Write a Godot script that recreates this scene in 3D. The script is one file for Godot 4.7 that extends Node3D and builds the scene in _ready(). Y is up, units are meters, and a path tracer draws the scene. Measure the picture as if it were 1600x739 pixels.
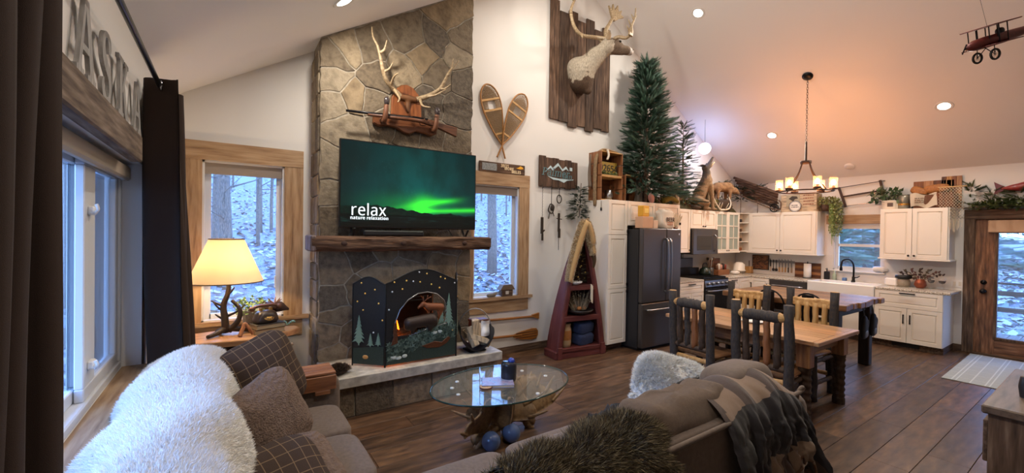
extends Node3D
# A log-cabin great room: stone fireplace on the gable wall, kitchen at the right, woods outside.
# World: x runs along the gable wall, -z points at it, y up, metres.

var M := {}
var T := {}
var rng := RandomNumberGenerator.new()
var used := {}

const WALL_L := -0.46
const WALL_R := 9.2
const WALL_A := -4.88
const WALL_F := 4.4
const RIDGE := Vector2(4.368, 5.727)
const EAVE_L := 2.85
const EAVE_R := 2.77

func _ready():
	rng.seed = 7
	setup_camera()
	setup_sky()
	make_materials()
	setup_ceiling_lights()
	build_shell()
	build_floor()
	build_windows()
	build_door()
	build_outside()
	build_fireplace()
	build_kitchen()
	build_seating()
	build_dining()
	build_living_things()
	build_wall_things()
	build_cabinet_top_things()
	build_kitchen_things()
	build_hanging_things()

func setup_camera():
	var cam := Camera3D.new()
	cam.name = "camera"
	var yaw := deg_to_rad(34.09)
	var pitch := deg_to_rad(-0.534)
	var roll := deg_to_rad(0.83)
	var f := Vector3(sin(yaw) * cos(pitch), sin(pitch), -cos(yaw) * cos(pitch))
	var r0 := Vector3(cos(yaw), 0, sin(yaw))
	var u0 := r0.cross(f)
	var r := r0 * cos(roll) + u0 * sin(roll)
	var u := -r0 * sin(roll) + u0 * cos(roll)
	cam.transform = Transform3D(Basis(r, u, -f), Vector3(0, 1.69, 0))
	cam.fov = rad_to_deg(2.0 * atan(369.5 / 658.4))
	cam.near = 0.05
	cam.far = 200.0
	add_child(cam)
	cam.current = true

func setup_sky():
	var we := WorldEnvironment.new()
	we.name = "environment"
	var e := Environment.new()
	e.background_mode = Environment.BG_SKY
	var s := Sky.new()
	var p := ProceduralSkyMaterial.new()
	p.sky_top_color = Color(0.44, 0.65, 1.0)
	p.sky_horizon_color = Color(0.66, 0.82, 1.0)
	p.sky_curve = 0.2
	p.ground_bottom_color = Color(0.16, 0.2, 0.28)
	p.ground_horizon_color = Color(0.3, 0.38, 0.5)
	p.sky_energy_multiplier = 2.8
	s.sky_material = p
	e.sky = s
	e.tonemap_mode = Environment.TONE_MAPPER_LINEAR
	e.tonemap_exposure = 1.0
	e.sdfgi_enabled = true
	e.ssao_enabled = true
	e.ssil_enabled = true
	we.environment = e
	add_child(we)

func ceil_y(x: float) -> float:
	if x < RIDGE.x:
		return lerpf(EAVE_L, RIDGE.y, (x - WALL_L) / (RIDGE.x - WALL_L))
	return lerpf(EAVE_R, RIDGE.y, (WALL_R - x) / (WALL_R - RIDGE.x))

func setup_ceiling_lights():
	# thin round LED downlights flush with the two ceiling slopes
	var spots = [
		[0.80, -3.74, "round recessed ceiling light on the left slope above the fireplace"],
		[5.67, -3.62, "round recessed ceiling light right of the caribou head mount"],
		[8.03, -3.65, "round recessed ceiling light between the moon globe and the chandelier chain"],
		[8.03, -1.475, "round recessed ceiling light below the hanging toy biplane"],
		[0.80, -1.475, "round recessed ceiling light on the left slope nearest the camera"],
		[3.10, -1.475, "round recessed ceiling light high on the left slope behind the camera's view"],
		[3.10, -3.74, "round recessed ceiling light high on the left slope over the coffee table"],
		[5.67, -1.475, "round recessed ceiling light high over the dining table"]]
	for s in spots:
		var x: float = s[0]
		var left := x < RIDGE.x
		var sl := (RIDGE.y - EAVE_L) / (RIDGE.x - WALL_L) if left else -(RIDGE.y - EAVE_R) / (WALL_R - RIDGE.x)
		var n := Vector3(sl, -1, 0).normalized()
		var t := thing("ceiling_light", s[2], "ceiling light", Vector3(x, ceil_y(x), s[1]), 0, "recessed ceiling lights")
		t.basis = Basis(Quaternion(Vector3.DOWN, n))
		var b := mb()
		b.lathe([Vector2(0.066, 0.0), Vector2(0.066, -0.004), Vector2(0.092, -0.006), Vector2(0.098, 0.0)], 24)
		part(t, "trim_ring", b, M.white)
		var d := mb()
		d.lathe([Vector2(0.0, -0.002), Vector2(0.066, -0.002)], 24)
		part(t, "light_lens", d, M.can_glow)
		var l := AreaLight3D.new()
		l.name = "lamp"
		l.area_size = Vector2(0.12, 0.12)
		l.light_energy = 3.5
		l.light_color = Color(1.0, 0.955, 0.90)
		l.shadow_enabled = true
		l.area_range = 30.0
		t.add_child(l)
		l.position = Vector3(0, -0.012, 0)
		l.rotation.x = -PI / 2

# ---------------------------------------------------------------- helpers

func numbered(n: String) -> String:
	if not used.has(n):
		used[n] = 0
		return n
	used[n] += 1
	return "%s_%03d" % [n, used[n]]

func thing(called: String, label: String, category: String, at := Vector3.ZERO, turn := 0.0, group := "") -> Node3D:
	var o := Node3D.new()
	o.name = numbered(called)
	add_child(o)
	o.position = at
	o.rotation.y = turn
	o.set_meta("label", label)
	o.set_meta("category", category)
	if group:
		o.set_meta("group", group)
	return o

func dup(o: Node3D, at: Vector3, turn: float, label := "") -> Node3D:
	var c: Node3D = o.duplicate()
	var base := String(o.name)
	if base.right(4).begins_with("_") and base.right(3).is_valid_int():
		base = base.left(-4)
	c.name = numbered(base)
	add_child(c)
	c.position = at
	c.rotation = Vector3(0, turn, 0)
	if label:
		c.set_meta("label", label)
	return c

func part(parent: Node, called: String, b, m: Material) -> MeshInstance3D:
	var o := MeshInstance3D.new()
	o.name = called
	o.mesh = b.mesh() if b is MB else b
	o.material_override = m
	parent.add_child(o, true)
	return o

func struct(called: String, b, m: Material) -> MeshInstance3D:
	var o := part(self, numbered(called), b, m)
	o.set_meta("kind", "structure")
	return o

func solo(called: String, label: String, category: String, b, m: Material, at := Vector3.ZERO, turn := 0.0, group := "") -> MeshInstance3D:
	var o := MeshInstance3D.new()
	o.name = numbered(called)
	o.mesh = b.mesh() if b is MB else b
	o.material_override = m
	add_child(o)
	o.position = at
	o.rotation.y = turn
	o.set_meta("label", label)
	o.set_meta("category", category)
	if group:
		o.set_meta("group", group)
	return o

func multi(parent: Node, called: String, mesh: Mesh, xf: Array, m: Material, cols := []) -> MultiMeshInstance3D:
	var mm := MultiMesh.new()
	mm.transform_format = MultiMesh.TRANSFORM_3D
	mm.use_colors = cols.size() > 0
	mm.mesh = mesh
	mm.instance_count = xf.size()
	for i in xf.size():
		mm.set_instance_transform(i, xf[i])
		if cols.size() > 0:
			mm.set_instance_color(i, cols[i % cols.size()])
	var o := MultiMeshInstance3D.new()
	o.name = called
	o.multimesh = mm
	o.material_override = m
	o.set_meta("kind", "stuff")
	parent.add_child(o, true)
	return o

func mb() -> MB:
	return MB.new()

func smb() -> MB:
	var b := MB.new()
	b.smooth()
	return b

func V(x: float, y: float, z: float) -> Vector3:
	return Vector3(x, y, z)

class MB:
	var st := SurfaceTool.new()
	var paint = null
	func _init():
		st.begin(Mesh.PRIMITIVE_TRIANGLES)
		st.set_smooth_group(-1)
	func smooth(on := true):
		st.set_smooth_group(0 if on else -1)
	func mesh() -> ArrayMesh:
		st.generate_normals()
		st.index()
		return st.commit()
	func v(p: Vector3, uv := Vector2.ZERO):
		st.set_uv(uv)
		if paint != null:
			st.set_color(paint.call(p))
		st.add_vertex(p)
	func tri(a: Vector3, b: Vector3, c: Vector3):
		v(a); v(c); v(b)
	func quad(a: Vector3, b: Vector3, c: Vector3, d: Vector3):
		tri(a, b, c); tri(a, c, d)
	func quad_uv(a: Vector3, b: Vector3, c: Vector3, d: Vector3):
		# a lower left, b lower right, c upper right, d upper left
		v(a, Vector2(0, 1)); v(c, Vector2(1, 0)); v(b, Vector2(1, 1))
		v(a, Vector2(0, 1)); v(d, Vector2(0, 0)); v(c, Vector2(1, 0))
	func face(p: Array, o: Vector3):
		# a convex face turned away from o
		var n: Vector3 = (p[1] - p[0]).cross(p[2] - p[0])
		var flip: bool = n.dot(p[0] - o) < 0.0
		for i in range(1, p.size() - 1):
			if flip:
				tri(p[0], p[i + 1], p[i])
			else:
				tri(p[0], p[i], p[i + 1])
	func box(c: Vector3, s: Vector3, bv := 0.0, bs := Basis.IDENTITY):
		var h := s * 0.5
		bv = minf(bv, minf(h.x, minf(h.y, h.z)) * 0.9)
		var xf := Transform3D(bs, c)
		if bv <= 0.0:
			for a in 3:
				for sg in [-1.0, 1.0]:
					var p := []
					for k in [[-1, -1], [1, -1], [1, 1], [-1, 1]]:
						var q := Vector3.ZERO
						q[a] = sg * h[a]
						q[(a + 1) % 3] = k[0] * h[(a + 1) % 3]
						q[(a + 2) % 3] = k[1] * h[(a + 2) % 3]
						p.append(xf * q)
					face(p, c)
			return
		for a in 3:
			var b := (a + 1) % 3
			var d := (a + 2) % 3
			for sg in [-1.0, 1.0]:
				var p := []
				for k in [[-1, -1], [1, -1], [1, 1], [-1, 1]]:
					var q := Vector3.ZERO
					q[a] = sg * h[a]
					q[b] = k[0] * (h[b] - bv)
					q[d] = k[1] * (h[d] - bv)
					p.append(xf * q)
				face(p, c)
				for sg2 in [-1.0, 1.0]:
					var e := []
					for k in [[0, -1], [0, 1], [1, 1], [1, -1]]:
						var q := Vector3.ZERO
						q[a] = sg * (h[a] - (bv if k[0] == 1 else 0.0))
						q[b] = sg2 * (h[b] - (0.0 if k[0] == 1 else bv))
						q[d] = k[1] * (h[d] - bv)
						e.append(xf * q)
					face(e, c)
		for sx in [-1.0, 1.0]:
			for sy in [-1.0, 1.0]:
				for sz in [-1.0, 1.0]:
					face([xf * Vector3(sx * h.x, sy * (h.y - bv), sz * (h.z - bv)), xf * Vector3(sx * (h.x - bv), sy * h.y, sz * (h.z - bv)), xf * Vector3(sx * (h.x - bv), sy * (h.y - bv), sz * h.z)], c)
	func bx(x0: float, x1: float, y0: float, y1: float, z0: float, z1: float, bv := 0.0):
		box(Vector3((x0 + x1) / 2, (y0 + y1) / 2, (z0 + z1) / 2), Vector3(absf(x1 - x0), absf(y1 - y0), absf(z1 - z0)), bv)
	func tube(pts: Array, radii, n := 8, flat := 1.0, cap := true):
		# swept tube; radii a number or one for each point; flat squeezes the second axis
		var m := pts.size()
		var up := Vector3.UP
		var t0: Vector3 = (pts[1] - pts[0]).normalized()
		if absf(t0.dot(up)) > 0.95:
			up = Vector3.RIGHT
		var x: Vector3 = t0.cross(up).normalized()
		var rings := []
		for i in m:
			var t: Vector3
			if i == 0:
				t = pts[1] - pts[0]
			elif i == m - 1:
				t = pts[i] - pts[i - 1]
			else:
				t = pts[i + 1] - pts[i - 1]
			t = t.normalized()
			x = (x - t * x.dot(t)).normalized()
			var y := t.cross(x)
			var r: float = radii[i] if radii is Array else radii
			var ring := []
			for k in n:
				var a := TAU * k / n
				ring.append(pts[i] + x * (cos(a) * r) + y * (sin(a) * r * flat))
			rings.append(ring)
		for i in m - 1:
			for k in n:
				var k2 := (k + 1) % n
				quad(rings[i][k], rings[i][k2], rings[i + 1][k2], rings[i + 1][k])
		if cap:
			for k in n:
				tri(pts[0], rings[0][(k + 1) % n], rings[0][k])
				tri(pts[m - 1], rings[m - 1][k], rings[m - 1][(k + 1) % n])
	func lathe(prof: Array, n := 16, xf := Transform3D.IDENTITY):
		for i in prof.size() - 1:
			var p: Vector2 = prof[i]
			var q: Vector2 = prof[i + 1]
			for k in n:
				var a := TAU * k / n
				var b := TAU * (k + 1) / n
				var A := xf * Vector3(p.x * cos(a), p.y, -p.x * sin(a))
				var B := xf * Vector3(p.x * cos(b), p.y, -p.x * sin(b))
				var C := xf * Vector3(q.x * cos(b), q.y, -q.x * sin(b))
				var D := xf * Vector3(q.x * cos(a), q.y, -q.x * sin(a))
				if p.x > 1e-6:
					tri(A, B, C)
				if q.x > 1e-6:
					tri(A, C, D)
	func prism(poly: PackedVector2Array, z0: float, z1: float, xf := Transform3D.IDENTITY, bv := 0.0):
		# outline in x, y swept from z0 to z1, the z1 rim bevelled by bv
		if poly.size() < 3:
			return
		if Geometry2D.is_polygon_clockwise(poly):
			poly = poly.duplicate()
			poly.reverse()
		var n := poly.size()
		var top := PackedVector2Array()
		for i in n:
			var a := poly[(i + n - 1) % n]
			var b := poly[i]
			var c := poly[(i + 1) % n]
			var n1 := (b - a).normalized().orthogonal()
			var n2 := (c - b).normalized().orthogonal()
			var m := (n1 + n2)
			if m.length() < 0.2:
				m = n1
			m = m.normalized()
			top.append(b + m * bv if bv != 0.0 else b)
		var idx := Geometry2D.triangulate_polygon(top)
		var zs := z1 - absf(bv) * signf(z1 - z0)
		for i in range(0, idx.size(), 3):
			var p := [top[idx[i]], top[idx[i + 1]], top[idx[i + 2]]]
			if (p[1] - p[0]).cross(p[2] - p[0]) < 0.0:
				p = [p[0], p[2], p[1]]
			if z1 < z0:
				p = [p[0], p[2], p[1]]
			tri(xf * Vector3(p[0].x, p[0].y, z1), xf * Vector3(p[1].x, p[1].y, z1), xf * Vector3(p[2].x, p[2].y, z1))
		idx = Geometry2D.triangulate_polygon(poly)
		for i in range(0, idx.size(), 3):
			var p := [poly[idx[i]], poly[idx[i + 1]], poly[idx[i + 2]]]
			if ((p[1] - p[0]).cross(p[2] - p[0]) > 0.0) == (z1 > z0):
				p = [p[0], p[2], p[1]]
			tri(xf * Vector3(p[0].x, p[0].y, z0), xf * Vector3(p[1].x, p[1].y, z0), xf * Vector3(p[2].x, p[2].y, z0))
		for i in n:
			var j := (i + 1) % n
			var A := xf * Vector3(poly[i].x, poly[i].y, z0)
			var B := xf * Vector3(poly[j].x, poly[j].y, z0)
			var C := xf * Vector3(poly[j].x, poly[j].y, zs)
			var D := xf * Vector3(poly[i].x, poly[i].y, zs)
			var E := xf * Vector3(top[j].x, top[j].y, z1)
			var F := xf * Vector3(top[i].x, top[i].y, z1)
			if z1 > z0:
				quad(A, B, C, D)
				if bv != 0.0:
					quad(D, C, E, F)
			else:
				quad(B, A, D, C)
				if bv != 0.0:
					quad(C, D, F, E)
	func grid(fn: Callable, nu: int, nv: int, wrap := false):
		var p := []
		for j in nv + 1:
			var row := []
			for i in nu + 1:
				row.append(fn.call(float(i % nu if wrap else i) / nu, float(j) / nv))
			p.append(row)
		for j in nv:
			for i in nu:
				quad(p[j][i], p[j][i + 1], p[j + 1][i + 1], p[j + 1][i])
	func pw(t: float, k: float) -> float:
		return signf(t) * pow(absf(t), k)
	func pillow(c: Vector3, s: Vector3, bs := Basis.IDENTITY, k := 0.5, nu := 20, nv := 12, warp = null):
		# a cushion: superellipsoid with exponent k (1 round, 0.2 boxy)
		var xf := Transform3D(bs, c)
		grid(func(u: float, w: float):
			var a: float = u * TAU
			var b: float = (w - 0.5) * PI
			var p := Vector3(pw(cos(b), k) * pw(cos(a), k) * s.x / 2, pw(sin(b), k) * s.y / 2, -pw(cos(b), k) * pw(sin(a), k) * s.z / 2)
			if warp != null:
				p = warp.call(p)
			return xf * p, nu, nv, true)

func curve(pts: Array, per := 6) -> Array:
	# smooth points through pts
	var out := []
	var n := pts.size()
	for i in n - 1:
		var a = pts[maxi(i - 1, 0)]
		var b = pts[i]
		var c = pts[i + 1]
		var d = pts[mini(i + 2, n - 1)]
		for k in per:
			var t := float(k) / per
			out.append(b.cubic_interpolate(c, a, d, t))
	out.append(pts[n - 1])
	return out

func taper(a: float, b: float, n: int, pw := 1.0) -> Array:
	var r := []
	for i in n:
		r.append(lerpf(a, b, pow(float(i) / (n - 1), pw)))
	return r

func blob(b: MB, bones: Array, cell: float, k := 0.03):
	# one smooth skin round tapered bones [from, to, r_from, r_to], meshed as surface nets
	var lo := Vector3.ONE * 1e9
	var hi := -lo
	for q in bones:
		for i in 2:
			var e: Vector3 = Vector3.ONE * (q[2 + i] + 3 * cell + k)
			lo = lo.min(q[i] - e)
			hi = hi.max(q[i] + e)
	var nx := int(ceil((hi.x - lo.x) / cell)) + 1
	var ny := int(ceil((hi.y - lo.y) / cell)) + 1
	var nz := int(ceil((hi.z - lo.z) / cell)) + 1
	var f := PackedFloat32Array()
	f.resize(nx * ny * nz)
	f.fill(1.0)
	for q in bones:
		var A: Vector3 = q[0]
		var B: Vector3 = q[1]
		var ra: float = q[2]
		var rb: float = q[3]
		var e := maxf(ra, rb) + 2.5 * cell + k
		var l := (A.min(B) - Vector3.ONE * e - lo) / cell
		var h := (A.max(B) + Vector3.ONE * e - lo) / cell
		var ab := B - A
		var inv := 1.0 / maxf(ab.length_squared(), 1e-9)
		for iz in range(maxi(0, int(l.z)), mini(nz, int(h.z) + 1)):
			for iy in range(maxi(0, int(l.y)), mini(ny, int(h.y) + 1)):
				for ix in range(maxi(0, int(l.x)), mini(nx, int(h.x) + 1)):
					var p := lo + Vector3(ix, iy, iz) * cell
					var t := clampf((p - A).dot(ab) * inv, 0.0, 1.0)
					var d := p.distance_to(A + ab * t) - lerpf(ra, rb, t)
					var at := ix + nx * (iy + ny * iz)
					var g := f[at]
					var m := maxf(k - absf(d - g), 0.0) / k
					f[at] = minf(d, g) - m * m * k * 0.25
	var idx := {}
	var off := [0, 1, nx, nx + 1, nx * ny, nx * ny + 1, nx * ny + nx, nx * ny + nx + 1]
	var cor := [Vector3(0, 0, 0), Vector3(1, 0, 0), Vector3(0, 1, 0), Vector3(1, 1, 0), Vector3(0, 0, 1), Vector3(1, 0, 1), Vector3(0, 1, 1), Vector3(1, 1, 1)]
	var ed := [[0, 1], [2, 3], [4, 5], [6, 7], [0, 2], [1, 3], [4, 6], [5, 7], [0, 4], [1, 5], [2, 6], [3, 7]]
	for iz in nz - 1:
		for iy in ny - 1:
			for ix in nx - 1:
				var at := ix + nx * (iy + ny * iz)
				var c := 0
				for o in off:
					if f[at + o] < 0.0:
						c += 1
				if c == 0 or c == 8:
					continue
				var s := Vector3.ZERO
				var w := 0
				for q in ed:
					var fa := f[at + off[q[0]]]
					var fb := f[at + off[q[1]]]
					if (fa < 0.0) != (fb < 0.0):
						s += cor[q[0]].lerp(cor[q[1]], fa / (fa - fb))
						w += 1
				idx[at] = lo + (Vector3(ix, iy, iz) + s / w) * cell
	var step := [1, nx, nx * ny]
	for at in idx:
		for a in 3:
			var s1: int = step[(a + 1) % 3]
			var s2: int = step[(a + 2) % 3]
			if idx.has(at - s1) and idx.has(at - s2) and idx.has(at - s1 - s2):
				var f0 := f[at] < 0.0
				if f0 != (f[at + step[a]] < 0.0):
					if f0:
						b.quad(idx[at - s1 - s2], idx[at - s2], idx[at], idx[at - s1])
					else:
						b.quad(idx[at - s1 - s2], idx[at - s1], idx[at], idx[at - s2])

func text_mesh(s: String, size: float, depth: float, font := "Droid Sans", weight := 700) -> TextMesh:
	var t := TextMesh.new()
	var fo := SystemFont.new()
	fo.font_names = PackedStringArray([font])
	fo.font_weight = weight
	t.font = fo
	t.text = s
	t.font_size = 64
	t.pixel_size = size / 64.0
	t.depth = depth
	t.curve_step = 4.0
	return t

# ---------------------------------------------------------------- materials

func ntex(sd: int, freq: float, cols: Array, oct := 4, kind := FastNoiseLite.TYPE_SIMPLEX_SMOOTH, size := 512, stops := []) -> NoiseTexture2D:
	var n := FastNoiseLite.new()
	n.seed = sd
	n.noise_type = kind
	n.frequency = freq
	n.fractal_octaves = oct
	n.fractal_gain = 0.55
	var t := NoiseTexture2D.new()
	t.width = size
	t.height = size
	t.seamless = true
	t.seamless_blend_skirt = 0.15
	t.noise = n
	var g := Gradient.new()
	var o := PackedFloat32Array()
	var c := PackedColorArray()
	for i in cols.size():
		o.append(stops[i] if stops.size() > 0 else float(i) / (cols.size() - 1))
		c.append(cols[i])
	g.offsets = o
	g.colors = c
	t.color_ramp = g
	return t

func mat(col: Color, rough := 0.6, metal := 0.0, tex: Texture2D = null, sc := Vector3.ONE, world := true, relief: Texture2D = null, relief_cm := 0.0) -> StandardMaterial3D:
	var m := StandardMaterial3D.new()
	m.albedo_color = col
	m.roughness = rough
	m.metallic = metal
	if tex or relief:
		m.albedo_texture = tex
		m.uv1_triplanar = true
		m.uv1_world_triplanar = world
		m.uv1_scale = sc
	if relief:
		m.heightmap_enabled = true
		m.heightmap_texture = relief
		m.heightmap_scale = relief_cm
	return m

func glow(col: Color, e: float, base := Color(0.9, 0.9, 0.88)) -> StandardMaterial3D:
	var m := mat(base, 0.5)
	m.emission_enabled = true
	m.emission = col
	m.emission_energy_multiplier = e
	return m

func hx(s: String) -> Color:
	return Color.html(s)

func make_materials():
	T.grain = ntex(1, 0.02, [Color(0.55, 0.55, 0.55), Color(0.85, 0.85, 0.85), Color(1, 1, 1)], 5)
	T.mottle = ntex(2, 0.012, [Color(0.7, 0.7, 0.7), Color(1, 1, 1)], 5)
	T.fine = ntex(3, 0.12, [Color(0.72, 0.72, 0.72), Color(1, 1, 1)], 3)
	T.bump = ntex(4, 0.05, [Color(0, 0, 0), Color(1, 1, 1)], 5)
	T.finebump = ntex(5, 0.2, [Color(0, 0, 0), Color(1, 1, 1)], 3)
	T.oak = ntex(6, 0.018, [hx("785a3f"), hx("9d7c5a"), hx("b0916e"), hx("bd9f7e")], 5)
	T.barn = ntex(7, 0.02, [hx("2a1d16"), hx("4e3a2b"), hx("665040"), hx("8a7460")], 5)
	T.grey_barn = ntex(8, 0.02, [hx("3b2f27"), hx("5d4d40"), hx("7b6b5c"), hx("94877a")], 5)
	T.floor = ntex(9, 0.016, [hx("32251d"), hx("55402f"), hx("6b513c"), hx("86694c")], 6)
	T.stone = ntex(10, 0.012, [hx("6c6257"), hx("8e8475"), hx("a59b8b"), hx("877d70")], 6)
	T.stone2 = ntex(11, 0.02, [hx("5f584f"), hx("7e756a"), hx("958a7c")], 6)
	T.bark = ntex(12, 0.03, [hx("1d1a18"), hx("3a332e"), hx("5a4f46"), hx("7a6c5e")], 5)
	T.litter = ntex(13, 0.09, [hx("3f3f46"), hx("77747a"), hx("a29a98"), hx("c9c6cc")], 4)
	T.leather = ntex(14, 0.02, [hx("8a7d74"), hx("9a8d83"), hx("a79b91")], 5)
	T.granite = ntex(15, 0.03, [hx("2a241f"), hx("8c8172"), hx("c9c0b0"), hx("e6e0d4"), hx("9b8e7c")], 5)
	T.quilt = ntex(16, 0.015, [hx("5c4c42"), hx("6d5b50"), hx("7b695c")], 4)
	T.bearfur = ntex(17, 0.02, [hx("1d150f"), hx("3a2b1d"), hx("5d4a30")], 5)
	T.honey = ntex(18, 0.018, [hx("9c703a"), hx("c59a60"), hx("d8b480")], 5)
	T.walnut = ntex(19, 0.02, [hx("3a2116"), hx("5f3a25"), hx("7a4c2f")], 5)
	T.redwood = ntex(20, 0.02, [hx("431a1a"), hx("5d2a27"), hx("6e3833")], 5)
	T.antler = ntex(21, 0.02, [hx("68553f"), hx("a08a69"), hx("c9b899")], 4)
	T.cedar = ntex(22, 0.02, [hx("623a23"), hx("8c5a36"), hx("a87650")], 5)
	T.tabletop = ntex(23, 0.018, [hx("8c6548"), hx("b58a62"), hx("cba377")], 5)
	T.logbark = ntex(24, 0.03, [hx("2a2a2c"), hx("42434a"), hx("5a5450"), hx("6d5a48")], 5)

	M.wall = mat(hx("e4e1dc"), 0.85, 0, null)
	M.wall.heightmap_enabled = true
	M.wall.heightmap_texture = T.finebump
	M.wall.heightmap_scale = 0.05
	M.wall.uv1_triplanar = true
	M.wall.uv1_world_triplanar = true
	M.wall.uv1_scale = Vector3.ONE * 1.5
	M.ceiling = mat(hx("f0edea"), 0.9)
	M.white = mat(hx("e6e4e0"), 0.45)
	M.vinyl = mat(hx("d9dadb"), 0.4)
	M.cabinet = mat(hx("e9e2d6"), 0.38)
	M.can_glow = glow(Color(1.0, 0.95, 0.88), 9.0)
	M.black_metal = mat(hx("17161a"), 0.35, 0.6)
	M.black = mat(hx("101012"), 0.5)
	M.chrome = mat(hx("c9c9cc"), 0.18, 1.0)
	M.steel = mat(hx("9b9da0"), 0.3, 1.0)
	M.slate = mat(hx("5d5957"), 0.36, 0.75)
	M.slate_dark = mat(hx("2b2b2e"), 0.45, 0.3)
	M.oak_x = wood("oak", 0)
	M.oak_y = wood("oak", 1)
	M.oak_z = wood("oak", 2)
	M.barn_x = wood("barn", 0, Color.WHITE, 0.8)
	M.barn_y = wood("barn", 1, Color.WHITE, 0.8)
	M.barn_z = wood("barn", 2, Color.WHITE, 0.8)
	M.beam_z = wood("grey_barn", 2, Color.WHITE, 0.85)
	M.grey_y = wood("grey_barn", 1, Color.WHITE, 0.85)
	M.grey_x = wood("grey_barn", 0, Color.WHITE, 0.85)
	M.honey_y = wood("honey", 1, Color.WHITE, 0.5)
	M.honey_x = wood("honey", 0, Color.WHITE, 0.5)
	M.honey_z = wood("honey", 2, Color.WHITE, 0.5)
	M.walnut_x = wood("walnut", 0, Color.WHITE, 0.45)
	M.walnut_y = wood("walnut", 1, Color.WHITE, 0.45)
	M.walnut_z = wood("walnut", 2, Color.WHITE, 0.45)
	M.redwood = wood("redwood", 1, Color.WHITE, 0.55)
	M.redwood_x = wood("redwood", 0, Color.WHITE, 0.55)
	M.cedar_x = wood("cedar", 0, Color.WHITE, 0.45)
	M.cedar_y = wood("cedar", 1, Color.WHITE, 0.5)
	M.table_z = wood("tabletop", 2, Color.WHITE, 0.32)
	M.table_x = wood("tabletop", 0, Color.WHITE, 0.32)
	M.bark = mat(Color(1.5, 1.45, 1.4), 0.95, 0, T.bark, Vector3(2.5, 0.5, 2.5), true, T.bump, 1.2)
	M.logbark = mat(Color(0.78, 0.74, 0.71), 0.8, 0, T.logbark, Vector3(3, 1.2, 3), false, T.bump, 0.25)
	M.log_dark = mat(Color(0.72, 0.7, 0.68), 0.75, 0, T.barn, Vector3(3, 0.8, 3), false, T.bump, 0.2)
	M.antler = mat(Color.WHITE, 0.5, 0, T.antler, Vector3.ONE * 4, false)
	M.glass = mat(Color(0.92, 0.97, 1.0, 0.06), 0.02)
	M.glass.transparency = BaseMaterial3D.TRANSPARENCY_ALPHA
	M.frost = mat(Color(0.75, 0.82, 0.78, 0.45), 0.3)
	M.frost.transparency = BaseMaterial3D.TRANSPARENCY_ALPHA
	M.granite = mat(Color.WHITE, 0.2, 0, T.granite, Vector3.ONE * 3)

func wood(tex: String, axis: int, mul := Color.WHITE, rough := 0.6, off := 0.0) -> StandardMaterial3D:
	var s := Vector3.ONE * 2.2
	s[axis] = 0.22
	var m := mat(mul, rough, 0, T[tex], s, true, T.bump, 0.06)
	m.uv1_offset = Vector3.ONE * off
	return m

# ---------------------------------------------------------------- shell

func build_shell():
	# gable wall, in upright strips, with two window openings
	var b := mb()
	var zo := WALL_A - 0.16
	for s in [[WALL_L - 0.2, -0.195, []], [-0.195, 0.486, [0.80, 2.33]], [0.486, 2.68, []], [2.68, 3.41, [0.80, 2.33]], [3.41, RIDGE.x, []], [RIDGE.x, WALL_R + 0.16, []]]:
		var lo := 0.0
		var x0: float = s[0]
		var x1: float = s[1]
		if s[2].size() > 0:
			b.bx(x0, x1, -0.1, s[2][0], zo, WALL_A)
			lo = s[2][1]
		else:
			lo = -0.1
		b.prism(PackedVector2Array([Vector2(x0, lo), Vector2(x1, lo), Vector2(x1, ceil_y(x1) + 0.02), Vector2(x0, ceil_y(x0) + 0.02)]), zo, WALL_A)
	struct("wall_back", b, M.wall)
	# left wall with the long slider opening
	b = mb()
	var xo := WALL_L - 0.2
	b.bx(xo, WALL_L, -0.1, 0.79, WALL_A, WALL_F)
	b.bx(xo, WALL_L, 2.11, EAVE_L + 0.02, WALL_A, WALL_F)
	b.bx(xo, WALL_L, 0.79, 2.11, WALL_A, -3.64)
	b.bx(xo, WALL_L, 0.79, 2.11, -1.0, WALL_F)
	struct("wall_left", b, M.wall)
	# right wall: sink window, door
	b = mb()
	xo = WALL_R + 0.16
	b.bx(WALL_R, xo, -0.1, EAVE_R + 0.02, WALL_A, -3.09)
	b.bx(WALL_R, xo, -0.1, 1.10, -3.09, -2.36)
	b.bx(WALL_R, xo, 1.93, EAVE_R + 0.02, -3.09, -2.36)
	b.bx(WALL_R, xo, -0.1, EAVE_R + 0.02, -2.36, -1.33)
	b.bx(WALL_R, xo, 2.0, EAVE_R + 0.02, -1.33, -0.42)
	b.bx(WALL_R, xo, -0.1, EAVE_R + 0.02, -0.42, WALL_F)
	struct("wall_right", b, M.wall)
	b = mb()
	b.prism(PackedVector2Array([Vector2(WALL_L - 0.2, -0.1), Vector2(WALL_R + 0.16, -0.1), Vector2(WALL_R + 0.16, EAVE_R), Vector2(RIDGE.x, RIDGE.y + 0.02), Vector2(WALL_L - 0.2, EAVE_L)]), WALL_F, WALL_F + 0.16)
	struct("wall_front", b, M.wall)
	for side in 2:
		b = mb()
		var e := Vector2(WALL_L - 0.75, ceil_y(WALL_L) - 0.75 * 0.596) if side == 0 else Vector2(WALL_R + 0.75, EAVE_R - 0.75 * 0.612)
		b.prism(PackedVector2Array([RIDGE, e, e + Vector2(0, 0.16), RIDGE + Vector2(0, 0.16)]), WALL_A - 0.6, WALL_F + 0.3)
		struct("ceiling", b, M.ceiling)
	# dark wooden baseboards
	b = mb()
	b.bx(2.55, 4.3, 0, 0.1, WALL_A, WALL_A + 0.018, 0.004)
	struct("baseboard_back", b, M.barn_x)
	b = mb()
	b.bx(WALL_R - 0.018, WALL_R, 0, 0.1, -1.56, -1.44, 0.004)
	b.bx(WALL_R - 0.018, WALL_R, 0, 0.1, -0.3, WALL_F, 0.004)
	struct("baseboard_right", b, M.barn_z)

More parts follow.
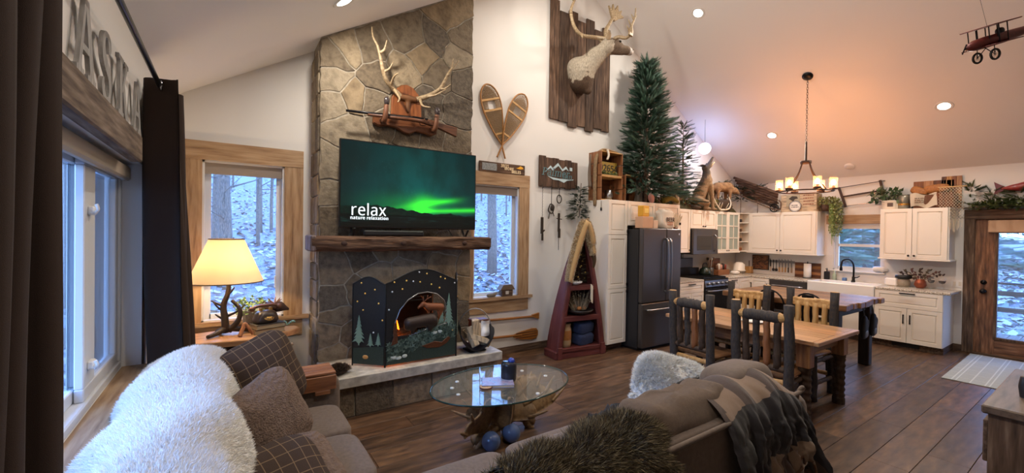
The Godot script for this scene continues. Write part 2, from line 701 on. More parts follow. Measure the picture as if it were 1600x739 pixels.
func build_floor():
	var b := mb()
	b.bx(WALL_L - 0.2, WALL_R + 0.16, -0.12, -0.012, WALL_A - 0.16, WALL_F + 0.16)
	var f := struct("floor", b, mat(hx("201712"), 0.8))
	var ms := []
	for k in 5:
		var m := wood("floor", 0, [Color(0.92, 0.9, 0.9), Color(0.84, 0.8, 0.78), Color(0.78, 0.76, 0.75), Color(0.98, 0.95, 0.92), Color(0.86, 0.84, 0.84)][k], 0.34, k * 0.37)
		m.uv1_scale = Vector3(0.35, 1.6, 1.6)
		m.roughness_texture = T.mottle
		m.roughness = 0.5
		m.heightmap_scale = 0.03
		ms.append(m)
	var w := 0.235
	var z := WALL_A
	var row := 0
	var shared := {}
	while z < WALL_F - 0.01:
		var x: float = WALL_L - [0.0, 0.9, 0.45, 1.3, 0.7][row % 5]
		while x < WALL_R:
			var l := 1.82
			var x0 := maxf(x, WALL_L)
			var x1 := minf(x + l, WALL_R)
			if x1 - x0 > 0.02 and (z < 0.6 or x0 > 0.0):
				var key := snappedf(x1 - x0, 0.001)
				if not shared.has(key):
					var p := mb()
					p.box(Vector3(0, -0.006, 0), Vector3(x1 - x0 - 0.003, 0.012, w - 0.003), 0.0018)
					shared[key] = p.mesh()
				var o := part(f, "plank", shared[key], ms[rng.randi() % 5])
				o.position = Vector3((x0 + x1) / 2, 0, z + w / 2)
			x += l
		z += w
		row += 1

func casing(x0: float, x1: float, y0: float, y1: float, w: float, n: int, xf: Transform3D, mx: Material, my: Material, sill: float):
	# flat board casing round an opening in the local x, y plane
	var t := struct("trim_%d" % n, _boards([[x0 - w, x1 + w, y1, y1 + w]], 0.026, xf), mx)
	part(t, "casing_board", _boards([[x0 - w, x0, y0, y1]], 0.022, xf), my)
	part(t, "casing_board", _boards([[x1, x1 + w, y0, y1]], 0.022, xf), my)
	part(t, "window_sill", _boards([[x0 - w - 0.06, x1 + w + 0.06, y0 - 0.03, y0 + 0.006]], sill, xf), mx)
	part(t, "apron", _boards([[x0 - w, x1 + w, y0 - 0.03 - w, y0 - 0.03]], 0.022, xf), mx)

func _boards(list: Array, d: float, xf: Transform3D) -> MB:
	var b := mb()
	for r in list:
		b.prism(PackedVector2Array([Vector2(r[0], r[2]), Vector2(r[1], r[2]), Vector2(r[1], r[3]), Vector2(r[0], r[3])]), -0.002, d, xf, 0.004)
	return b

func sash_window(n: int, x0: float, x1: float, y0: float, y1: float, xf: Transform3D, depth: float, rails: Array, blind := 0.1, blind_col := "8d8177"):
	# jamb liner, sash, panes and a roller blind cassette; local x, y plane, outside is -z
	var b := mb()
	var j := 0.02
	for r in [[x0, x0 + j, y0, y1], [x1 - j, x1, y0, y1], [x0, x1, y0, y0 + j], [x0, x1, y1 - j, y1]]:
		b.prism(PackedVector2Array([Vector2(r[0], r[2]), Vector2(r[1], r[2]), Vector2(r[1], r[3]), Vector2(r[0], r[3])]), -depth, 0.0, xf)
	var w := struct("window_%d" % n, b, M.vinyl)
	var fr := mb()
	var s := 0.045
	var a0 := x0 + j
	var a1 := x1 - j
	var c0 := y0 + j
	var c1 := y1 - j
	var list := [[a0, a0 + s, c0, c1], [a1 - s, a1, c0, c1], [a0 + s, a1 - s, c0, c0 + s], [a0 + s, a1 - s, c1 - s, c1]]
	for y in rails:
		list.append([a0 + s, a1 - s, y - 0.02, y + 0.02])
	for r in list:
		fr.prism(PackedVector2Array([Vector2(r[0], r[2]), Vector2(r[1], r[2]), Vector2(r[1], r[3]), Vector2(r[0], r[3])]), -depth + 0.01, -depth + 0.055, xf, 0.006)
	part(w, "sash", fr, M.vinyl)
	var edges := [c0 + s] + rails + [c1 - s]
	for i in edges.size() - 1:
		var g := mb()
		g.prism(PackedVector2Array([Vector2(a0 + s - 0.004, edges[i]), Vector2(a1 - s + 0.004, edges[i]), Vector2(a1 - s + 0.004, edges[i + 1]), Vector2(a0 + s - 0.004, edges[i + 1])]), -depth + 0.028, -depth + 0.032, xf)
		part(w, "pane", g, M.glass)
	if blind > 0.0:
		var k := mb()
		k.prism(PackedVector2Array([Vector2(a0, c1 - blind), Vector2(a1, c1 - blind), Vector2(a1, c1), Vector2(a0, c1)]), -0.07, -0.02, xf, 0.01)
		part(w, "blind_cassette", k, mat(hx(blind_col), 0.7))
	return w

func build_windows():
	var xa := Transform3D(Basis.IDENTITY, Vector3(0, 0, WALL_A))
	casing(-0.195, 0.486, 0.80, 2.33, 0.168, 1, xa, M.oak_x, M.oak_y, 0.05)
	casing(2.68, 3.41, 0.80, 2.33, 0.168, 2, xa, M.oak_x, M.oak_y, 0.05)
	var w = sash_window(2, -0.195, 0.486, 0.80, 2.33, xa, 0.13, [])
	var h := mb()
	h.box(V(0.415, 1.15, WALL_A - 0.06), V(0.018, 0.13, 0.022), 0.006)
	part(w, "sash_handle", h, M.white)
	sash_window(3, 2.68, 3.41, 0.80, 2.33, xa, 0.13, [])
	# sink window, seen from inside: local x along -z
	var xb := Transform3D(Basis(Vector3(0, 0, 1), Vector3(0, 1, 0), Vector3(-1, 0, 0)), Vector3(WALL_R, 0, 0))
	sash_window(4, -3.09, -2.36, 1.10, 1.93, xb, 0.10, [1.55], 0.06, "cfc9be")
	var b := mb()
	b.bx(WALL_R - 0.024, WALL_R, 1.93, 2.09, -3.2, -2.33, 0.004)
	struct("trim_3", b, M.oak_z)
	b = mb()
	b.bx(WALL_R - 0.05, WALL_R + 0.02, 1.075, 1.10, -3.15, -2.34, 0.004)
	struct("trim_4", b, M.white)
	# long slider in the left wall
	b = mb()
	var gx := -0.587
	b.bx(gx - 0.08, gx + 0.03, 0.79, 0.835, -3.64, -1.0, 0.006)
	b.bx(gx - 0.08, gx + 0.03, 2.06, 2.11, -3.64, -1.0, 0.006)
	b.bx(gx - 0.08, gx + 0.03, 0.835, 2.06, -3.64, -3.60, 0.006)
	b.bx(gx - 0.08, gx + 0.03, 0.835, 2.06, -1.04, -1.0, 0.006)
	w = struct("window_1", b, M.vinyl)
	for s in [[-3.60, -2.84, gx + 0.0], [-3.0, -1.04, gx - 0.04]]:
		b = mb()
		var x0: float = s[2] - 0.018
		var x1: float = s[2] + 0.018
		b.bx(x0, x1, 0.835, 0.90, s[0], s[1], 0.005)
		b.bx(x0, x1, 1.99, 2.06, s[0], s[1], 0.005)
		b.bx(x0, x1, 0.9, 1.99, s[0], s[0] + (0.06 if s[0] < -3.3 else 0.1), 0.005)
		b.bx(x0, x1, 0.9, 1.99, s[1] - (0.2 if s[0] < -3.3 else 0.06), s[1], 0.005)
		part(w, "sash", b, M.vinyl)
		b = mb()
		b.bx(s[2] - 0.003, s[2] + 0.003, 0.9, 1.99, s[0] + 0.05, s[1] - 0.05)
		part(w, "pane", b, M.glass)
	b = mb()
	b.bx(gx - 0.045, gx - 0.043, 0.88, 2.0, -3.58, -2.86)
	var scr := mat(Color(0.30, 0.32, 0.34, 0.62), 0.9)
	scr.transparency = BaseMaterial3D.TRANSPARENCY_ALPHA
	part(w, "insect_screen", b, scr)
	for y in [1.0, 1.77]:
		var l := mb()
		l.box(V(gx + 0.03, y, -2.92), V(0.03, 0.045, 0.06), 0.008)
		l.tube(curve([V(gx + 0.045, y - 0.01, -2.9), V(gx + 0.06, y + 0.005, -2.87), V(gx + 0.055, y + 0.03, -2.86)], 4), 0.007, 8)
		part(w, "sash_lock", l, M.white)
	b = mb()
	b.bx(gx + 0.032, gx + 0.075, 1.985, 2.075, -3.62, -1.02, 0.012)
	part(w, "blind_cassette", b, mat(hx("b7aa97"), 0.7))
	b = mb()
	b.bx(gx + 0.03, WALL_L + 0.05, 0.765, 0.792, -3.64, -1.0, 0.004)
	struct("trim_5", b, M.oak_z)
	# white jamb lining of the slider
	b = mb()
	b.bx(gx + 0.03, WALL_L + 0.002, 0.79, 2.11, -3.655, -3.638)
	b.bx(gx + 0.03, WALL_L + 0.002, 2.095, 2.112, -3.64, -1.0)
	struct("trim_6", b, M.white)

func build_door():
	var n := mb()
	# dark frame boards
	n.bx(WALL_R - 0.03, WALL_R + 0.002, 1.985, 2.13, -1.44, -0.3, 0.005)
	n.bx(WALL_R + 0.066, WALL_R + 0.09, 1.97, 2.0, -1.33, -0.42)
	n.bx(WALL_R + 0.066, WALL_R + 0.09, 0.0, 2.0, -1.33, -1.31)
	var fr := struct("trim_7", n, M.barn_z)
	for z in [[-1.44, -1.33], [-0.42, -0.31]]:
		n = mb()
		n.bx(WALL_R - 0.026, WALL_R + 0.002, 0.0, 2.0, z[0], z[1], 0.005)
		part(fr, "casing_board", n, M.barn_y)
	var x0 := WALL_R + 0.02
	var x1 := WALL_R + 0.065
	var d := struct("door_1", _door_plank(x0, x1, 0.02, 2.0, -1.329, -1.12), wood("barn", 1, Color(1.25, 1.1, 0.95), 0.55))
	part(d, "stile", _door_plank(x0, x1, 0.02, 2.0, -0.6, -0.421), wood("barn", 1, Color(1.2, 1.06, 0.92), 0.55, 0.3))
	part(d, "rail", _door_plank(x0, x1, 0.02, 0.255, -1.12, -0.6), wood("barn", 2, Color(1.2, 1.06, 0.92), 0.55))
	part(d, "rail", _door_plank(x0, x1, 1.8, 2.0, -1.12, -0.6), wood("barn", 2, Color(1.2, 1.06, 0.92), 0.55))
	n = mb()
	for r in [[0.255, 1.8, -1.135, -1.1], [0.255, 1.8, -0.62, -0.585], [0.24, 0.275, -1.135, -0.585], [1.785, 1.82, -1.135, -0.585]]:
		n.bx(x0 - 0.012, x1 + 0.012, r[0], r[1], r[2], r[3], 0.004)
	part(d, "glazing_bead", n, M.barn_y)
	n = mb()
	n.bx(x0 + 0.02, x0 + 0.026, 0.26, 1.8, -1.11, -0.61)
	part(d, "pane", n, M.glass)
	n = mb()
	n.bx(x0 - 0.05, x0 - 0.012, 1.79, 1.97, -1.2, -0.52, 0.012)
	part(d, "blind_cassette", n, mat(hx("c4a182"), 0.7))
	for y in [1.06, 0.93]:
		n = mb()
		var xf := Transform3D(Basis(Vector3(0, 1, 0), Vector3(-1, 0, 0), Vector3(0, 0, 1)), V(x0, y, -1.235))
		n.smooth()
		n.lathe([Vector2(0.034, 0.0), Vector2(0.034, 0.008), Vector2(0.028, 0.014), Vector2(0.012, 0.016), Vector2(0.012, 0.04)] + ([Vector2(0.03, 0.048), Vector2(0.034, 0.062), Vector2(0.024, 0.075), Vector2(0, 0.078)] if y < 1.0 else [Vector2(0.018, 0.042), Vector2(0.0, 0.045)]), 16, xf)
		part(d, "door_knob" if y < 1.0 else "deadbolt", n, M.black_metal)
	var s := mb()
	s.bx(WALL_R - 0.02, WALL_R + 0.16, 0.0, 0.022, -1.33, -0.42, 0.004)
	struct("trim_8", s, M.barn_z)

func _door_plank(x0, x1, y0, y1, z0, z1) -> MB:
	var b := mb()
	b.bx(x0, x1, y0, y1, z0, z1, 0.003)
	return b

# ---------------------------------------------------------------- outside

func hill(x: float, z: float) -> float:
	var y := -0.55
	if z < -7.0:
		y += (-7.0 - z) * 0.155
	if x < -4.0:
		y += (-4.0 - x) * 0.1
	if x > 13.0:
		y += (x - 13.0) * 0.045
	return y + 0.12 * sin(x * 0.7) * cos(z * 0.5)

func build_outside():
	var g := mb()
	g.smooth()
	g.grid(func(u: float, v: float):
		var x := lerpf(-45.0, 60.0, u)
		var z := lerpf(15.0, -75.0, v)
		return V(x, hill(x, z) - 0.02, z), 70, 60)
	var gm := mat(Color(0.95, 0.96, 1.0), 0.95, 0, T.litter, Vector3.ONE * 0.5, true, T.bump, 6.0)
	var o := solo("forest_ground", "leaf littered hillside rising outside the windows", "ground", g, gm)
	o.set_meta("kind", "structure")
	# leaf litter lying on the slope
	var leaf := mb()
	leaf.tri(V(-0.06, 0, 0), V(0.05, 0.02, 0.03), V(0.03, 0.03, -0.05))
	leaf.tri(V(-0.06, 0, 0), V(0.03, 0.03, -0.05), V(-0.02, 0.04, -0.07))
	var xs := []
	for i in 16000:
		var z := -6.0 - pow(rng.randf(), 1.4) * 45.0
		var x := rng.randf_range(-0.45, 1.1) * -z * 0.9 + rng.randf_range(-2, 2)
		var sc := rng.randf_range(0.9, 2.2)
		xs.append(Transform3D(Basis(V(rng.randf() - 0.5, 2, rng.randf() - 0.5).normalized(), rng.randf() * TAU).scaled(Vector3.ONE * sc), V(x, hill(x, z) + 0.01, z)))
	var lm := mat(Color.WHITE, 0.9)
	lm.vertex_color_use_as_albedo = true
	multi(o, "leaf_litter", leaf.mesh(), xs, lm, [Color(0.24, 0.16, 0.12), Color(0.34, 0.26, 0.22), Color(0.16, 0.12, 0.11), Color(0.42, 0.36, 0.34), Color(0.5, 0.47, 0.48), Color(0.3, 0.18, 0.1)])
	xs = []
	for i in 9000:
		var x := rng.randf_range(13.0, 40.0)
		var z := rng.randf_range(-0.5, 0.08) * x
		xs.append(Transform3D(Basis(V(rng.randf() - 0.5, 2, rng.randf() - 0.5).normalized(), rng.randf() * TAU).scaled(Vector3.ONE * rng.randf_range(1.2, 2.6)), V(x, hill(x, z) + 0.01, z)))
	multi(o, "leaf_litter", leaf.mesh(), xs, lm, [Color(0.24, 0.2, 0.16), Color(0.34, 0.32, 0.3), Color(0.16, 0.18, 0.14), Color(0.42, 0.44, 0.4), Color(0.3, 0.24, 0.18)])
	for i in 9:
		var x: float = [22.0, 24.5, 27.0, 23.5, 29.0, 26.0, 31.0, 33.0, 35.0][i]
		var z: float = [-7.6, -5.6, -9.2, -9.8, -7.2, -12.0, -2.0, -5.2, -0.6][i]
		var ev := thing("wild_spruce", ["green spruce %s outside the sink window" % ["at the left", "at the right", "behind", "farther left", "farther right", "far behind"][i] if i < 6 else "green spruce at the yard edge outside the glazed door, %s" % ["left", "middle", "right"][i - 6]][0], "tree", V(x, hill(x, z) - 0.1, z), 0, "spruces past the yard")
		var tk := smb()
		tk.tube([V(0, 0, 0), V(0, 6.5, 0)], [0.12, 0.02], 7)
		part(ev, "trunk", tk, M.bark)
		_needles(ev, 6.5, 1.6, 420, 0.75, [Color(0.06, 0.13, 0.09), Color(0.1, 0.19, 0.13), Color(0.16, 0.26, 0.18), Color(0.22, 0.3, 0.2)], 0.04)
	# bare trees
	var kinds := []
	for k in 5:
		kinds.append(_tree_meshes(k))
	var spots := []
	# trunks that stand out in each window
	for s in [[-0.03, -12.5, 0.14], [-0.3, -15.5, 0.09], [0.95, -18.0, 0.06], [1.6, -21.0, 0.06], [7.7, -12.6, 0.16], [8.9, -17.5, 0.14], [-2.9, -11.6, 0.3], [-7.0, -8.5, 0.2], [-9.5, -7.0, 0.25], [-5.2, -6.0, 0.16], [24.0, -6.4, 0.1], [27.0, -8.8, 0.14], [23.0, -5.2, 0.07], [34, -4.6, 0.14], [36.0, -2.9, 0.12]]:
		spots.append(s)
	for i in 44:
		var z := rng.randf_range(-14.0, -52.0)
		var x := rng.randf_range(-0.3, 1.05) * -z + rng.randf_range(-2, 2)
		spots.append([x, z, rng.randf_range(0.05, 0.13)])
	for i in 12:
		var x := rng.randf_range(-9.0, -28.0)
		spots.append([x, rng.randf_range(0.2, 1.6) * x - 1.0, rng.randf_range(0.08, 0.24)])
	for i in 14:
		var x := rng.randf_range(30.0, 50.0)
		spots.append([x, rng.randf_range(-0.45, 0.05) * x + rng.randf_range(-3, 3), rng.randf_range(0.05, 0.1)])
	var where := ["bare grey tree standing in the woods beyond the fireplace wall windows", "bare grey tree standing in the woods beyond the left window", "bare grey tree standing past the yard beyond the right wall"]
	for i in spots.size():
		var s: Array = spots[i]
		var k: Array = kinds[i % 5]
		var w := 2 if s[0] > 20.0 and s[1] > -24.0 else (1 if s[0] < -3.5 else 0)
		var lab: String = where[w]
		if i < 15:
			lab = ["thick straight tree trunk filling the left middle of the lamp's window", "slimmer tree trunk just left of the thick one outside the lamp's window", "thin tree on the hillside at the right of the lamp's window", "very thin sapling outside the lamp's window", "thick tree trunk outside the window right of the fireplace", "thin tree behind the thick trunk right of the fireplace", "thick rough trunk close outside the left sliding window", "grey tree behind the deck rail outside the left window", "thick grey tree farther out past the left window", "thin tree beside the deck outside the left window", "grey tree outside the sink window", "thick grey tree far outside the sink window", "thin tree outside the sink window", "thick tree past the yard outside the glazed door", "tree at the yard edge outside the glazed door"][i]
		var t := thing("bare_tree", lab, "tree", V(s[0], hill(s[0], s[1]) - 0.1, s[1]), rng.randf() * TAU, "bare trees in the woods")
		var sc: float = s[2] / 0.15
		t.scale = V(sc, maxf(1.0, sc * 0.8), sc)
		part(t, "trunk", k[0], M.bark)
		part(t, "branches", k[1], M.bark)
	_decks()

func _tree_meshes(sd: int) -> Array:
	var r := RandomNumberGenerator.new()
	r.seed = 90 + sd
	var b := smb()
	var p := []
	for i in 12:
		p.append(V(r.randf_range(-0.05, 0.05) * i * 0.6, i * 1.3, r.randf_range(-0.05, 0.05) * i * 0.6))
	b.tube(p, taper(0.17, 0.04, 12), 10)
	var c := mb()
	for i in 30:
		var y := r.randf_range(1.6, 13.5)
		var at: Vector3 = p[int(y / 1.3)].lerp(p[mini(11, int(y / 1.3) + 1)], fmod(y, 1.3) / 1.3)
		var a := r.randf() * TAU
		var l := r.randf_range(0.7, 1.9) * (1.1 - y / 22.0)
		var d := V(cos(a), r.randf_range(-0.1, 0.5), sin(a))
		var e := at + d * l + V(r.randf_range(-0.3, 0.3), r.randf_range(-0.2, 0.3), r.randf_range(-0.3, 0.3))
		c.tube([at, at + d * l * 0.5, e], [0.024, 0.014, 0.004], 4, 1.0, false)
		for q in 4:
			var s0 := at.lerp(e, r.randf_range(0.3, 0.95))
			c.tube([s0, s0 + (d + V(r.randf_range(-1, 1), r.randf_range(-0.5, 0.7), r.randf_range(-1, 1))) * l * 0.28], [0.008, 0.003], 3, 1.0, false)
	return [b.mesh(), c.mesh()]

func _decks():
	var dm := mat(Color(0.75, 0.78, 0.85), 0.8, 0, T.grey_barn, Vector3(0.22, 2.2, 2.2), true)
	var dz := mat(Color(0.6, 0.58, 0.58), 0.8, 0, T.grey_barn, Vector3(2.2, 2.2, 0.22), true)
	# deck on the right, outside the door
	var t := thing("deck", "weathered wooden deck outside the glazed door", "deck", V(9.36, -0.3, -3.5))
	var f := mb()
	f.bx(0.02, 2.6, 0.0, 0.2, 0.0, 5.4)
	part(t, "frame", f, dz)
	for i in 36:
		var p := mb()
		p.bx(0.02, 2.65, 0.2, 0.235, 0.15 * i, 0.15 * i + 0.142, 0.003)
		part(t, "deck_board", p, dm)
	var r := thing("deck_rail", "brown wooden deck rail crossing the view through the glazed door", "railing", V(11.9, -0.07, -3.4))
	for y in [0.42, 0.72]:
		var p := mb()
		p.bx(-0.02, 0.03, y, y + 0.09, 0, 5.2, 0.004)
		part(r, "rail", p, M.barn_z)
	var c := mb()
	c.bx(-0.05, 0.08, 0.93, 0.97, 0, 5.2, 0.004)
	part(r, "cap_rail", c, dz)
	for z in [0.0, 1.75, 3.5, 5.2]:
		var p := mb()
		p.bx(-0.03, 0.06, 0, 0.93, z, z + 0.09, 0.004)
		part(r, "post", p, M.barn_y)
	# porch outside the left window
	t = thing("porch", "pale wooden porch floor outside the left sliding window", "deck", V(-2.4, -0.3, -5.3))
	f = mb()
	f.bx(0.02, 1.7, 0.0, 0.2, 0.0, 6.8)
	part(t, "frame", f, dz)
	for i in 12:
		var p := mb()
		p.bx(0.02 + 0.145 * i, 0.158 + 0.145 * i, 0.2, 0.235, 0.0, 6.8, 0.003)
		part(t, "deck_board", p, mat(Color(0.8, 0.85, 0.95), 0.8, 0, T.grey_barn, Vector3(2.2, 2.2, 0.22), true))
	r = thing("porch_rail", "dark wooden porch rail outside the left sliding window", "railing", V(-2.35, -0.07, -5.2))
	for y in [0.28, 0.85]:
		var p := mb()
		p.bx(0, 0.05, y, y + 0.14, 0, 6.6, 0.004)
		part(r, "rail", p, M.barn_z)
		p = mb()
		p.bx(0.05, 1.65, y - 0.14, y + 0.03, 0, 0.05, 0.004)
		part(r, "rail", p, M.barn_z)
	for z in [0.0, 2.3, 4.6]:
		var p := mb()
		p.bx(-0.02, 0.07, 0, 0.99, z, z + 0.09, 0.004)
		part(r, "post", p, M.barn_y)

# ---------------------------------------------------------------- fireplace

func wpart(t: Node3D, called: String, b, m: Material) -> MeshInstance3D:
	# a part whose shape is given in world places, under an unturned thing
	var o := part(t, called, b, m)
	o.position = -t.position
	return o

func voronoi(seeds: Array, bounds: PackedVector2Array) -> Array:
	var out := []
	for i in seeds.size():
		var poly := bounds
		for j in seeds.size():
			if j == i or poly.size() < 3:
				continue
			var m: Vector2 = (seeds[i] + seeds[j]) / 2
			var d: Vector2 = (seeds[j] - seeds[i])
			var res := PackedVector2Array()
			for k in poly.size():
				var a := poly[k]
				var b := poly[(k + 1) % poly.size()]
				var da := (a - m).dot(d)
				var db := (b - m).dot(d)
				if da <= 0:
					res.append(a)
				if (da < 0) != (db < 0):
					res.append(a.lerp(b, da / (da - db)))
			poly = res
		out.append(poly)
	return out

func rough_poly(poly: PackedVector2Array, noise: FastNoiseLite, step := 0.07, amp := 0.03, edge := Rect2()) -> PackedVector2Array:
	var res := PackedVector2Array()
	for k in poly.size():
		var a := poly[k]
		var b := poly[(k + 1) % poly.size()]
		var n := maxi(1, int(a.distance_to(b) / step))
		for i in n:
			var p := a.lerp(b, float(i) / n)
			var q := p + Vector2(noise.get_noise_2d(p.x * 100, p.y * 100), noise.get_noise_2d(p.y * 100 + 500, p.x * 100)) * amp
			if edge.has_area():
				q.x = clampf(q.x, edge.position.x, edge.end.x)
				q.y = clampf(q.y, edge.position.y, edge.end.y)
			res.append(q)
	return res

func build_fireplace():
	var x0 := 0.74
	var x1 := 2.43
	var zf := -4.47
	var t := thing("fireplace", "stone fireplace and chimney breast with rough log mantel and pale hearth slab", "fireplace", V((x0 + x1) / 2, 0, WALL_A))
	var mortar := mat(hx("b4aa98"), 0.95, 0, T.mottle, Vector3.ONE * 2)
	var ox0 := 1.27
	var ox1 := 1.95
	var oy1 := 1.12
	# mortar core with the firebox opening
	var b := mb()
	for r in [[x0 + 0.012, ox0], [ox1, x1 - 0.012]]:
		b.prism(PackedVector2Array([Vector2(r[0], 0.0), Vector2(r[1], 0.0), Vector2(r[1], ceil_y(r[1])), Vector2(r[0], ceil_y(r[0]))]), WALL_A, zf - 0.008)
	b.prism(PackedVector2Array([Vector2(ox0, oy1), Vector2(ox1, oy1), Vector2(ox1, ceil_y(ox1)), Vector2(ox0, ceil_y(ox0))]), WALL_A, zf - 0.008)
	wpart(t, "mortar_core", b, mortar)
	b = mb()
	b.bx(ox0, ox1, 0.30, 0.40, WALL_A, zf - 0.03)
	b.bx(ox0, ox1, 0.4, oy1, WALL_A, WALL_A + 0.02)
	b.bx(ox0, ox0 + 0.015, 0.4, oy1, WALL_A, zf - 0.03)
	b.bx(ox1 - 0.015, ox1, 0.4, oy1, WALL_A, zf - 0.03)
	b.bx(ox0, ox1, oy1 - 0.02, oy1, WALL_A, zf - 0.03)
	for i in 5:
		b.bx(ox0, ox1, oy1 - 0.07 - 0.035 * i, oy1 - 0.055 - 0.035 * i, zf - 0.06, zf - 0.05)
	wpart(t, "firebox", b, mat(hx("131112"), 0.7))
	# stones
	var ms := []
	for k in 7:
		var m := mat([hx("e2dccf"), hx("d5cab6"), hx("f0e6d2"), hx("c6c0b6"), hx("dccdb4"), hx("fff4e0"), hx("bdb4a6")][k], 0.85, 0, T.stone if k % 2 == 0 else T.stone2, Vector3.ONE * [0.9, 1.3, 1.1, 1.6, 0.7, 1.0, 1.2][k], true, T.bump, 0.5)
		m.uv1_offset = V(k * 0.31, k * 0.17, 0)
		ms.append(m)
	var seeds := [Vector2(0.84,3.39),Vector2(1.01,3.55),Vector2(1.20,3.60),Vector2(1.63,3.83),Vector2(2.09,4.16),Vector2(1.97,3.86),Vector2(2.25,3.96),Vector2(1.58,3.40),Vector2(1.81,3.62),Vector2(2.20,3.74),Vector2(1.98,3.48),Vector2(2.31,3.46),Vector2(1.30,3.29),Vector2(0.86,3.18),Vector2(0.87,2.93),Vector2(1.06,3.04),Vector2(1.27,3.03),Vector2(0.99,2.72),Vector2(2.24,3.10),Vector2(1.86,3.12),Vector2(1.37,2.87),Vector2(1.64,2.80),Vector2(1.92,2.75),Vector2(2.22,2.72),Vector2(1.50,2.97),Vector2(0.82,2.33),Vector2(0.83,2.05),Vector2(0.83,1.79),Vector2(0.89,1.29),Vector2(1.19,1.40),Vector2(1.29,1.25),Vector2(1.66,1.27),Vector2(2.07,1.33),Vector2(2.42,1.27),Vector2(0.90,1.00),Vector2(0.93,0.82),Vector2(0.88,0.65),Vector2(1.04,0.63),Vector2(0.92,0.44),Vector2(2.38,1.03),Vector2(2.30,0.69),Vector2(2.33,0.40),Vector2(1.13,1.05),Vector2(1.72,1.46),Vector2(1.37,1.50),Vector2(2.11,1.52),
		Vector2(1.2, 2.35), Vector2(1.6, 2.4), Vector2(2.05, 2.35), Vector2(2.35, 2.45), Vector2(1.2, 1.95), Vector2(1.65, 2.0), Vector2(2.1, 1.9), Vector2(2.38, 2.0), Vector2(1.3, 1.68), Vector2(1.8, 1.7), Vector2(2.3, 1.68), Vector2(1.6, 0.8), Vector2(1.6, 0.5), Vector2(2.1, 0.9), Vector2(2.08, 0.5), Vector2(1.14, 0.4), Vector2(0.95, 0.15), Vector2(2.2, 0.15), Vector2(1.55, 0.1)]
	var bounds := PackedVector2Array([Vector2(x0, 0.36), Vector2(x1, 0.36), Vector2(x1, ceil_y(x1) - 0.01), Vector2(x0, ceil_y(x0) - 0.01)])
	var noise := FastNoiseLite.new()
	noise.seed = 5
	noise.frequency = 0.06
	var cells := voronoi(seeds, bounds)
	var hole := PackedVector2Array([Vector2(ox0, 0.3), Vector2(ox1, 0.3), Vector2(ox1, oy1), Vector2(ox0, oy1)])
	var roof := PackedVector2Array([Vector2(x0, 0.37), Vector2(x1, 0.37), Vector2(x1, ceil_y(x1) - 0.012), Vector2(x0, ceil_y(x0) - 0.012)])
	for i in cells.size():
		var c: PackedVector2Array = cells[i]
		if c.size() < 3:
			continue
		c = rough_poly(c, noise)
		for s in Geometry2D.offset_polygon(c, -0.007):
			for q in Geometry2D.intersect_polygons(s, roof):
				for r in Geometry2D.clip_polygons(q, hole):
					if r.size() > 3:
						b = mb()
						b.prism(r, WALL_A + 0.3, zf + rng.randf_range(-0.004, 0.008), Transform3D.IDENTITY, -0.005)
						wpart(t, "stone", b, ms[rng.randi() % 7])
	# stones on the left cheek of the chimney
	var y := 0.36
	while y < 3.45:
		var h := rng.randf_range(0.16, 0.42)
		var top := minf(y + h, 3.47)
		b = mb()
		var zz := WALL_A + rng.randf_range(0.12, 0.3)
		b.box(V(x0 + 0.004, (y + top) / 2, (WALL_A + zz) / 2 - 0.003), V(0.03, top - y - 0.012, zz - WALL_A - 0.012), 0.008)
		wpart(t, "stone", b, ms[rng.randi() % 7])
		b = mb()
		b.box(V(x0 + 0.004, (y + top) / 2, (zf - 0.03 + zz) / 2), V(0.03, top - y - 0.012, zf - 0.03 - zz - 0.004), 0.008)
		wpart(t, "stone", b, ms[rng.randi() % 7])
		y = top
	# hearth base: a row of flagstones under the slab
	b = mb()
	b.bx(0.80, 2.5, 0.0, 0.285, -4.5, -3.965)
	wpart(t, "hearth_core", b, mortar)
	var cuts := [0.79, 0.97, 1.32, 1.72, 2.1, 2.51]
	for i in 5:
		b = mb()
		b.prism(PackedVector2Array([Vector2(cuts[i] + 0.012, 0.004), Vector2(cuts[i + 1] - 0.004 + 0.03 * (i % 2), 0.004), Vector2(cuts[i + 1] - 0.006, 0.28), Vector2(cuts[i] + 0.004, 0.28)]), -4.0, -3.94, Transform3D.IDENTITY, -0.006)
		wpart(t, "stone", b, ms[(i * 2 + 1) % 7])
	for s in [[0.795, -3.96], [2.505, -3.96]]:
		b = mb()
		b.bx(s[0] - 0.012, s[0] + 0.012, 0.0, 0.28, -4.45, -3.96, 0.005)
		wpart(t, "stone", b, ms[3])
	b = mb()
	b.bx(0.74, 2.52, 0.29, 0.385, -4.5, -3.875, 0.006)
	var slab := mat(hx("cfcabc"), 0.6, 0, T.mottle, Vector3.ONE * 1.4)
	wpart(t, "hearth_slab", b, slab)
	# rough half-log mantel with knots
	b = smb()
	var nm := FastNoiseLite.new()
	nm.frequency = 0.9
	b.grid(func(u: float, v: float):
		var a: float = -u * TAU
		var x := lerpf(0.64, 2.545, v)
		var cx := cos(a)
		var sy := sin(a)
		var r := 1.0 + 0.14 * nm.get_noise_3d(x * 3.0, cx * 2.0, sy * 2.0) + 0.1 * nm.get_noise_2d(x * 1.5 + 9.0, a * 5.0)
		var py := signf(sy) * pow(absf(sy), 0.55) * 0.078 * r
		var pz := signf(cx) * pow(absf(cx), 0.5) * 0.17 * r
		if sy > 0.3:
			py = minf(py, 0.068)
		return V(x, 1.565 + py, -4.36 + pz), 40, 60, true)
	b.smooth(false)
	for x in [0.64, 2.545]:
		b.box(V(x + (0.006 if x < 1.0 else -0.006), 1.565, -4.36), V(0.012, 0.12, 0.3), 0.004)
	var mm := wood("barn", 0, Color(0.95, 0.86, 0.76), 0.8)
	mm.heightmap_scale = 0.8
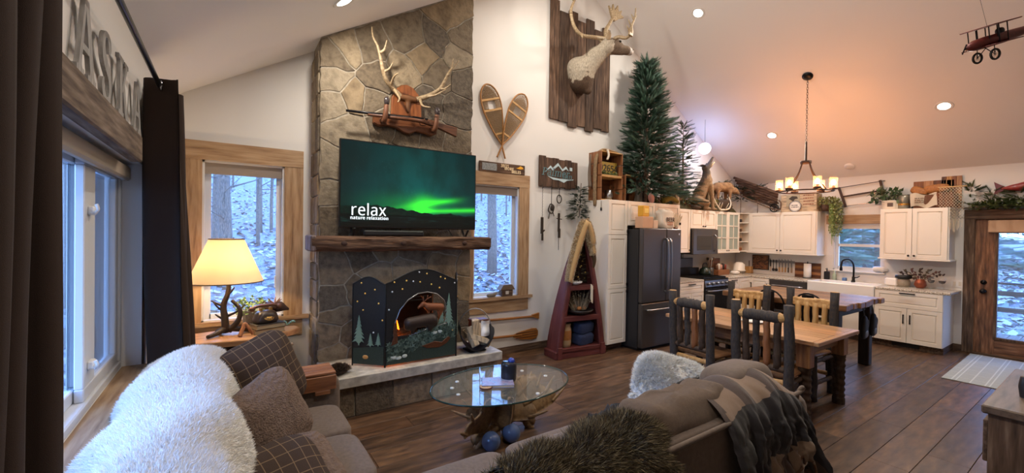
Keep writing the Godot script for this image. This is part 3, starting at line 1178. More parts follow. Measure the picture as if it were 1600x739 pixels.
	var mt := wpart(t, "mantel", b, mm)
	b = smb()
	for x in [0.92, 1.5, 2.2]:
		b.pillow(V(x, 1.565, -4.19), V(0.06, 0.05, 0.03), Basis.IDENTITY, 1.0, 10, 6)
	part(mt, "knot", b, mat(hx("3a2418"), 0.8))
	b = mb()
	b.box(V(0.655, 1.565, -4.36), V(0.05, 0.15, 0.34), 0.012)
	part(mt, "end_face", b, wood("grey_barn", 1, Color(0.95, 0.95, 1.05), 0.85))
	# electric fire: logs, embers and flames
	for i in 3:
		b = smb()
		var dx: float = [0.0, 0.12, -0.1][i]
		b.tube([V(1.38 + dx * 0.3, 0.44 + 0.05 * i, -4.62 + 0.03 * i), V(1.6 + dx, 0.46 + 0.05 * i, -4.58), V(1.84 + dx * 0.3, 0.44 + 0.06 * i, -4.6 - 0.02 * i)], 0.042, 10)
		wpart(t, "fire_log", b, M.log_dark)
	b = smb()
	for i in 60:
		b.pillow(V(rng.randf_range(1.36, 1.86), 0.41, rng.randf_range(-4.66, -4.54)), V(0.03, 0.02, 0.03), Basis.IDENTITY, 1.0, 5, 3)
	var em := wpart(t, "fire_embers", b, glow(Color(1.0, 0.35, 0.05), 3.0, hx("50200a")))
	for i in 7:
		b = smb()
		var fx := 1.36 + i * 0.075
		var fh: float = [0.2, 0.34, 0.38, 0.3, 0.16, 0.18, 0.12][i]
		b.tube(curve([V(fx, 0.41, -4.6), V(fx + 0.012, 0.41 + fh * 0.45, -4.59), V(fx - 0.01, 0.41 + fh, -4.6)], 4), [0.012, 0.02, 0.024, 0.026, 0.025, 0.022, 0.015, 0.009, 0.002], 8, 0.5)
		wpart(t, "flame", b, glow(Color(1.0, 0.42, 0.08), 5.0, hx("ff9a40")))
	var l := OmniLight3D.new()
	l.name = "fire_light"
	l.light_color = Color(1.0, 0.5, 0.18)
	l.light_energy = 0.12
	l.light_size = 0.08
	l.omni_range = 12
	l.shadow_enabled = true
	em.add_child(l)
	l.position = V(1.5, 0.55, -4.52)
	_television()
	_fire_screen()
	_hearth_things()

func _television():
	var t := thing("television", "large flat television on the mantel showing a green aurora over dark hills", "television", V(1.645, 1.63, -4.31))
	var w := 1.5
	var h := 0.865
	var b := mb()
	b.box(V(0, 0.085 + h / 2, -0.012), V(w, h, 0.04), 0.006)
	part(t, "bezel", b, mat(hx("0b0b0d"), 0.3))
	var im := Image.create(768, 432, false, Image.FORMAT_RGB8)
	var n := FastNoiseLite.new()
	n.frequency = 0.01
	for j in 432:
		for i in 768:
			var u := i / 768.0
			var v := j / 432.0
			var hill := 0.80 - 0.05 * sin(u * 5.0 + 0.6) - 0.02 * n.get_noise_2d(i * 1.3, 5) - 0.035 * exp(-pow((u - 0.78) / 0.07, 2))
			var c := Color(0.02, 0.10, 0.11)
			# teal sky glow
			var g := exp(-pow((u - 0.55) / 0.42, 2)) * (0.35 + 0.5 * v)
			c = c.lerp(Color(0.02, 0.42, 0.40), clampf(g, 0, 1))
			c = c.lerp(Color(0.02, 0.09, 0.08), clampf(0.5 * n.get_noise_2d(i * 0.6, j * 0.4) + 0.12, 0, 0.6))
			# aurora bands
			var bandy := 0.73 - 0.10 * (u - 0.45) + 0.04 * sin(u * 6.0)
			var a1 := exp(-pow((v - bandy) / (0.035 + 0.07 * exp(-pow((u - 0.55) / 0.12, 2))), 2)) * exp(-pow((u - 0.57) / 0.2, 2))
			var a2 := exp(-pow((v - (0.80 - 0.10 * (u - 0.55))) / 0.035, 2)) * smoothstep(0.42, 0.6, u)
			var a3 := exp(-pow((v - (0.66 - 0.25 * (u - 0.7))) / 0.035, 2)) * exp(-pow((u - 0.77) / 0.12, 2)) * 0.6
			c = c.lerp(Color(0.25, 1.0, 0.25), clampf(a1 + a2 * 0.8 + a3 * 0.8, 0, 0.95))
			c = c.lerp(Color(0.1, 0.55, 0.2), clampf(exp(-pow((v - 0.72) / 0.12, 2)) * exp(-pow((u - 0.5) / 0.3, 2)) * 0.6, 0, 1) * (1.0 - clampf(a1 + a2, 0, 1)))
			if v > hill:
				c = Color(0.01, 0.07, 0.06).lerp(Color(0.02, 0.16, 0.12), clampf(0.4 + n.get_noise_2d(i * 3.0, j * 6.0), 0, 1) * 0.7)
				if v > 0.88 and v < 0.955:
					c = Color(0.01, 0.04, 0.04).lerp(Color(0.08, 0.3, 0.27), clampf(n.get_noise_2d(i * 0.8, j * 5.0) + 0.1 - u * 0.25, 0, 1))
				elif v > 0.86:
					c = Color(0.005, 0.03, 0.03)
			im.set_pixel(i, j, c)
	for k in 120:
		var p := Vector2i(rng.randi_range(40, 730), rng.randi_range(10, 260))
		im.set_pixel(p.x, p.y, im.get_pixel(p.x, p.y).lightened(rng.randf_range(0.2, 0.6)))
	var tex := ImageTexture.create_from_image(im)
	b = mb()
	b.quad_uv(V(-w / 2 + 0.012, 0.085 + 0.022, 0.0095), V(w / 2 - 0.012, 0.085 + 0.022, 0.0095), V(w / 2 - 0.012, 0.085 + h - 0.012, 0.0095), V(-w / 2 + 0.012, 0.085 + h - 0.012, 0.0095))
	var m := mat(Color(0.02, 0.02, 0.02), 0.12)
	m.emission_enabled = true
	m.emission = Color.BLACK
	m.emission_texture = tex
	m.emission_energy_multiplier = 1.25
	part(t, "screen", b, m)
	var wm := glow(Color(0.85, 0.95, 1.0), 0.9)
	var s := part(t, "screen_title", text_mesh("relax", 0.16, 0.001, "Droid Sans", 300), wm)
	s.position = V(-0.47, 0.265, 0.011)
	s = part(t, "screen_subtitle", text_mesh("nature relaxation", 0.045, 0.001), wm)
	s.position = V(-0.46, 0.185, 0.011)
	for x in [-0.62, 0.62]:
		b = mb()
		b.box(V(x, 0.045, 0.045), V(0.022, 0.1, 0.014), 0.003, Basis(Vector3.RIGHT, 0.7 if x < 5 else 0.0))
		b.box(V(x, 0.045, -0.045), V(0.022, 0.1, 0.014), 0.003, Basis(Vector3.RIGHT, -0.7))
		part(t, "foot", b, M.black)
	var bar := mb()
	bar.box(V(1.42, 1.665, -4.24), V(0.62, 0.055, 0.06), 0.012)
	solo("soundbar", "black soundbar lying under the television on the mantel", "soundbar", bar, M.black)
	var l := AreaLight3D.new()
	l.name = "screen_light"
	l.area_size = Vector2(1.4, 0.8)
	l.light_color = Color(0.25, 0.8, 0.6)
	l.light_energy = 0.12
	l.shadow_enabled = true
	t.add_child(l)
	l.position = V(0, 0.5, 0.03)
	l.rotation.y = PI

func pine_poly(h: float, w: float, n: int, sd := 0) -> PackedVector2Array:
	var r := RandomNumberGenerator.new()
	r.seed = sd + 3
	var L := []
	var R := []
	for i in n:
		var f := float(i + 1) / n
		var yy := h * (1.0 - 0.9 * f)
		L.append(Vector2(-w / 2 * f * r.randf_range(0.8, 1.1), yy))
		L.append(Vector2(-w / 2 * f * 0.45, yy + h * 0.035))
		R.append(Vector2(w / 2 * f * r.randf_range(0.8, 1.1), yy + r.randf_range(-0.01, 0.01) * h))
		R.append(Vector2(w / 2 * f * 0.45, yy + h * 0.035))
	var p := PackedVector2Array([Vector2(0, h)])
	for q in L:
		p.append(q)
	p.append(Vector2(-w * 0.05, h * 0.06))
	p.append(Vector2(-w * 0.05, 0))
	p.append(Vector2(w * 0.05, 0))
	p.append(Vector2(w * 0.05, h * 0.06))
	R.reverse()
	for q in R:
		p.append(q)
	return p

func arch(w: float, side: float, top: float, n := 18) -> Array:
	# the curved upper edge of a screen panel from left to right
	var out := []
	for i in n + 1:
		var u := float(i) / n
		out.append(Vector2(u * w, side + (top - side) * pow(sin(u * PI), 1.3)))
	return out

func _fire_screen():
	var t := thing("fire_screen", "black folding fire screen with cut-out forest, bear and moose standing on the hearth", "fire screen", V(1.257, 0.385, -3.985))
	var metal := mat(hx("1a1b1c"), 0.6, 0.1, T.mottle, Vector3.ONE * 6)
	var paint := mat(hx("2c4038"), 0.6, 0.1, T.mottle, Vector3.ONE * 8)
	var pine := mat(hx("7fa08f"), 0.6, 0.0, T.fine, Vector3.ONE * 6)
	var bronze := mat(hx("6d4026"), 0.45, 0.3, T.mottle, Vector3.ONE * 8)
	var w := 0.745
	# centre panel with an arched opening
	var b := mb()
	var pol := PackedVector2Array([Vector2(0, 0.02), Vector2(w, 0.02)])
	var up := arch(w, 0.80, 0.925)
	up.reverse()
	for q in up:
		pol.append(q)
	# run in along a slit to the opening and round it
	var hole := []
	for q in [[0.075, 0.29], [0.085, 0.40], [0.14, 0.54], [0.22, 0.63], [0.32, 0.685], [0.42, 0.695], [0.52, 0.67], [0.60, 0.6], [0.635, 0.5], [0.64, 0.36], [0.45, 0.33], [0.25, 0.28]]:
		hole.append(Vector2(q[0], q[1]))
	pol.append(Vector2(0, 0.2901))
	for q in hole:
		pol.append(q)
	pol.append(Vector2(0.075, 0.2895))
	pol.append(Vector2(0, 0.2895))
	b.prism(pol, -0.003, 0.003)
	var cp := part(t, "centre_panel", b, metal)
	var rim := mb()
	rim.smooth()
	var pts := []
	for q in hole:
		pts.append(V(q.x, q.y, 0.005))
	rim.tube(pts, 0.006, 6)
	part(cp, "opening_rim", rim, M.steel)
	rim = smb()
	pts = [V(0, 0, 0)]
	for q in arch(w, 0.80, 0.925):
		pts.append(V(q.x, q.y, 0))
	pts.append(V(w, 0, 0))
	rim.tube(pts, 0.007, 6)
	part(cp, "frame_rod", rim, metal)
	# painted ground band and relief foliage
	b = mb()
	b.prism(PackedVector2Array([Vector2(0.01, 0.02), Vector2(w - 0.01, 0.02), Vector2(w - 0.01, 0.38), Vector2(0.6, 0.36), Vector2(0.45, 0.33), Vector2(0.3, 0.29), Vector2(0.14, 0.24), Vector2(0.01, 0.2)]), 0.003, 0.006)
	part(cp, "painted_ground", b, paint)
	var leaf := mb()
	leaf.tri(V(-0.008, 0, 0), V(0.008, 0, 0), V(0, 0.028, 0.006))
	leaf.tri(V(-0.02, 0.008, 0), V(0, 0, 0), V(-0.004, 0.012, 0.005))
	leaf.tri(V(0.02, 0.008, 0), V(0, 0, 0), V(0.004, 0.012, 0.005))
	var xs := []
	for i in 420:
		var x := rng.randf_range(0.02, w - 0.02)
		var hi := lerpf(0.22, 0.37, smoothstep(0.0, 0.6, x))
		xs.append(Transform3D(Basis(Vector3.BACK, rng.randf_range(-0.9, 0.9)).scaled(Vector3.ONE * rng.randf_range(0.7, 1.5)), V(x, rng.randf_range(hi - 0.17, hi), 0.007)))
	var fm := mat(Color.WHITE, 0.6)
	fm.vertex_color_use_as_albedo = true
	multi(cp, "foliage", leaf.mesh(), xs, fm, [Color(0.05, 0.09, 0.07), Color(0.1, 0.16, 0.12), Color(0.17, 0.25, 0.2), Color(0.07, 0.11, 0.08)])
	b = mb()
	for q in [[0.08, 0.07, 0.05], [0.13, 0.06, 0.04], [0.19, 0.07, 0.035], [0.50, 0.26, 0.05], [0.56, 0.265, 0.04]]:
		b.smooth()
		b.pillow(V(q[0], q[1] + 0.015, 0.006), V(q[2] * 1.5, 0.035, 0.014), Basis.IDENTITY, 0.9, 10, 6)
	part(cp, "snow_clump", b, mat(hx("b9c4bd"), 0.8))
	b = mb()
	b.prism(PackedVector2Array([Vector2(0.36, 0.16), Vector2(0.42, 0.13), Vector2(0.55, 0.12), Vector2(0.63, 0.15), Vector2(0.68, 0.2), Vector2(0.65, 0.22), Vector2(0.58, 0.17), Vector2(0.5, 0.19), Vector2(0.42, 0.17)]), 0.006, 0.014, Transform3D.IDENTITY, -0.003)
	part(cp, "fallen_log", b, bronze)
	b = mb()
	b.prism(pine_poly(0.34, 0.12, 8), 0.006, 0.012, Transform3D(Basis.IDENTITY, V(0.655, 0.33, 0)), -0.002)
	part(cp, "pine_cutout", b, pine)
	b = mb()
	b.prism(pine_poly(0.24, 0.09, 7, 2), 0.0, 0.006, Transform3D(Basis.IDENTITY, V(0.575, 0.33, 0)), -0.002)
	part(cp, "pine_cutout", b, pine)
	# bear and moose figures in half relief
	b = smb()
	blob(b, [[V(0.24, 0.40, 0), V(0.46, 0.415, 0), 0.055, 0.065], [V(0.46, 0.40, 0), V(0.5, 0.37, 0), 0.05, 0.035], [V(0.235, 0.4, 0), V(0.215, 0.36, 0), 0.04, 0.028], [V(0.27, 0.38, 0), V(0.265, 0.31, 0.01), 0.03, 0.02], [V(0.44, 0.38, 0), V(0.45, 0.32, 0.01), 0.035, 0.022]], 0.011, 0.03)
	part(cp, "bear_figure", b, mat(hx("3a2a22"), 0.5, 0.2, T.fine, Vector3.ONE * 6))
	b = smb()
	blob(b, [[V(0.43, 0.545, -0.01), V(0.57, 0.53, -0.01), 0.038, 0.04], [V(0.43, 0.55, -0.01), V(0.38, 0.575, -0.01), 0.028, 0.02], [V(0.38, 0.575, -0.01), V(0.335, 0.545, -0.01), 0.022, 0.015], [V(0.44, 0.53, -0.01), V(0.44, 0.42, -0.01), 0.018, 0.009], [V(0.57, 0.52, -0.01), V(0.59, 0.39, -0.01), 0.022, 0.009], [V(0.555, 0.52, 0.0), V(0.55, 0.4, 0.0), 0.02, 0.009]], 0.01, 0.02)
	for s in [-1, 1]:
		b.tube(curve([V(0.385, 0.59, -0.01), V(0.40 + 0.015 * s, 0.63, -0.01 + 0.02 * s), V(0.385 + 0.03 * s, 0.66, 0.02 * s)], 3), 0.006, 5)
		b.tube(curve([V(0.395 + 0.012 * s, 0.62, 0.01 * s), V(0.42 + 0.03 * s, 0.65, 0.03 * s)], 3), 0.005, 5)
	part(cp, "moose_figure", b, mat(hx("8a4f2c"), 0.5, 0.2, T.fine, Vector3.ONE * 6))
	b = mb()
	b.prism(PackedVector2Array([Vector2(0.05, 0.2), Vector2(0.12, 0.22), Vector2(0.11, 0.38), Vector2(0.085, 0.42), Vector2(0.07, 0.36), Vector2(0.075, 0.28)]), 0.004, 0.014, Transform3D.IDENTITY, -0.003)
	part(cp, "fox_figure", b, bronze)
	# glass beads for stars
	var bead := mb()
	bead.smooth()
	bead.pillow(Vector3.ZERO, Vector3.ONE * 0.017, Basis.IDENTITY, 1.0, 8, 5)
	var bm := bead.mesh()
	var warm := mat(hx("f0c060"), 0.2)
	var cool := mat(hx("cfd3d8"), 0.2)
	for q in [[0.06, 0.72], [0.08, 0.86 - 0.05], [0.16, 0.74], [0.2, 0.82], [0.27, 0.81], [0.33, 0.9], [0.34, 0.80], [0.41, 0.88], [0.46, 0.77], [0.56, 0.84], [0.61, 0.82], [0.55, 0.73], [0.72, 0.77], [0.03, 0.55], [0.70, 0.28]]:
		var o := part(cp, "star_bead", bm, warm if int(q[0] * 100) % 3 != 0 else cool)
		o.position = V(q[0], minf(q[1], 0.78 + 0.12 * sin(q[0] / w * PI)), 0.006)
	# side panels, swung back
	for side in 2:
		var ang := deg_to_rad(-44.0) if side == 0 else deg_to_rad(-66.0)
		var wd := 0.335
		b = mb()
		pol = PackedVector2Array([Vector2(0, 0.02), Vector2(wd, 0.02)])
		up = arch(wd, 0.79, 0.86)
		up.reverse()
		for q in up:
			pol.append(q)
		b.prism(pol, -0.003, 0.003)
		rim = smb()
		pts = [V(0, 0, 0)]
		for q in arch(wd, 0.79, 0.86):
			pts.append(V(q.x, q.y, 0))
		pts.append(V(wd, 0, 0))
		rim.tube(pts, 0.007, 6)
		var sp := part(t, "side_panel", b, metal)
		part(sp, "frame_rod", rim, metal)
		if side == 0:
			# its right edge meets the centre panel at the origin
			sp.transform = Transform3D(Basis(Vector3.UP, ang), Vector3.ZERO) * Transform3D(Basis.IDENTITY, V(-wd - 0.004, 0, 0))
		else:
			sp.transform = Transform3D(Basis(Vector3.UP, -ang), V(w + 0.004, 0, 0))
		b = mb()
		b.prism(PackedVector2Array([Vector2(0.01, 0.02), Vector2(wd - 0.01, 0.02), Vector2(wd - 0.01, 0.2), Vector2(0.01, 0.17)]), 0.003, 0.006)
		part(sp, "painted_ground", b, paint)
		for q in [[0.07, 0.2, 0.29, 0.13], [0.19, 0.19, 0.13, 0.075], [0.27, 0.2, 0.13, 0.075]]:
			b = mb()
			b.prism(pine_poly(q[2], q[3], 7, int(q[0] * 100)), 0.006, 0.012, Transform3D(Basis.IDENTITY, V(q[0], q[1], 0)), -0.002)
			part(sp, "pine_cutout", b, pine)
		for q in [[0.05, 0.62], [0.11, 0.54], [0.13, 0.70], [0.23, 0.74], [0.27, 0.61], [0.22, 0.33], [0.09, 0.8], [0.31, 0.45]]:
			var o := part(sp, "star_bead", bm, warm if int(q[0] * 100) % 2 != 0 else cool)
			o.position = V(q[0], q[1], 0.006)
		b = smb()
		b.pillow(V(0.14, 0.09, 0.008), V(0.06, 0.04, 0.014), Basis.IDENTITY, 0.9, 10, 6)
		part(sp, "beaver_figure", b, mat(hx("b98a4e"), 0.5))

func _hearth_things():
	# coal-scuttle shaped log carrier with split logs
	var t := thing("log_bucket", "black metal log carrier with wire handle standing on the hearth beside the fire screen", "log holder", V(2.28, 0.385, -4.08))
	var b := smb()
	var open := Basis(Vector3.UP, 0.75) * Basis(Vector3.RIGHT, 0.5)
	b.grid(func(u: float, v: float):
		var a := lerpf(-PI * 1.08, PI * 0.08, u)
		return V(0, 0.19, 0) + Basis(Vector3.UP, -0.35) * V(cos(a) * 0.185 * (0.9 + 0.1 * v), sin(a) * 0.175 + 0.05 * absf(cos(a)), lerpf(-0.14, 0.15, v) * (1.0 + 0.25 * absf(cos(a)))), 24, 6)
	b.grid(func(u: float, v: float):
		var a := lerpf(PI * 0.08, -PI * 1.08, u)
		return V(0, 0.19, 0) + Basis(Vector3.UP, -0.35) * V(cos(a) * 0.178 * (0.9 + 0.1 * v), sin(a) * 0.168 + 0.05 * absf(cos(a)), lerpf(-0.138, 0.148, v) * (1.0 + 0.25 * absf(cos(a)))), 24, 6)
	part(t, "body", b, mat(hx("2d2d31"), 0.45, 0.5))
	b = smb()
	var pts := []
	for i in 13:
		var a := PI * i / 12.0
		pts.append(Basis(Vector3.UP, -0.35) * V(cos(a) * 0.19, sin(a) * 0.26 + 0.2, 0.0))
	b.tube(pts, 0.006, 6)
	part(t, "handle", b, M.steel)
	b = mb()
	b.bx(-0.1, 0.1, 0.0, 0.02, -0.09, 0.09, 0.004)
	part(t, "foot", b, M.black_metal)
	var lm := mat(hx("d9c19c"), 0.8, 0, T.grain, Vector3(3, 0.5, 3), false)
	var labs := ["split birch log lying at the left of the log carrier", "short split log at the bottom of the log carrier", "split log standing at the back of the log carrier", "pale split log leaning at the right in the log carrier", "split log on top of the pile in the log carrier"]
	for i in 5:
		b = mb()
		var q: Array = [[-0.05, 0.16, 0.04], [0.03, 0.13, 0.09], [0.0, 0.21, -0.02], [0.08, 0.2, 0.03], [-0.02, 0.24, 0.05]][i]
		var bs := Basis(V(0.3 * i - 0.5, 0.2, 1).normalized(), 0.8 * i + 0.3) * Basis(Vector3.RIGHT, 1.2)
		b.prism(PackedVector2Array([Vector2(-0.045, -0.03), Vector2(0.05, -0.035), Vector2(0.015, 0.05), Vector2(-0.03, 0.035)]), -0.11, 0.11, Transform3D(bs, V(0, 0, 0)), -0.006)
		solo("split_log", labs[i], "log", b, lm, V(2.28 + q[0], 0.385 + q[1], -4.08 + q[2]), 0, "logs in the carrier")
	b = mb()
	b.grid(func(u: float, v: float): return V((u - 0.5) * 0.1, (v - 0.5) * 0.17, 0.02 * sin(u * 4.0) + 0.012 * sin(v * 7.0)), 8, 10)
	solo("newspaper", "crumpled white paper stuck in the log carrier", "paper", b, mat(hx("efece4"), 0.9), V(2.37, 0.63, -4.0), -0.3)
	# small dark red box behind the carrier
	b = mb()
	b.box(V(0, 0.13, 0), V(0.2, 0.26, 0.12), 0.006)
	var bt := thing("match_box", "dark red leather match box behind the log carrier", "box", V(2.45, 0.385, -4.3))
	part(bt, "body", b, mat(hx("5d332b"), 0.6, 0, T.mottle, Vector3.ONE * 5))
	b = mb()
	b.box(V(0, 0.275, 0), V(0.21, 0.03, 0.13), 0.006)
	part(bt, "lid", b, mat(hx("70463c"), 0.6, 0, T.mottle, Vector3.ONE * 5))
	# small pelt lying at the left end of the hearth
	b = smb()
	b.pillow(V(0, 0.04, 0), V(0.22, 0.08, 0.12), Basis.IDENTITY, 0.9, 18, 10)
	var p := thing("pelt_roll", "small dark brown fur bundle lying on the left end of the hearth slab", "fur", V(0.83, 0.385, -4.0), 0.4)
	part(p, "pelt", b, mat(hx("2e1f16"), 0.95))
	fur(p, "fur_hairs", 900, 0.035, 0.0025, [Color(0.03, 0.018, 0.01), Color(0.07, 0.04, 0.02), Color(0.11, 0.07, 0.04)], func(u: float, v: float):
		var a: float = u * TAU
		var c: float = v * PI * 0.5
		return [V(cos(c) * cos(a) * 0.11, 0.04 + sin(c) * 0.04, cos(c) * sin(a) * 0.06), V(cos(c) * cos(a), sin(c) * 1.2, cos(c) * sin(a)).normalized()])
	# canoe paddles on brackets behind the hearth
	var dm := wood("honey", 0, Color(0.8, 0.66, 0.5), 0.4)
	t = thing("paddle", "wooden paddle handle end pointing right below the window by the fireplace", "paddle", V(3.35, 0.495, WALL_A + 0.03), 0, "paddles hung under the window")
	b = smb()
	b.tube([V(-0.6, 0.015, 0), V(0.33, -0.012, 0)], 0.017, 8)
	part(t, "shaft", b, dm)
	b = mb()
	b.prism(PackedVector2Array([Vector2(0.3, -0.018), Vector2(0.42, -0.055), Vector2(0.425, 0.035), Vector2(0.3, 0.016)]), -0.014, 0.014, Transform3D.IDENTITY, -0.004)
	part(t, "grip", b, dm)
	t = thing("paddle", "wooden paddle with its striped blade pointing right, just above the floor", "paddle", V(3.35, 0.24, WALL_A + 0.03), 0, "paddles hung under the window")
	b = smb()
	b.tube([V(-0.6, 0.03, 0), V(0.12, 0.0, 0)], 0.017, 8)
	part(t, "shaft", b, dm)
	b = mb()
	b.prism(PackedVector2Array([Vector2(-0.02, -0.018), Vector2(0.1, -0.06), Vector2(0.3, -0.085), Vector2(0.38, -0.075), Vector2(0.41, -0.03), Vector2(0.41, 0.03), Vector2(0.38, 0.07), Vector2(0.3, 0.078), Vector2(0.12, 0.055), Vector2(-0.02, 0.02)]), -0.01, 0.01, Transform3D.IDENTITY, -0.004)
	var bl := part(t, "blade", b, dm)
	for y in [-0.035, 0.0, 0.035]:
		b = mb()
		b.box(V(0.2, y, 0.0105), V(0.36, 0.012, 0.003), 0.001)
		part(bl, "inlay_stripe", b, M.walnut_x)

func fur(parent: Node, called: String, n: int, length: float, thick: float, cols: Array, surf, lean := Vector3.ZERO, jitter := 0.5):
	# tapered hairs over a surface: surf(u, v) returns [place, outward]
	var h := mb()
	h.tri(V(-thick, 0, 0), V(thick, 0, 0), V(0, length * 0.6, length * 0.18))
	h.tri(V(0, 0, -thick), V(0, 0, thick), V(thick * 0.4, length, length * 0.35))
	h.tri(V(-thick, 0, thick), V(thick, 0, -thick), V(-thick * 0.6, length * 0.85, -length * 0.1))
	var xs := []
	for i in n:
		var s: Array = surf.call(rng.randf(), rng.randf())
		var up: Vector3 = (s[1] + lean + V(rng.randf_range(-1, 1), rng.randf_range(-1, 1), rng.randf_range(-1, 1)) * jitter).normalized()
		var q := Quaternion(Vector3.UP, up) if up.y > -0.999 else Quaternion(Vector3.RIGHT, PI)
		xs.append(Transform3D((Basis(q) * Basis(Vector3.UP, rng.randf() * TAU)).scaled(Vector3.ONE * rng.randf_range(0.6, 1.2)), s[0]))
	var m := mat(Color.WHITE, 0.9)
	m.vertex_color_use_as_albedo = true
	return multi(parent, called, h.mesh(), xs, m, cols)

# ---------------------------------------------------------------- kitchen

func door_mesh(w: float, h: float, st := 0.055) -> MB:
	# raised-panel door, lower left corner at the origin, face towards +z
	var b := mb()
	b.bx(0, w, 0, h, 0, 0.008)
	for r in [[0, st, 0, h], [w - st, w, 0, h], [st, w - st, 0, st], [st, w - st, h - st, h]]:
		b.bx(r[0], r[1], r[2], r[3], 0.006, 0.021, 0.002)
	if w > st * 2 + 0.06 and h > st * 2 + 0.04:
		b.prism(PackedVector2Array([Vector2(st + 0.012, st + 0.012), Vector2(w - st - 0.012, st + 0.012), Vector2(w - st - 0.012, h - st - 0.012), Vector2(st + 0.012, h - st - 0.012)]), 0.006, 0.019, Transform3D.IDENTITY, -0.011)
	return b

func add_door(t: Node3D, x0: float, x1: float, y0: float, y1: float, handle: String, called := "door", z := 0.0):
	var g := 0.003
	var d := part(t, called, door_mesh(x1 - x0 - 2 * g, y1 - y0 - 2 * g), M.cabinet)
	d.position = V(x0 + g, y0 + g, z)
	var w := x1 - x0 - 2 * g
	var h := y1 - y0 - 2 * g
	var b := smb()
	var hp := handle.split(" ")
	if hp[0] == "knob":
		var kx := 0.03 if hp[1].contains("l") else w - 0.03
		var ky := 0.045 if hp[1].contains("b") else h - 0.045
		b.lathe([Vector2(0.006, 0), Vector2(0.006, 0.014), Vector2(0.014, 0.018), Vector2(0.015, 0.024), Vector2(0.009, 0.029), Vector2(0, 0.03)], 12, Transform3D(Basis(Vector3.RIGHT, PI / 2), V(kx, ky, 0.021)))
	elif hp[0] == "bar":
		b.smooth(false)
		var kx := 0.035 if hp[1].contains("l") else w - 0.035
		var ky := 0.16 if hp[1].contains("b") else h - 0.16
		b.bx(kx - 0.007, kx + 0.007, ky - 0.07, ky + 0.07, 0.036, 0.048, 0.003)
		for s in [-0.06, 0.06]:
			b.bx(kx - 0.006, kx + 0.006, ky + s - 0.006, ky + s + 0.006, 0.02, 0.04)
	elif hp[0] == "cup":
		b.smooth(false)
		b.bx(w / 2 - 0.09, w / 2 + 0.09, h - 0.035, h - 0.018, 0.036, 0.048, 0.003)
		for s in [-0.08, 0.08]:
			b.bx(w / 2 + s - 0.006, w / 2 + s + 0.006, h - 0.033, h - 0.02, 0.02, 0.04)
	elif hp[0] == "latch":
		b.smooth(false)
		var ky := 0.05 if hp[1].contains("b") else h - 0.05
		b.bx(w - 0.012, w + 0.012, ky - 0.02, ky + 0.02, 0.02, 0.04, 0.003)
	if handle != "none":
		part(d, "handle", b, M.black_metal)
	return d

func cabinet(called: String, label: String, at: Vector3, turn: float, w: float, h: float, d: float, toe: bool) -> Node3D:
	var t := thing(called, label, "cabinet", at, turn)
	var b := mb()
	b.bx(0, w, 0.1 if toe else 0.0, h, -d, -0.001, 0.002)
	part(t, "body", b, M.cabinet)
	if toe:
		b = mb()
		b.bx(0.0, w, 0.0, 0.1, -d, -0.06)
		part(t, "toe_kick", b, M.barn_x)
	return t

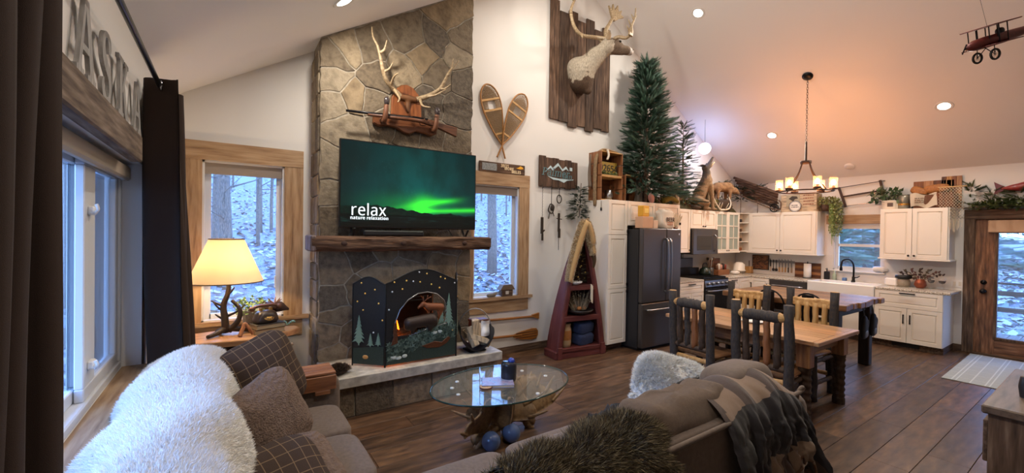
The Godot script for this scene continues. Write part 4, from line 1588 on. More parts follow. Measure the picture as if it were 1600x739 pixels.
func build_kitchen():
	var RB := -PI / 2
	# tall pantry at the left end
	var t := cabinet("pantry_cabinet", "tall white pantry cabinet between the red canoe shelf and the refrigerator", V(4.5, 0, -4.222), 0, 0.40, 2.185, 0.655, true)
	add_door(t, 0, 0.4, 0.1, 0.9, "latch t")
	add_door(t, 0, 0.4, 0.9, 1.68, "latch b")
	add_door(t, 0, 0.4, 1.68, 2.185, "latch b")
	var b := mb()
	b.bx(4.9, 4.915, 0.0, 2.185, -4.877, -4.23)
	# cabinet over the refrigerator
	t = cabinet("fridge_cabinet", "wide white two-door wall cabinet above the refrigerator", V(4.905, 1.82, -4.222), 0, 1.27, 0.365, 0.655, false)
	add_door(t, 0, 0.635, 0, 0.365, "latch b")
	add_door(t, 0.635, 1.27, 0, 0.365, "latch b")
	t = thing("filler_panel", "tall white end panel right of the refrigerator", "panel", V(5.83, 0, -4.23))
	b = mb()
	b.bx(0, 0.345, 0, 0.0, 0, 0)
	b.bx(0, 0.02, 0, 1.815, -0.64, 0, 0.002)
	part(t, "panel", b, M.cabinet)
	_fridge()
	# wall cabinets along the gable wall
	t = cabinet("wall_cabinet", "narrow white wall cabinet left of the microwave", V(6.2, 1.372, -4.525), 0, 0.74, 0.785, 0.35, false)
	add_door(t, 0, 0.37, 0, 0.785, "knob rb")
	add_door(t, 0.37, 0.74, 0, 0.785, "knob rb")
	t = cabinet("wall_cabinet", "short white two-door cabinet above the microwave", V(6.95, 1.81, -4.525), 0, 0.815, 0.347, 0.35, false)
	add_door(t, 0, 0.4075, 0, 0.347, "knob rb")
	add_door(t, 0.4075, 0.815, 0, 0.347, "knob lb")
	_microwave()
	_glass_cabinet()
	_corner_shelf()
	# wall cabinets on the sink wall
	t = cabinet("wall_cabinet", "wide white two-door wall cabinet left of the sink window", V(8.852, 1.372, -4.44), RB, 1.215, 0.785, 0.345, false)
	add_door(t, 0.02, 0.6, 0, 0.785, "knob rb")
	add_door(t, 0.6, 1.2, 0, 0.785, "knob lb")
	_rail(t, 1.215)
	t = cabinet("wall_cabinet", "white two-door wall cabinet between the sink window and the door", V(8.852, 1.372, -2.335), RB, 0.80, 0.785, 0.345, false)
	add_door(t, 0, 0.39, 0, 0.785, "knob rb")
	add_door(t, 0.39, 0.785, 0, 0.785, "knob lb")
	_rail(t, 0.8)
	# base cabinets
	t = cabinet("base_cabinet", "white base cabinet between the refrigerator and the range", V(6.2, 0, -4.24), 0, 0.735, 0.88, 0.635, true)
	add_door(t, 0, 0.735, 0.7, 0.88, "cup", "drawer")
	add_door(t, 0, 0.3675, 0.1, 0.7, "bar r")
	add_door(t, 0.3675, 0.735, 0.1, 0.7, "bar l")
	_range()
	t = cabinet("base_cabinet", "white base cabinet right of the range in the kitchen corner", V(7.72, 0, -4.24), 0, 0.83, 0.88, 0.635, true)
	add_door(t, 0, 0.4, 0.7, 0.88, "cup", "drawer")
	add_door(t, 0, 0.4, 0.1, 0.7, "bar r")
	add_door(t, 0.4, 0.83, 0.1, 0.88, "bar r")
	t = cabinet("base_cabinet", "white base cabinet left of the dishwasher", V(8.56, 0, -4.235), RB, 0.355, 0.88, 0.635, true)
	add_door(t, 0, 0.355, 0.1, 0.88, "bar r")
	_dishwasher()
	_sink()
	t = cabinet("base_cabinet", "white base cabinet with one drawer and two doors beside the glazed door", V(8.56, 0, -2.305), RB, 0.775, 0.88, 0.635, true)
	add_door(t, 0, 0.775, 0.625, 0.88, "cup", "drawer")
	add_door(t, 0, 0.3875, 0.1, 0.625, "bar r")
	add_door(t, 0.3875, 0.775, 0.1, 0.625, "bar l")
	b = mb()
	b.bx(0.2, 0.52, 0.025, 0.08, -0.058, -0.05, 0.003)
	part(t, "toe_vent", b, M.black)
	# granite tops
	for q in [["granite countertop between the refrigerator and the range", 6.18, 6.93, -4.88, -4.215], ["granite countertop turning the kitchen corner right of the range", 7.715, 9.2, -4.88, -4.215], ["granite countertop over the cabinet beside the glazed door", 8.535, 9.2, -2.3, -1.455]]:
		b = mb()
		b.bx(q[1], q[2], 0.0, 0.035, q[3], q[4], 0.006)
		var o := solo("countertop", q[0], "countertop", b, M.granite, V(0, 0.88, 0), 0, "granite countertops")
		if q[1] > 7.0 and q[1] < 8.0:
			b = mb()
			b.bx(8.535, 9.2, 0.0, 0.035, -4.215, -3.24, 0.006)
			part(o, "side_run", b, M.granite)

func _rail(t: Node3D, w: float):
	var b := mb()
	b.bx(-0.02, w + 0.02, -0.022, 0.0, -0.345, 0.028, 0.004)
	part(t, "light_rail", b, M.cabinet)

func _fridge():
	var t := thing("refrigerator", "slate grey french-door refrigerator with bottom freezer drawer", "refrigerator", V(4.925, 0, -3.93))
	var b := mb()
	b.bx(0.0, 0.9, 0.03, 1.765, -0.82, -0.085, 0.008)
	part(t, "body", b, M.slate_dark)
	b = mb()
	b.bx(0.02, 0.88, 0.0, 0.05, -0.8, -0.1)
	part(t, "toe_grille", b, M.black)
	for q in [[0.0, 0.535], [0.54, 0.83 + 0.07]]:
		b = mb()
		b.bx(q[0], q[1], 0.70, 1.78, -0.08, 0.0, 0.012)
		part(t, "door", b, M.slate)
	b = mb()
	b.bx(0.0, 0.9, 0.05, 0.69, -0.08, 0.0, 0.012)
	var dr := part(t, "freezer_drawer", b, M.slate)
	for x in [0.50, 0.575]:
		b = smb()
		b.tube(curve([V(x, 0.85, 0.0), V(x, 0.88, 0.05), V(x, 1.2, 0.065), V(x, 1.58, 0.055), V(x, 1.63, 0.0)], 5), 0.014, 8)
		part(t, "door_handle", b, M.steel)
	b = smb()
	b.tube(curve([V(0.09, 0.6, 0.0), V(0.12, 0.6, 0.05), V(0.45, 0.6, 0.06), V(0.78, 0.6, 0.05), V(0.81, 0.6, 0.0)], 5), 0.014, 8)
	part(dr, "drawer_handle", b, M.steel)
	b = mb()
	b.lathe([Vector2(0.016, 0), Vector2(0.016, 0.002), Vector2(0, 0.002)], 14, Transform3D(Basis(Vector3.RIGHT, PI / 2), V(0.84, 1.70, 0.0)))
	part(t, "badge", b, M.chrome)

func _microwave():
	var t := thing("microwave", "slate grey over-range microwave under the short cabinet", "microwave", V(6.955, 1.34, -4.46))
	var b := mb()
	b.bx(0, 0.80, 0, 0.465, -0.415, -0.02, 0.006)
	part(t, "body", b, M.slate_dark)
	b = mb()
	b.bx(0, 0.80, 0.0, 0.46, -0.02, 0.012, 0.006)
	var d := part(t, "door", b, M.slate)
	b = mb()
	b.bx(0.11, 0.57, 0.08, 0.34, 0.012, 0.014)
	part(d, "door_window", b, mat(hx("1d2024"), 0.08))
	b = smb()
	b.tube(curve([V(0.68, 0.06, 0.01), V(0.69, 0.1, 0.05), V(0.69, 0.2, 0.055), V(0.69, 0.32, 0.05), V(0.68, 0.36, 0.01)], 4), 0.012, 8)
	part(d, "handle", b, M.steel)
	b = mb()
	b.bx(0.10, 0.60, 0.36, 0.44, 0.012, 0.0135)
	part(t, "control_strip", b, mat(hx("3a3a3d"), 0.3))

func _glass_cabinet():
	var t := thing("glass_cabinet", "white wall cabinet with two small-paned glass doors", "cabinet", V(7.77, 1.372, -4.525))
	var b := mb()
	var w := 0.86
	for r in [[0, 0.018, 0, 0.785], [w - 0.018, w, 0, 0.785], [0.018, w - 0.018, 0, 0.018], [0.018, w - 0.018, 0.767, 0.785], [0.018, w - 0.018, 0.38, 0.395]]:
		b.bx(r[0], r[1], r[2], r[3], -0.35, -0.001)
	b.bx(0.018, w - 0.018, 0.018, 0.767, -0.35, -0.338)
	part(t, "body", b, M.cabinet)
	for k in 2:
		var x0 := 0.002 + k * w / 2
		var x1 := x0 + w / 2 - 0.004
		b = mb()
		for r in [[x0, x0 + 0.05, 0, 0.785], [x1 - 0.05, x1, 0, 0.785], [x0 + 0.05, x1 - 0.05, 0, 0.05], [x0 + 0.05, x1 - 0.05, 0.735, 0.785]]:
			b.bx(r[0], r[1], r[2], r[3], 0, 0.021, 0.002)
		b.bx((x0 + x1) / 2 - 0.01, (x0 + x1) / 2 + 0.01, 0.05, 0.735, 0.002, 0.019)
		for y in [0.275, 0.51]:
			b.bx(x0 + 0.05, x1 - 0.05, y - 0.01, y + 0.01, 0.002, 0.019)
		var d := part(t, "door", b, M.cabinet)
		var ys := [0.05, 0.275, 0.51, 0.735]
		for i in 3:
			for j in 2:
				var p := mb()
				p.bx(x0 + 0.05 if j == 0 else (x0 + x1) / 2, (x0 + x1) / 2 if j == 0 else x1 - 0.05, ys[i], ys[i + 1], 0.008, 0.011)
				part(d, "pane", p, M.frost)
		b = mb()
		var hx0 := x1 - 0.045 if k == 0 else x0 + 0.02
		b.bx(hx0, hx0 + 0.02, 0.02, 0.035, 0.02, 0.04, 0.003)
		part(d, "handle", b, M.black_metal)
	_rail(t, w)

func _corner_shelf():
	var t := thing("corner_shelf", "narrow white open cubby shelf in the kitchen corner", "shelf", V(8.64, 1.372, -4.525), -0.45)
	var b := mb()
	b.bx(0, 0.235, 0, 0.785, -0.2, -0.19)
	for x in [0.0, 0.223]:
		b.bx(x, x + 0.012, 0, 0.785, -0.19, 0.0)
	part(t, "body", b, M.cabinet)
	for i in 5:
		b = mb()
		b.bx(0.012, 0.223, i * 0.193, i * 0.193 + 0.014, -0.19, -0.002)
		part(t, "shelf_board", b, M.cabinet)
	var names := ["lowest", "second lowest", "second highest", "highest"]
	for i in 4:
		b = smb()
		b.lathe([Vector2(0.0, 0), Vector2(0.03, 0.0), Vector2(0.042, 0.03), Vector2(0.034, 0.06), Vector2(0.036, 0.066), Vector2(0.028, 0.066), Vector2(0.03, 0.03), Vector2(0, 0.01)], 12)
		var mug := solo("small_jar", "little dark jar in the %s cubby of the corner shelf" % names[i], "jar", b, mat(hx(["8c5a3a", "3a302a", "5d4634", "2e2a2a"][i]), 0.4), V(8.72, 1.372 + i * 0.193 + 0.014, -4.54), 0, "jars in the corner cubbies")

func _range():
	var t := thing("kitchen_range", "black and steel gas range under the microwave", "range", V(6.945, 0, -4.2))
	var b := mb()
	b.bx(0.0, 0.765, 0.08, 0.9, -0.66, -0.04, 0.004)
	part(t, "body", b, M.slate_dark)
	b = mb()
	b.bx(0.02, 0.745, 0.0, 0.08, -0.6, -0.08)
	part(t, "toe", b, M.black)
	b = mb()
	b.bx(0.0, 0.765, 0.26, 0.76, -0.04, 0.0, 0.008)
	var d := part(t, "oven_door", b, mat(hx("1a1a1d"), 0.25, 0.2))
	b = smb()
	b.tube(curve([V(0.07, 0.71, 0.0), V(0.09, 0.71, 0.05), V(0.38, 0.71, 0.06), V(0.675, 0.71, 0.05), V(0.695, 0.71, 0.0)], 5), 0.013, 8)
	part(d, "handle", b, M.steel)
	b = mb()
	b.bx(0.0, 0.765, 0.085, 0.25, -0.04, 0.0, 0.008)
	part(t, "drawer", b, M.slate)
	b = mb()
	b.box(V(0.3825, 0.83, -0.02), V(0.765, 0.12, 0.04), 0.006, Basis(Vector3.RIGHT, -0.25))
	part(t, "knob_panel", b, M.slate)
	for i in 5:
		b = smb()
		b.lathe([Vector2(0.026, 0), Vector2(0.026, 0.012), Vector2(0.021, 0.035), Vector2(0, 0.037)], 14, Transform3D(Basis(Vector3.RIGHT, PI / 2 - 0.25), V(0.09 + i * 0.146, 0.832, 0.0)))
		part(t, "knob", b, M.steel)
	b = mb()
	b.bx(0.0, 0.765, 0.895, 0.915, -0.66, -0.01, 0.004)
	part(t, "cooktop", b, mat(hx("0e0e10"), 0.2))
	for k in 3:
		b = mb()
		var x0 := 0.02 + k * 0.245
		for i in 4:
			b.bx(x0 + i * 0.074, x0 + i * 0.074 + 0.012, 0.915, 0.94, -0.6, -0.05)
		for z in [-0.6, -0.33, -0.062]:
			b.bx(x0, x0 + 0.234, 0.925, 0.94, z, z + 0.012)
		part(t, "burner_grate", b, M.black)
	b = mb()
	b.bx(0.0, 0.765, 0.9, 1.06, -0.66, -0.6, 0.006)
	part(t, "back_guard", b, M.black)
	b = mb()
	b.bx(0.0, 0.60, 1.06, 1.25, -0.665, -0.625, 0.01)
	part(t, "control_panel", b, M.slate)

func _dishwasher():
	var t := thing("dishwasher", "slate grey dishwasher with bar handle under the granite", "dishwasher", V(8.56, 0, -3.875), -PI / 2)
	var b := mb()
	b.bx(0.0, 0.62, 0.1, 0.875, -0.6, 0.0, 0.004)
	part(t, "body", b, M.slate_dark)
	b = mb()
	b.bx(0.004, 0.616, 0.1, 0.875, 0.0, 0.025, 0.006)
	var d := part(t, "door", b, M.slate)
	b = smb()
	b.tube(curve([V(0.06, 0.78, 0.02), V(0.08, 0.78, 0.06), V(0.31, 0.78, 0.07), V(0.54, 0.78, 0.06), V(0.56, 0.78, 0.02)], 4), 0.012, 8)
	part(d, "handle", b, M.chrome)
	b = mb()
	b.bx(0.0, 0.62, 0.0, 0.1, -0.6, -0.06)
	part(t, "toe_kick", b, M.black)

func _sink():
	var t := thing("sink_cabinet", "white cabinet under the farmhouse sink", "cabinet", V(8.56, 0, -3.245), -PI / 2)
	var b := mb()
	b.bx(0, 0.935, 0.1, 0.66, -0.635, -0.001, 0.002)
	part(t, "body", b, M.cabinet)
	b = mb()
	b.bx(0, 0.935, 0.0, 0.1, -0.635, -0.06)
	part(t, "toe_kick", b, M.barn_z)
	add_door(t, 0, 0.4675, 0.1, 0.655, "bar r")
	add_door(t, 0.4675, 0.935, 0.1, 0.655, "bar l")
	t = thing("farmhouse_sink", "white apron-front farmhouse sink below the window", "sink", V(8.56, 0.665, -3.245), -PI / 2)
	b = mb()
	var w := 0.935
	b.bx(0.0, w, 0.0, 0.255, -0.03, 0.035, 0.012)
	b.bx(0.0, w, 0.0, 0.255, -0.52, -0.48, 0.008)
	b.bx(0.0, 0.04, 0.0, 0.255, -0.48, -0.03, 0.008)
	b.bx(w - 0.04, w, 0.0, 0.255, -0.48, -0.03, 0.008)
	b.bx(0.02, w - 0.02, 0.0, 0.03, -0.5, 0.0)
	b.bx(w / 2 - 0.015, w / 2 + 0.015, 0.0, 0.2, -0.48, -0.03, 0.006)
	part(t, "basin", b, mat(hx("f0eeea"), 0.15))
	b = mb()
	b.bx(0.0, w, 0.215, 0.25, -0.64, -0.52, 0.004)
	part(t, "deck_strip", b, M.granite)
	# faucet
	t = thing("faucet", "tall black gooseneck faucet at the sink", "faucet", V(9.06, 0.915, -2.74))
	b = smb()
	b.lathe([Vector2(0.034, 0.0), Vector2(0.03, 0.015), Vector2(0.022, 0.03), Vector2(0.022, 0.09), Vector2(0.0, 0.09)], 14)
	part(t, "base", b, M.black_metal)
	b = smb()
	b.tube(curve([V(0, 0.05, 0), V(0, 0.28, 0), V(-0.03, 0.37, -0.03), V(-0.1, 0.395, -0.07), V(-0.17, 0.36, -0.11), V(-0.19, 0.27, -0.12)], 6), 0.014, 10)
	part(t, "spout", b, M.black_metal)
	b = smb()
	b.lathe([Vector2(0.014, 0.0), Vector2(0.022, -0.04), Vector2(0.022, -0.08), Vector2(0.0, -0.08)], 12, Transform3D(Basis.IDENTITY, V(-0.19, 0.275, -0.12)))
	part(t, "spray_head", b, M.black_metal)
	b = smb()
	b.tube([V(0, 0.07, 0), V(0.0, 0.085, 0.06), V(0, 0.11, 0.09)], [0.01, 0.008, 0.006], 8)
	part(t, "lever", b, M.black_metal)

# ---------------------------------------------------------------- sofa and throws

func cloth(col: Color, tex := "leather", sc := 3.0, relief := 0.08) -> StandardMaterial3D:
	var m := mat(col, 0.9, 0, T[tex], Vector3.ONE * sc, true, T.finebump, relief)
	m.rim_enabled = true
	m.rim = 0.4
	m.rim_tint = 0.6
	return m

func build_seating():
	var suede := cloth(hx("8a7f76"))
	var suede2 := cloth(hx("a79f98"))
	var t := thing("sectional_sofa", "taupe microsuede corner sofa facing the fireplace", "sofa", V(0.9, 0, -1.6))
	var b := smb()
	# plinths
	b.smooth(false)
	b.bx(-0.40, 0.62, 0.05, 0.27, -3.44, -1.0, 0.03)
	b.bx(-0.40, 2.62, 0.05, 0.27, -1.94, -1.0, 0.03)
	wpart(t, "base", b, suede)
	for p in [[-0.3, -3.35], [0.52, -3.35], [2.5, -1.85], [2.5, -1.1], [0.75, -1.85]]:
		b = mb()
		b.bx(p[0] - 0.03, p[0] + 0.03, 0, 0.06, p[1] - 0.03, p[1] + 0.03)
		wpart(t, "foot", b, M.walnut_y)
	# left back, along the wall
	b = smb()
	b.pillow(V(-0.32, 0.46, -2.2), V(0.16, 0.74, 2.5), Basis.IDENTITY, 0.25, 24, 16)
	wpart(t, "back_frame", b, suede)
	# right back, its outer face towards the camera, leaning out to the top
	b = smb()
	b.pillow(V(1.10, 0.46, -1.06), V(2.92, 0.80, 0.16), Basis(Vector3.RIGHT, -0.06), 0.16, 40, 20)
	var bf := wpart(t, "back_frame", b, suede)
	b = smb()
	b.tube(curve([V(-0.3, 0.842, -1.01), V(1.2, 0.85, -1.0), V(2.50, 0.85, -1.0), V(2.555, 0.80, -1.01), V(2.56, 0.1, -1.05)], 8), 0.011, 6)
	part(bf, "piping", b, suede2)
	# arms
	b = smb()
	b.pillow(V(0.14, 0.36, -3.34), V(1.12, 0.58, 0.22), Basis.IDENTITY, 0.22, 30, 16)
	wpart(t, "arm", b, suede2)
	b = smb()
	b.pillow(V(2.60, 0.36, -1.5), V(0.2, 0.62, 0.98), Basis.IDENTITY, 0.24, 30, 16)
	b.pillow(V(2.61, 0.70, -1.09), V(0.15, 0.24, 0.2), Basis.IDENTITY, 0.6, 16, 10)
	wpart(t, "arm", b, suede2)
	# seat cushions
	for c in [[0.20, -2.955, 0.94, 0.50], [0.20, -2.42, 0.94, 0.55], [0.20, -1.72, 0.94, 0.82]]:
		b = smb()
		b.pillow(V(c[0], 0.365, c[1]), V(c[2], 0.2, c[3]), Basis.IDENTITY, 0.24, 32, 14)
		wpart(t, "seat_cushion", b, suede2)
	for c in [[0.985, 0.63], [1.625, 0.63], [2.225, 0.55]]:
		b = smb()
		b.pillow(V(c[0], 0.365, -1.62), V(c[1], 0.2, 0.86), Basis.IDENTITY, 0.24, 32, 14)
		wpart(t, "seat_cushion", b, suede2)
	# loose back cushions
	for c in [[-2.95, 0.55], [-2.35, 0.58], [-1.7, 0.6]]:
		b = smb()
		b.pillow(V(-0.14, 0.66, c[0]), V(0.26, 0.46, c[1]), Basis(Vector3.BACK, 0.12), 0.4, 24, 14)
		wpart(t, "back_cushion", b, suede2)
	for c in [[1.12, 0.54, 0.64], [2.33, 0.43, 0.74]]:
		b = smb()
		b.pillow(V(c[0], c[2], -1.2), V(c[1], 0.5, 0.26), Basis(Vector3.RIGHT, -0.12), 0.42, 30, 16)
		wpart(t, "back_cushion", b, suede2)
	b = smb()
	b.pillow(V(1.76, 0.71, -1.17), V(0.72, 0.5, 0.27), Basis(Vector3.RIGHT, -0.14), 0.42, 36, 22, func(p: Vector3): return p + V(0, 0.012 * sin(p.x * 38.0 + p.y * 22.0), 0.009 * sin(p.x * 30.0 - p.y * 34.0)))
	var qm := cloth(hx("9a8c7e"), "leather", 4.0, 0.25)
	wpart(t, "back_cushion", b, qm)
	_sheepskin()
	_bear_pelt()
	_plaid_throw()
	_pillows()
	_arm_tray()

func _sheepskin():
	# two white pelts over the left back cushions, one thing: sewn end to end
	var t := thing("sheepskin_throw", "long white sheepskin draped over the sofa back by the left window", "throw", V(-0.17, 0.9, -2.4))
	var sf := func(u: float, v: float):
		# u across (window side to seat side), v along
		var z := lerpf(-3.42, -1.02, v)
		var lob := 0.035 * sin(v * 27.0) + 0.02 * sin(v * 13.0 + 1.0)
		var end := 1.0 - pow(absf(v * 2.0 - 1.0), 6.0) * 0.55
		var a := lerpf(-1.75, 1.45, u)
		var x := -0.17 + sin(a) * ((0.245 if a < 0.0 else 0.225) + lob * 0.8) * end
		var y := 0.77 + cos(a) * 0.20 * end + 0.018 * sin(v * 9.0) + 0.012 * sin(u * 9.0 + v * 15.0)
		if u > 0.8:
			y -= (u - 0.8) * 0.6
		return V(x, y, z)
	var b := smb()
	b.grid(sf, 20, 60)
	wpart(t, "pelt", b, mat(hx("f8f5ee"), 0.95))
	var ctr := V(-0.17, 0.60, 0)
	var f = fur(t, "wool", 110000, 0.03, 0.003, [Color(0.93, 0.91, 0.86), Color(0.95, 0.94, 0.92), Color(0.96, 0.96, 0.95), Color(0.9, 0.86, 0.77)], func(u: float, v: float):
		var p: Vector3 = sf.call(u, v)
		return [p - V(0, 0.008, 0), V((p.x - ctr.x) * 2.4, p.y - ctr.y, 0).normalized()], V(0.1, 0.0, 0.15), 0.9)
	f.position = -t.position

func _bear_pelt():
	var t := thing("bear_fur_throw", "dark brown shaggy fur throw over the near sofa back", "throw", V(1.1, 0.9, -1.1))
	var sf := func(u: float, v: float):
		# u along x, v from the seat side over the top to the camera side
		var x := lerpf(0.78, 1.55, u)
		var jag := 0.05 * sin(v * 14.0) + 0.03 * sin(v * 31.0 + 2.0)
		x += jag * (u * 2.0 - 1.0)
		var a := lerpf(-1.9, 1.7, v)
		var top := 0.895 + 0.01 * (1.0 - u) + 0.045 * exp(-pow((u - 0.66) / 0.14, 2)) - 0.16 * smoothstep(0.8, 1.0, u)
		var y := top - 0.20 + cos(a) * 0.20
		var z := -1.13 + sin(a) * 0.20
		if v < 0.2:
			z -= (0.2 - v) * 0.8
			y = maxf(y, 0.53)
		if v > 0.78:
			y -= (v - 0.78) * 1.2
		return V(x, y + 0.012 * sin(u * 21.0 + v * 9.0), z)
	var b := smb()
	b.grid(sf, 40, 30)
	wpart(t, "pelt", b, mat(hx("3a2b1d"), 0.95))
	var f = fur(t, "fur_hairs", 80000, 0.05, 0.002, [Color(0.03, 0.02, 0.012), Color(0.07, 0.05, 0.026), Color(0.13, 0.1, 0.05), Color(0.045, 0.032, 0.018), Color(0.24, 0.19, 0.1)], func(u: float, v: float):
		var p: Vector3 = sf.call(u, v)
		return [p, V(0.0, p.y - 0.72, (p.z + 1.13) * 1.3).normalized()], V(0.5, -0.8, 0.25), 0.6)
	f.position = -t.position

func _plaid_throw():
	var t := thing("plaid_throw", "brown, tan and black plaid blanket thrown over the right end of the sofa back", "blanket", V(2.3, 0.9, -1.1))
	var n := FastNoiseLite.new()
	n.seed = 21
	n.frequency = 2.2
	var sf := func(u: float, v: float):
		# u from left to right, v from the seat side, over cushion and back, down to the hem
		var a := lerpf(-1.35, 1.55, minf(v / 0.62, 1.0))
		var x := lerpf(1.84, 2.50, u) + 0.12 * v * (0.35 + u * 1.0) - 0.06 * v
		var fold := n.get_noise_2d(u * 4.2, v * 1.0) * 0.09 * smoothstep(0.25, 1.0, v) + 0.018 * sin(u * 26.0) * v
		var top := 0.975 - 0.07 * absf(u - 0.6)
		var y := top - 0.18 + cos(a) * 0.185
		var z := -1.14 + sin(a) * 0.19 + fold
		if v > 0.62:
			y -= (v - 0.62) * lerpf(0.92, 0.5, u) + 0.10 * n.get_noise_2d(u * 7.0, 3.0) * smoothstep(0.8, 1.0, v)
			z += (v - 0.62) * 0.05 + 0.01
		if u > 0.75:
			var k := (u - 0.75) / 0.25
			y -= k * k * 0.16 * (0.4 + v)
			z += k * 0.03
		return V(x, y + 0.014 * sin(u * 17.0 + v * 8.0), z)
	var st := mb()
	st.smooth()
	var N := 64
	var L := 72
	for j in L:
		for i in N:
			var u := float(i) / N
			var v := float(j) / L
			var p := [sf.call(u, v), sf.call(u + 1.0 / N, v), sf.call(u + 1.0 / N, v + 1.0 / L), sf.call(u, v + 1.0 / L)]
			var du := fmod(u * 3.1 + v * 0.25 + 0.2, 1.0) < 0.45
			var dv := v > 0.46 and v < 0.83
			var c := Color(0.30, 0.2, 0.135)
			if dv and (du or u > 0.3):
				c = Color(0.012, 0.011, 0.012)
			elif dv:
				c = Color(0.03, 0.024, 0.022)
			elif du:
				c = Color(0.075, 0.047, 0.034)
			st.st.set_color(c)
			st.quad(p[0], p[3], p[2], p[1])
	var m := cloth(Color.WHITE, "fine", 6.0, 0.2)
	m.vertex_color_use_as_albedo = true
	wpart(t, "blanket", st, m)
	# bound hem
	var b := smb()
	var pts := []
	for i in 49:
		pts.append(sf.call(i / 48.0, 1.0))
	b.tube(pts, 0.007, 6)
	wpart(t, "hem", b, cloth(hx("9a7a60")))

func _pillow(called: String, label: String, at: Vector3, bs: Basis, s: Vector3, m: Material, k := 0.55, quilt := 0.0) -> Node3D:
	var t := thing(called, label, "pillow", at)
	t.basis = bs
	var b := smb()
	b.pillow(Vector3.ZERO, s, Basis.IDENTITY, k, 40 if quilt == 0.0 else 90, 22 if quilt == 0.0 else 64, func(p: Vector3):
		var e := (absf(p.x) / s.x * 2.0) * (absf(p.y) / s.y * 2.0)
		var qz := quilt * signf(p.z) * absf(sin(p.y * 95.0 + 1.2 * sin(p.x * 60.0)))
		return V(0, 0, qz) + V(p.x * (1.0 + 0.06 * e), p.y * (1.0 + 0.06 * e), p.z * (1.0 - 0.75 * pow(maxf(absf(p.x) / s.x * 2.0, absf(p.y) / s.y * 2.0), 3.0))))
	part(t, "cover", b, m)
	return t

func grid_tex(base: Color, line: Color, period: int, w: int) -> ImageTexture:
	var im := Image.create(256, 256, false, Image.FORMAT_RGB8)
	im.fill(base)
	for i in 256:
		for j in 256:
			if i % period < w or j % period < w:
				im.set_pixel(i, j, base.lerp(line, 0.75 if (i + j) % 3 > 0 else 0.45))
	return ImageTexture.create_from_image(im)

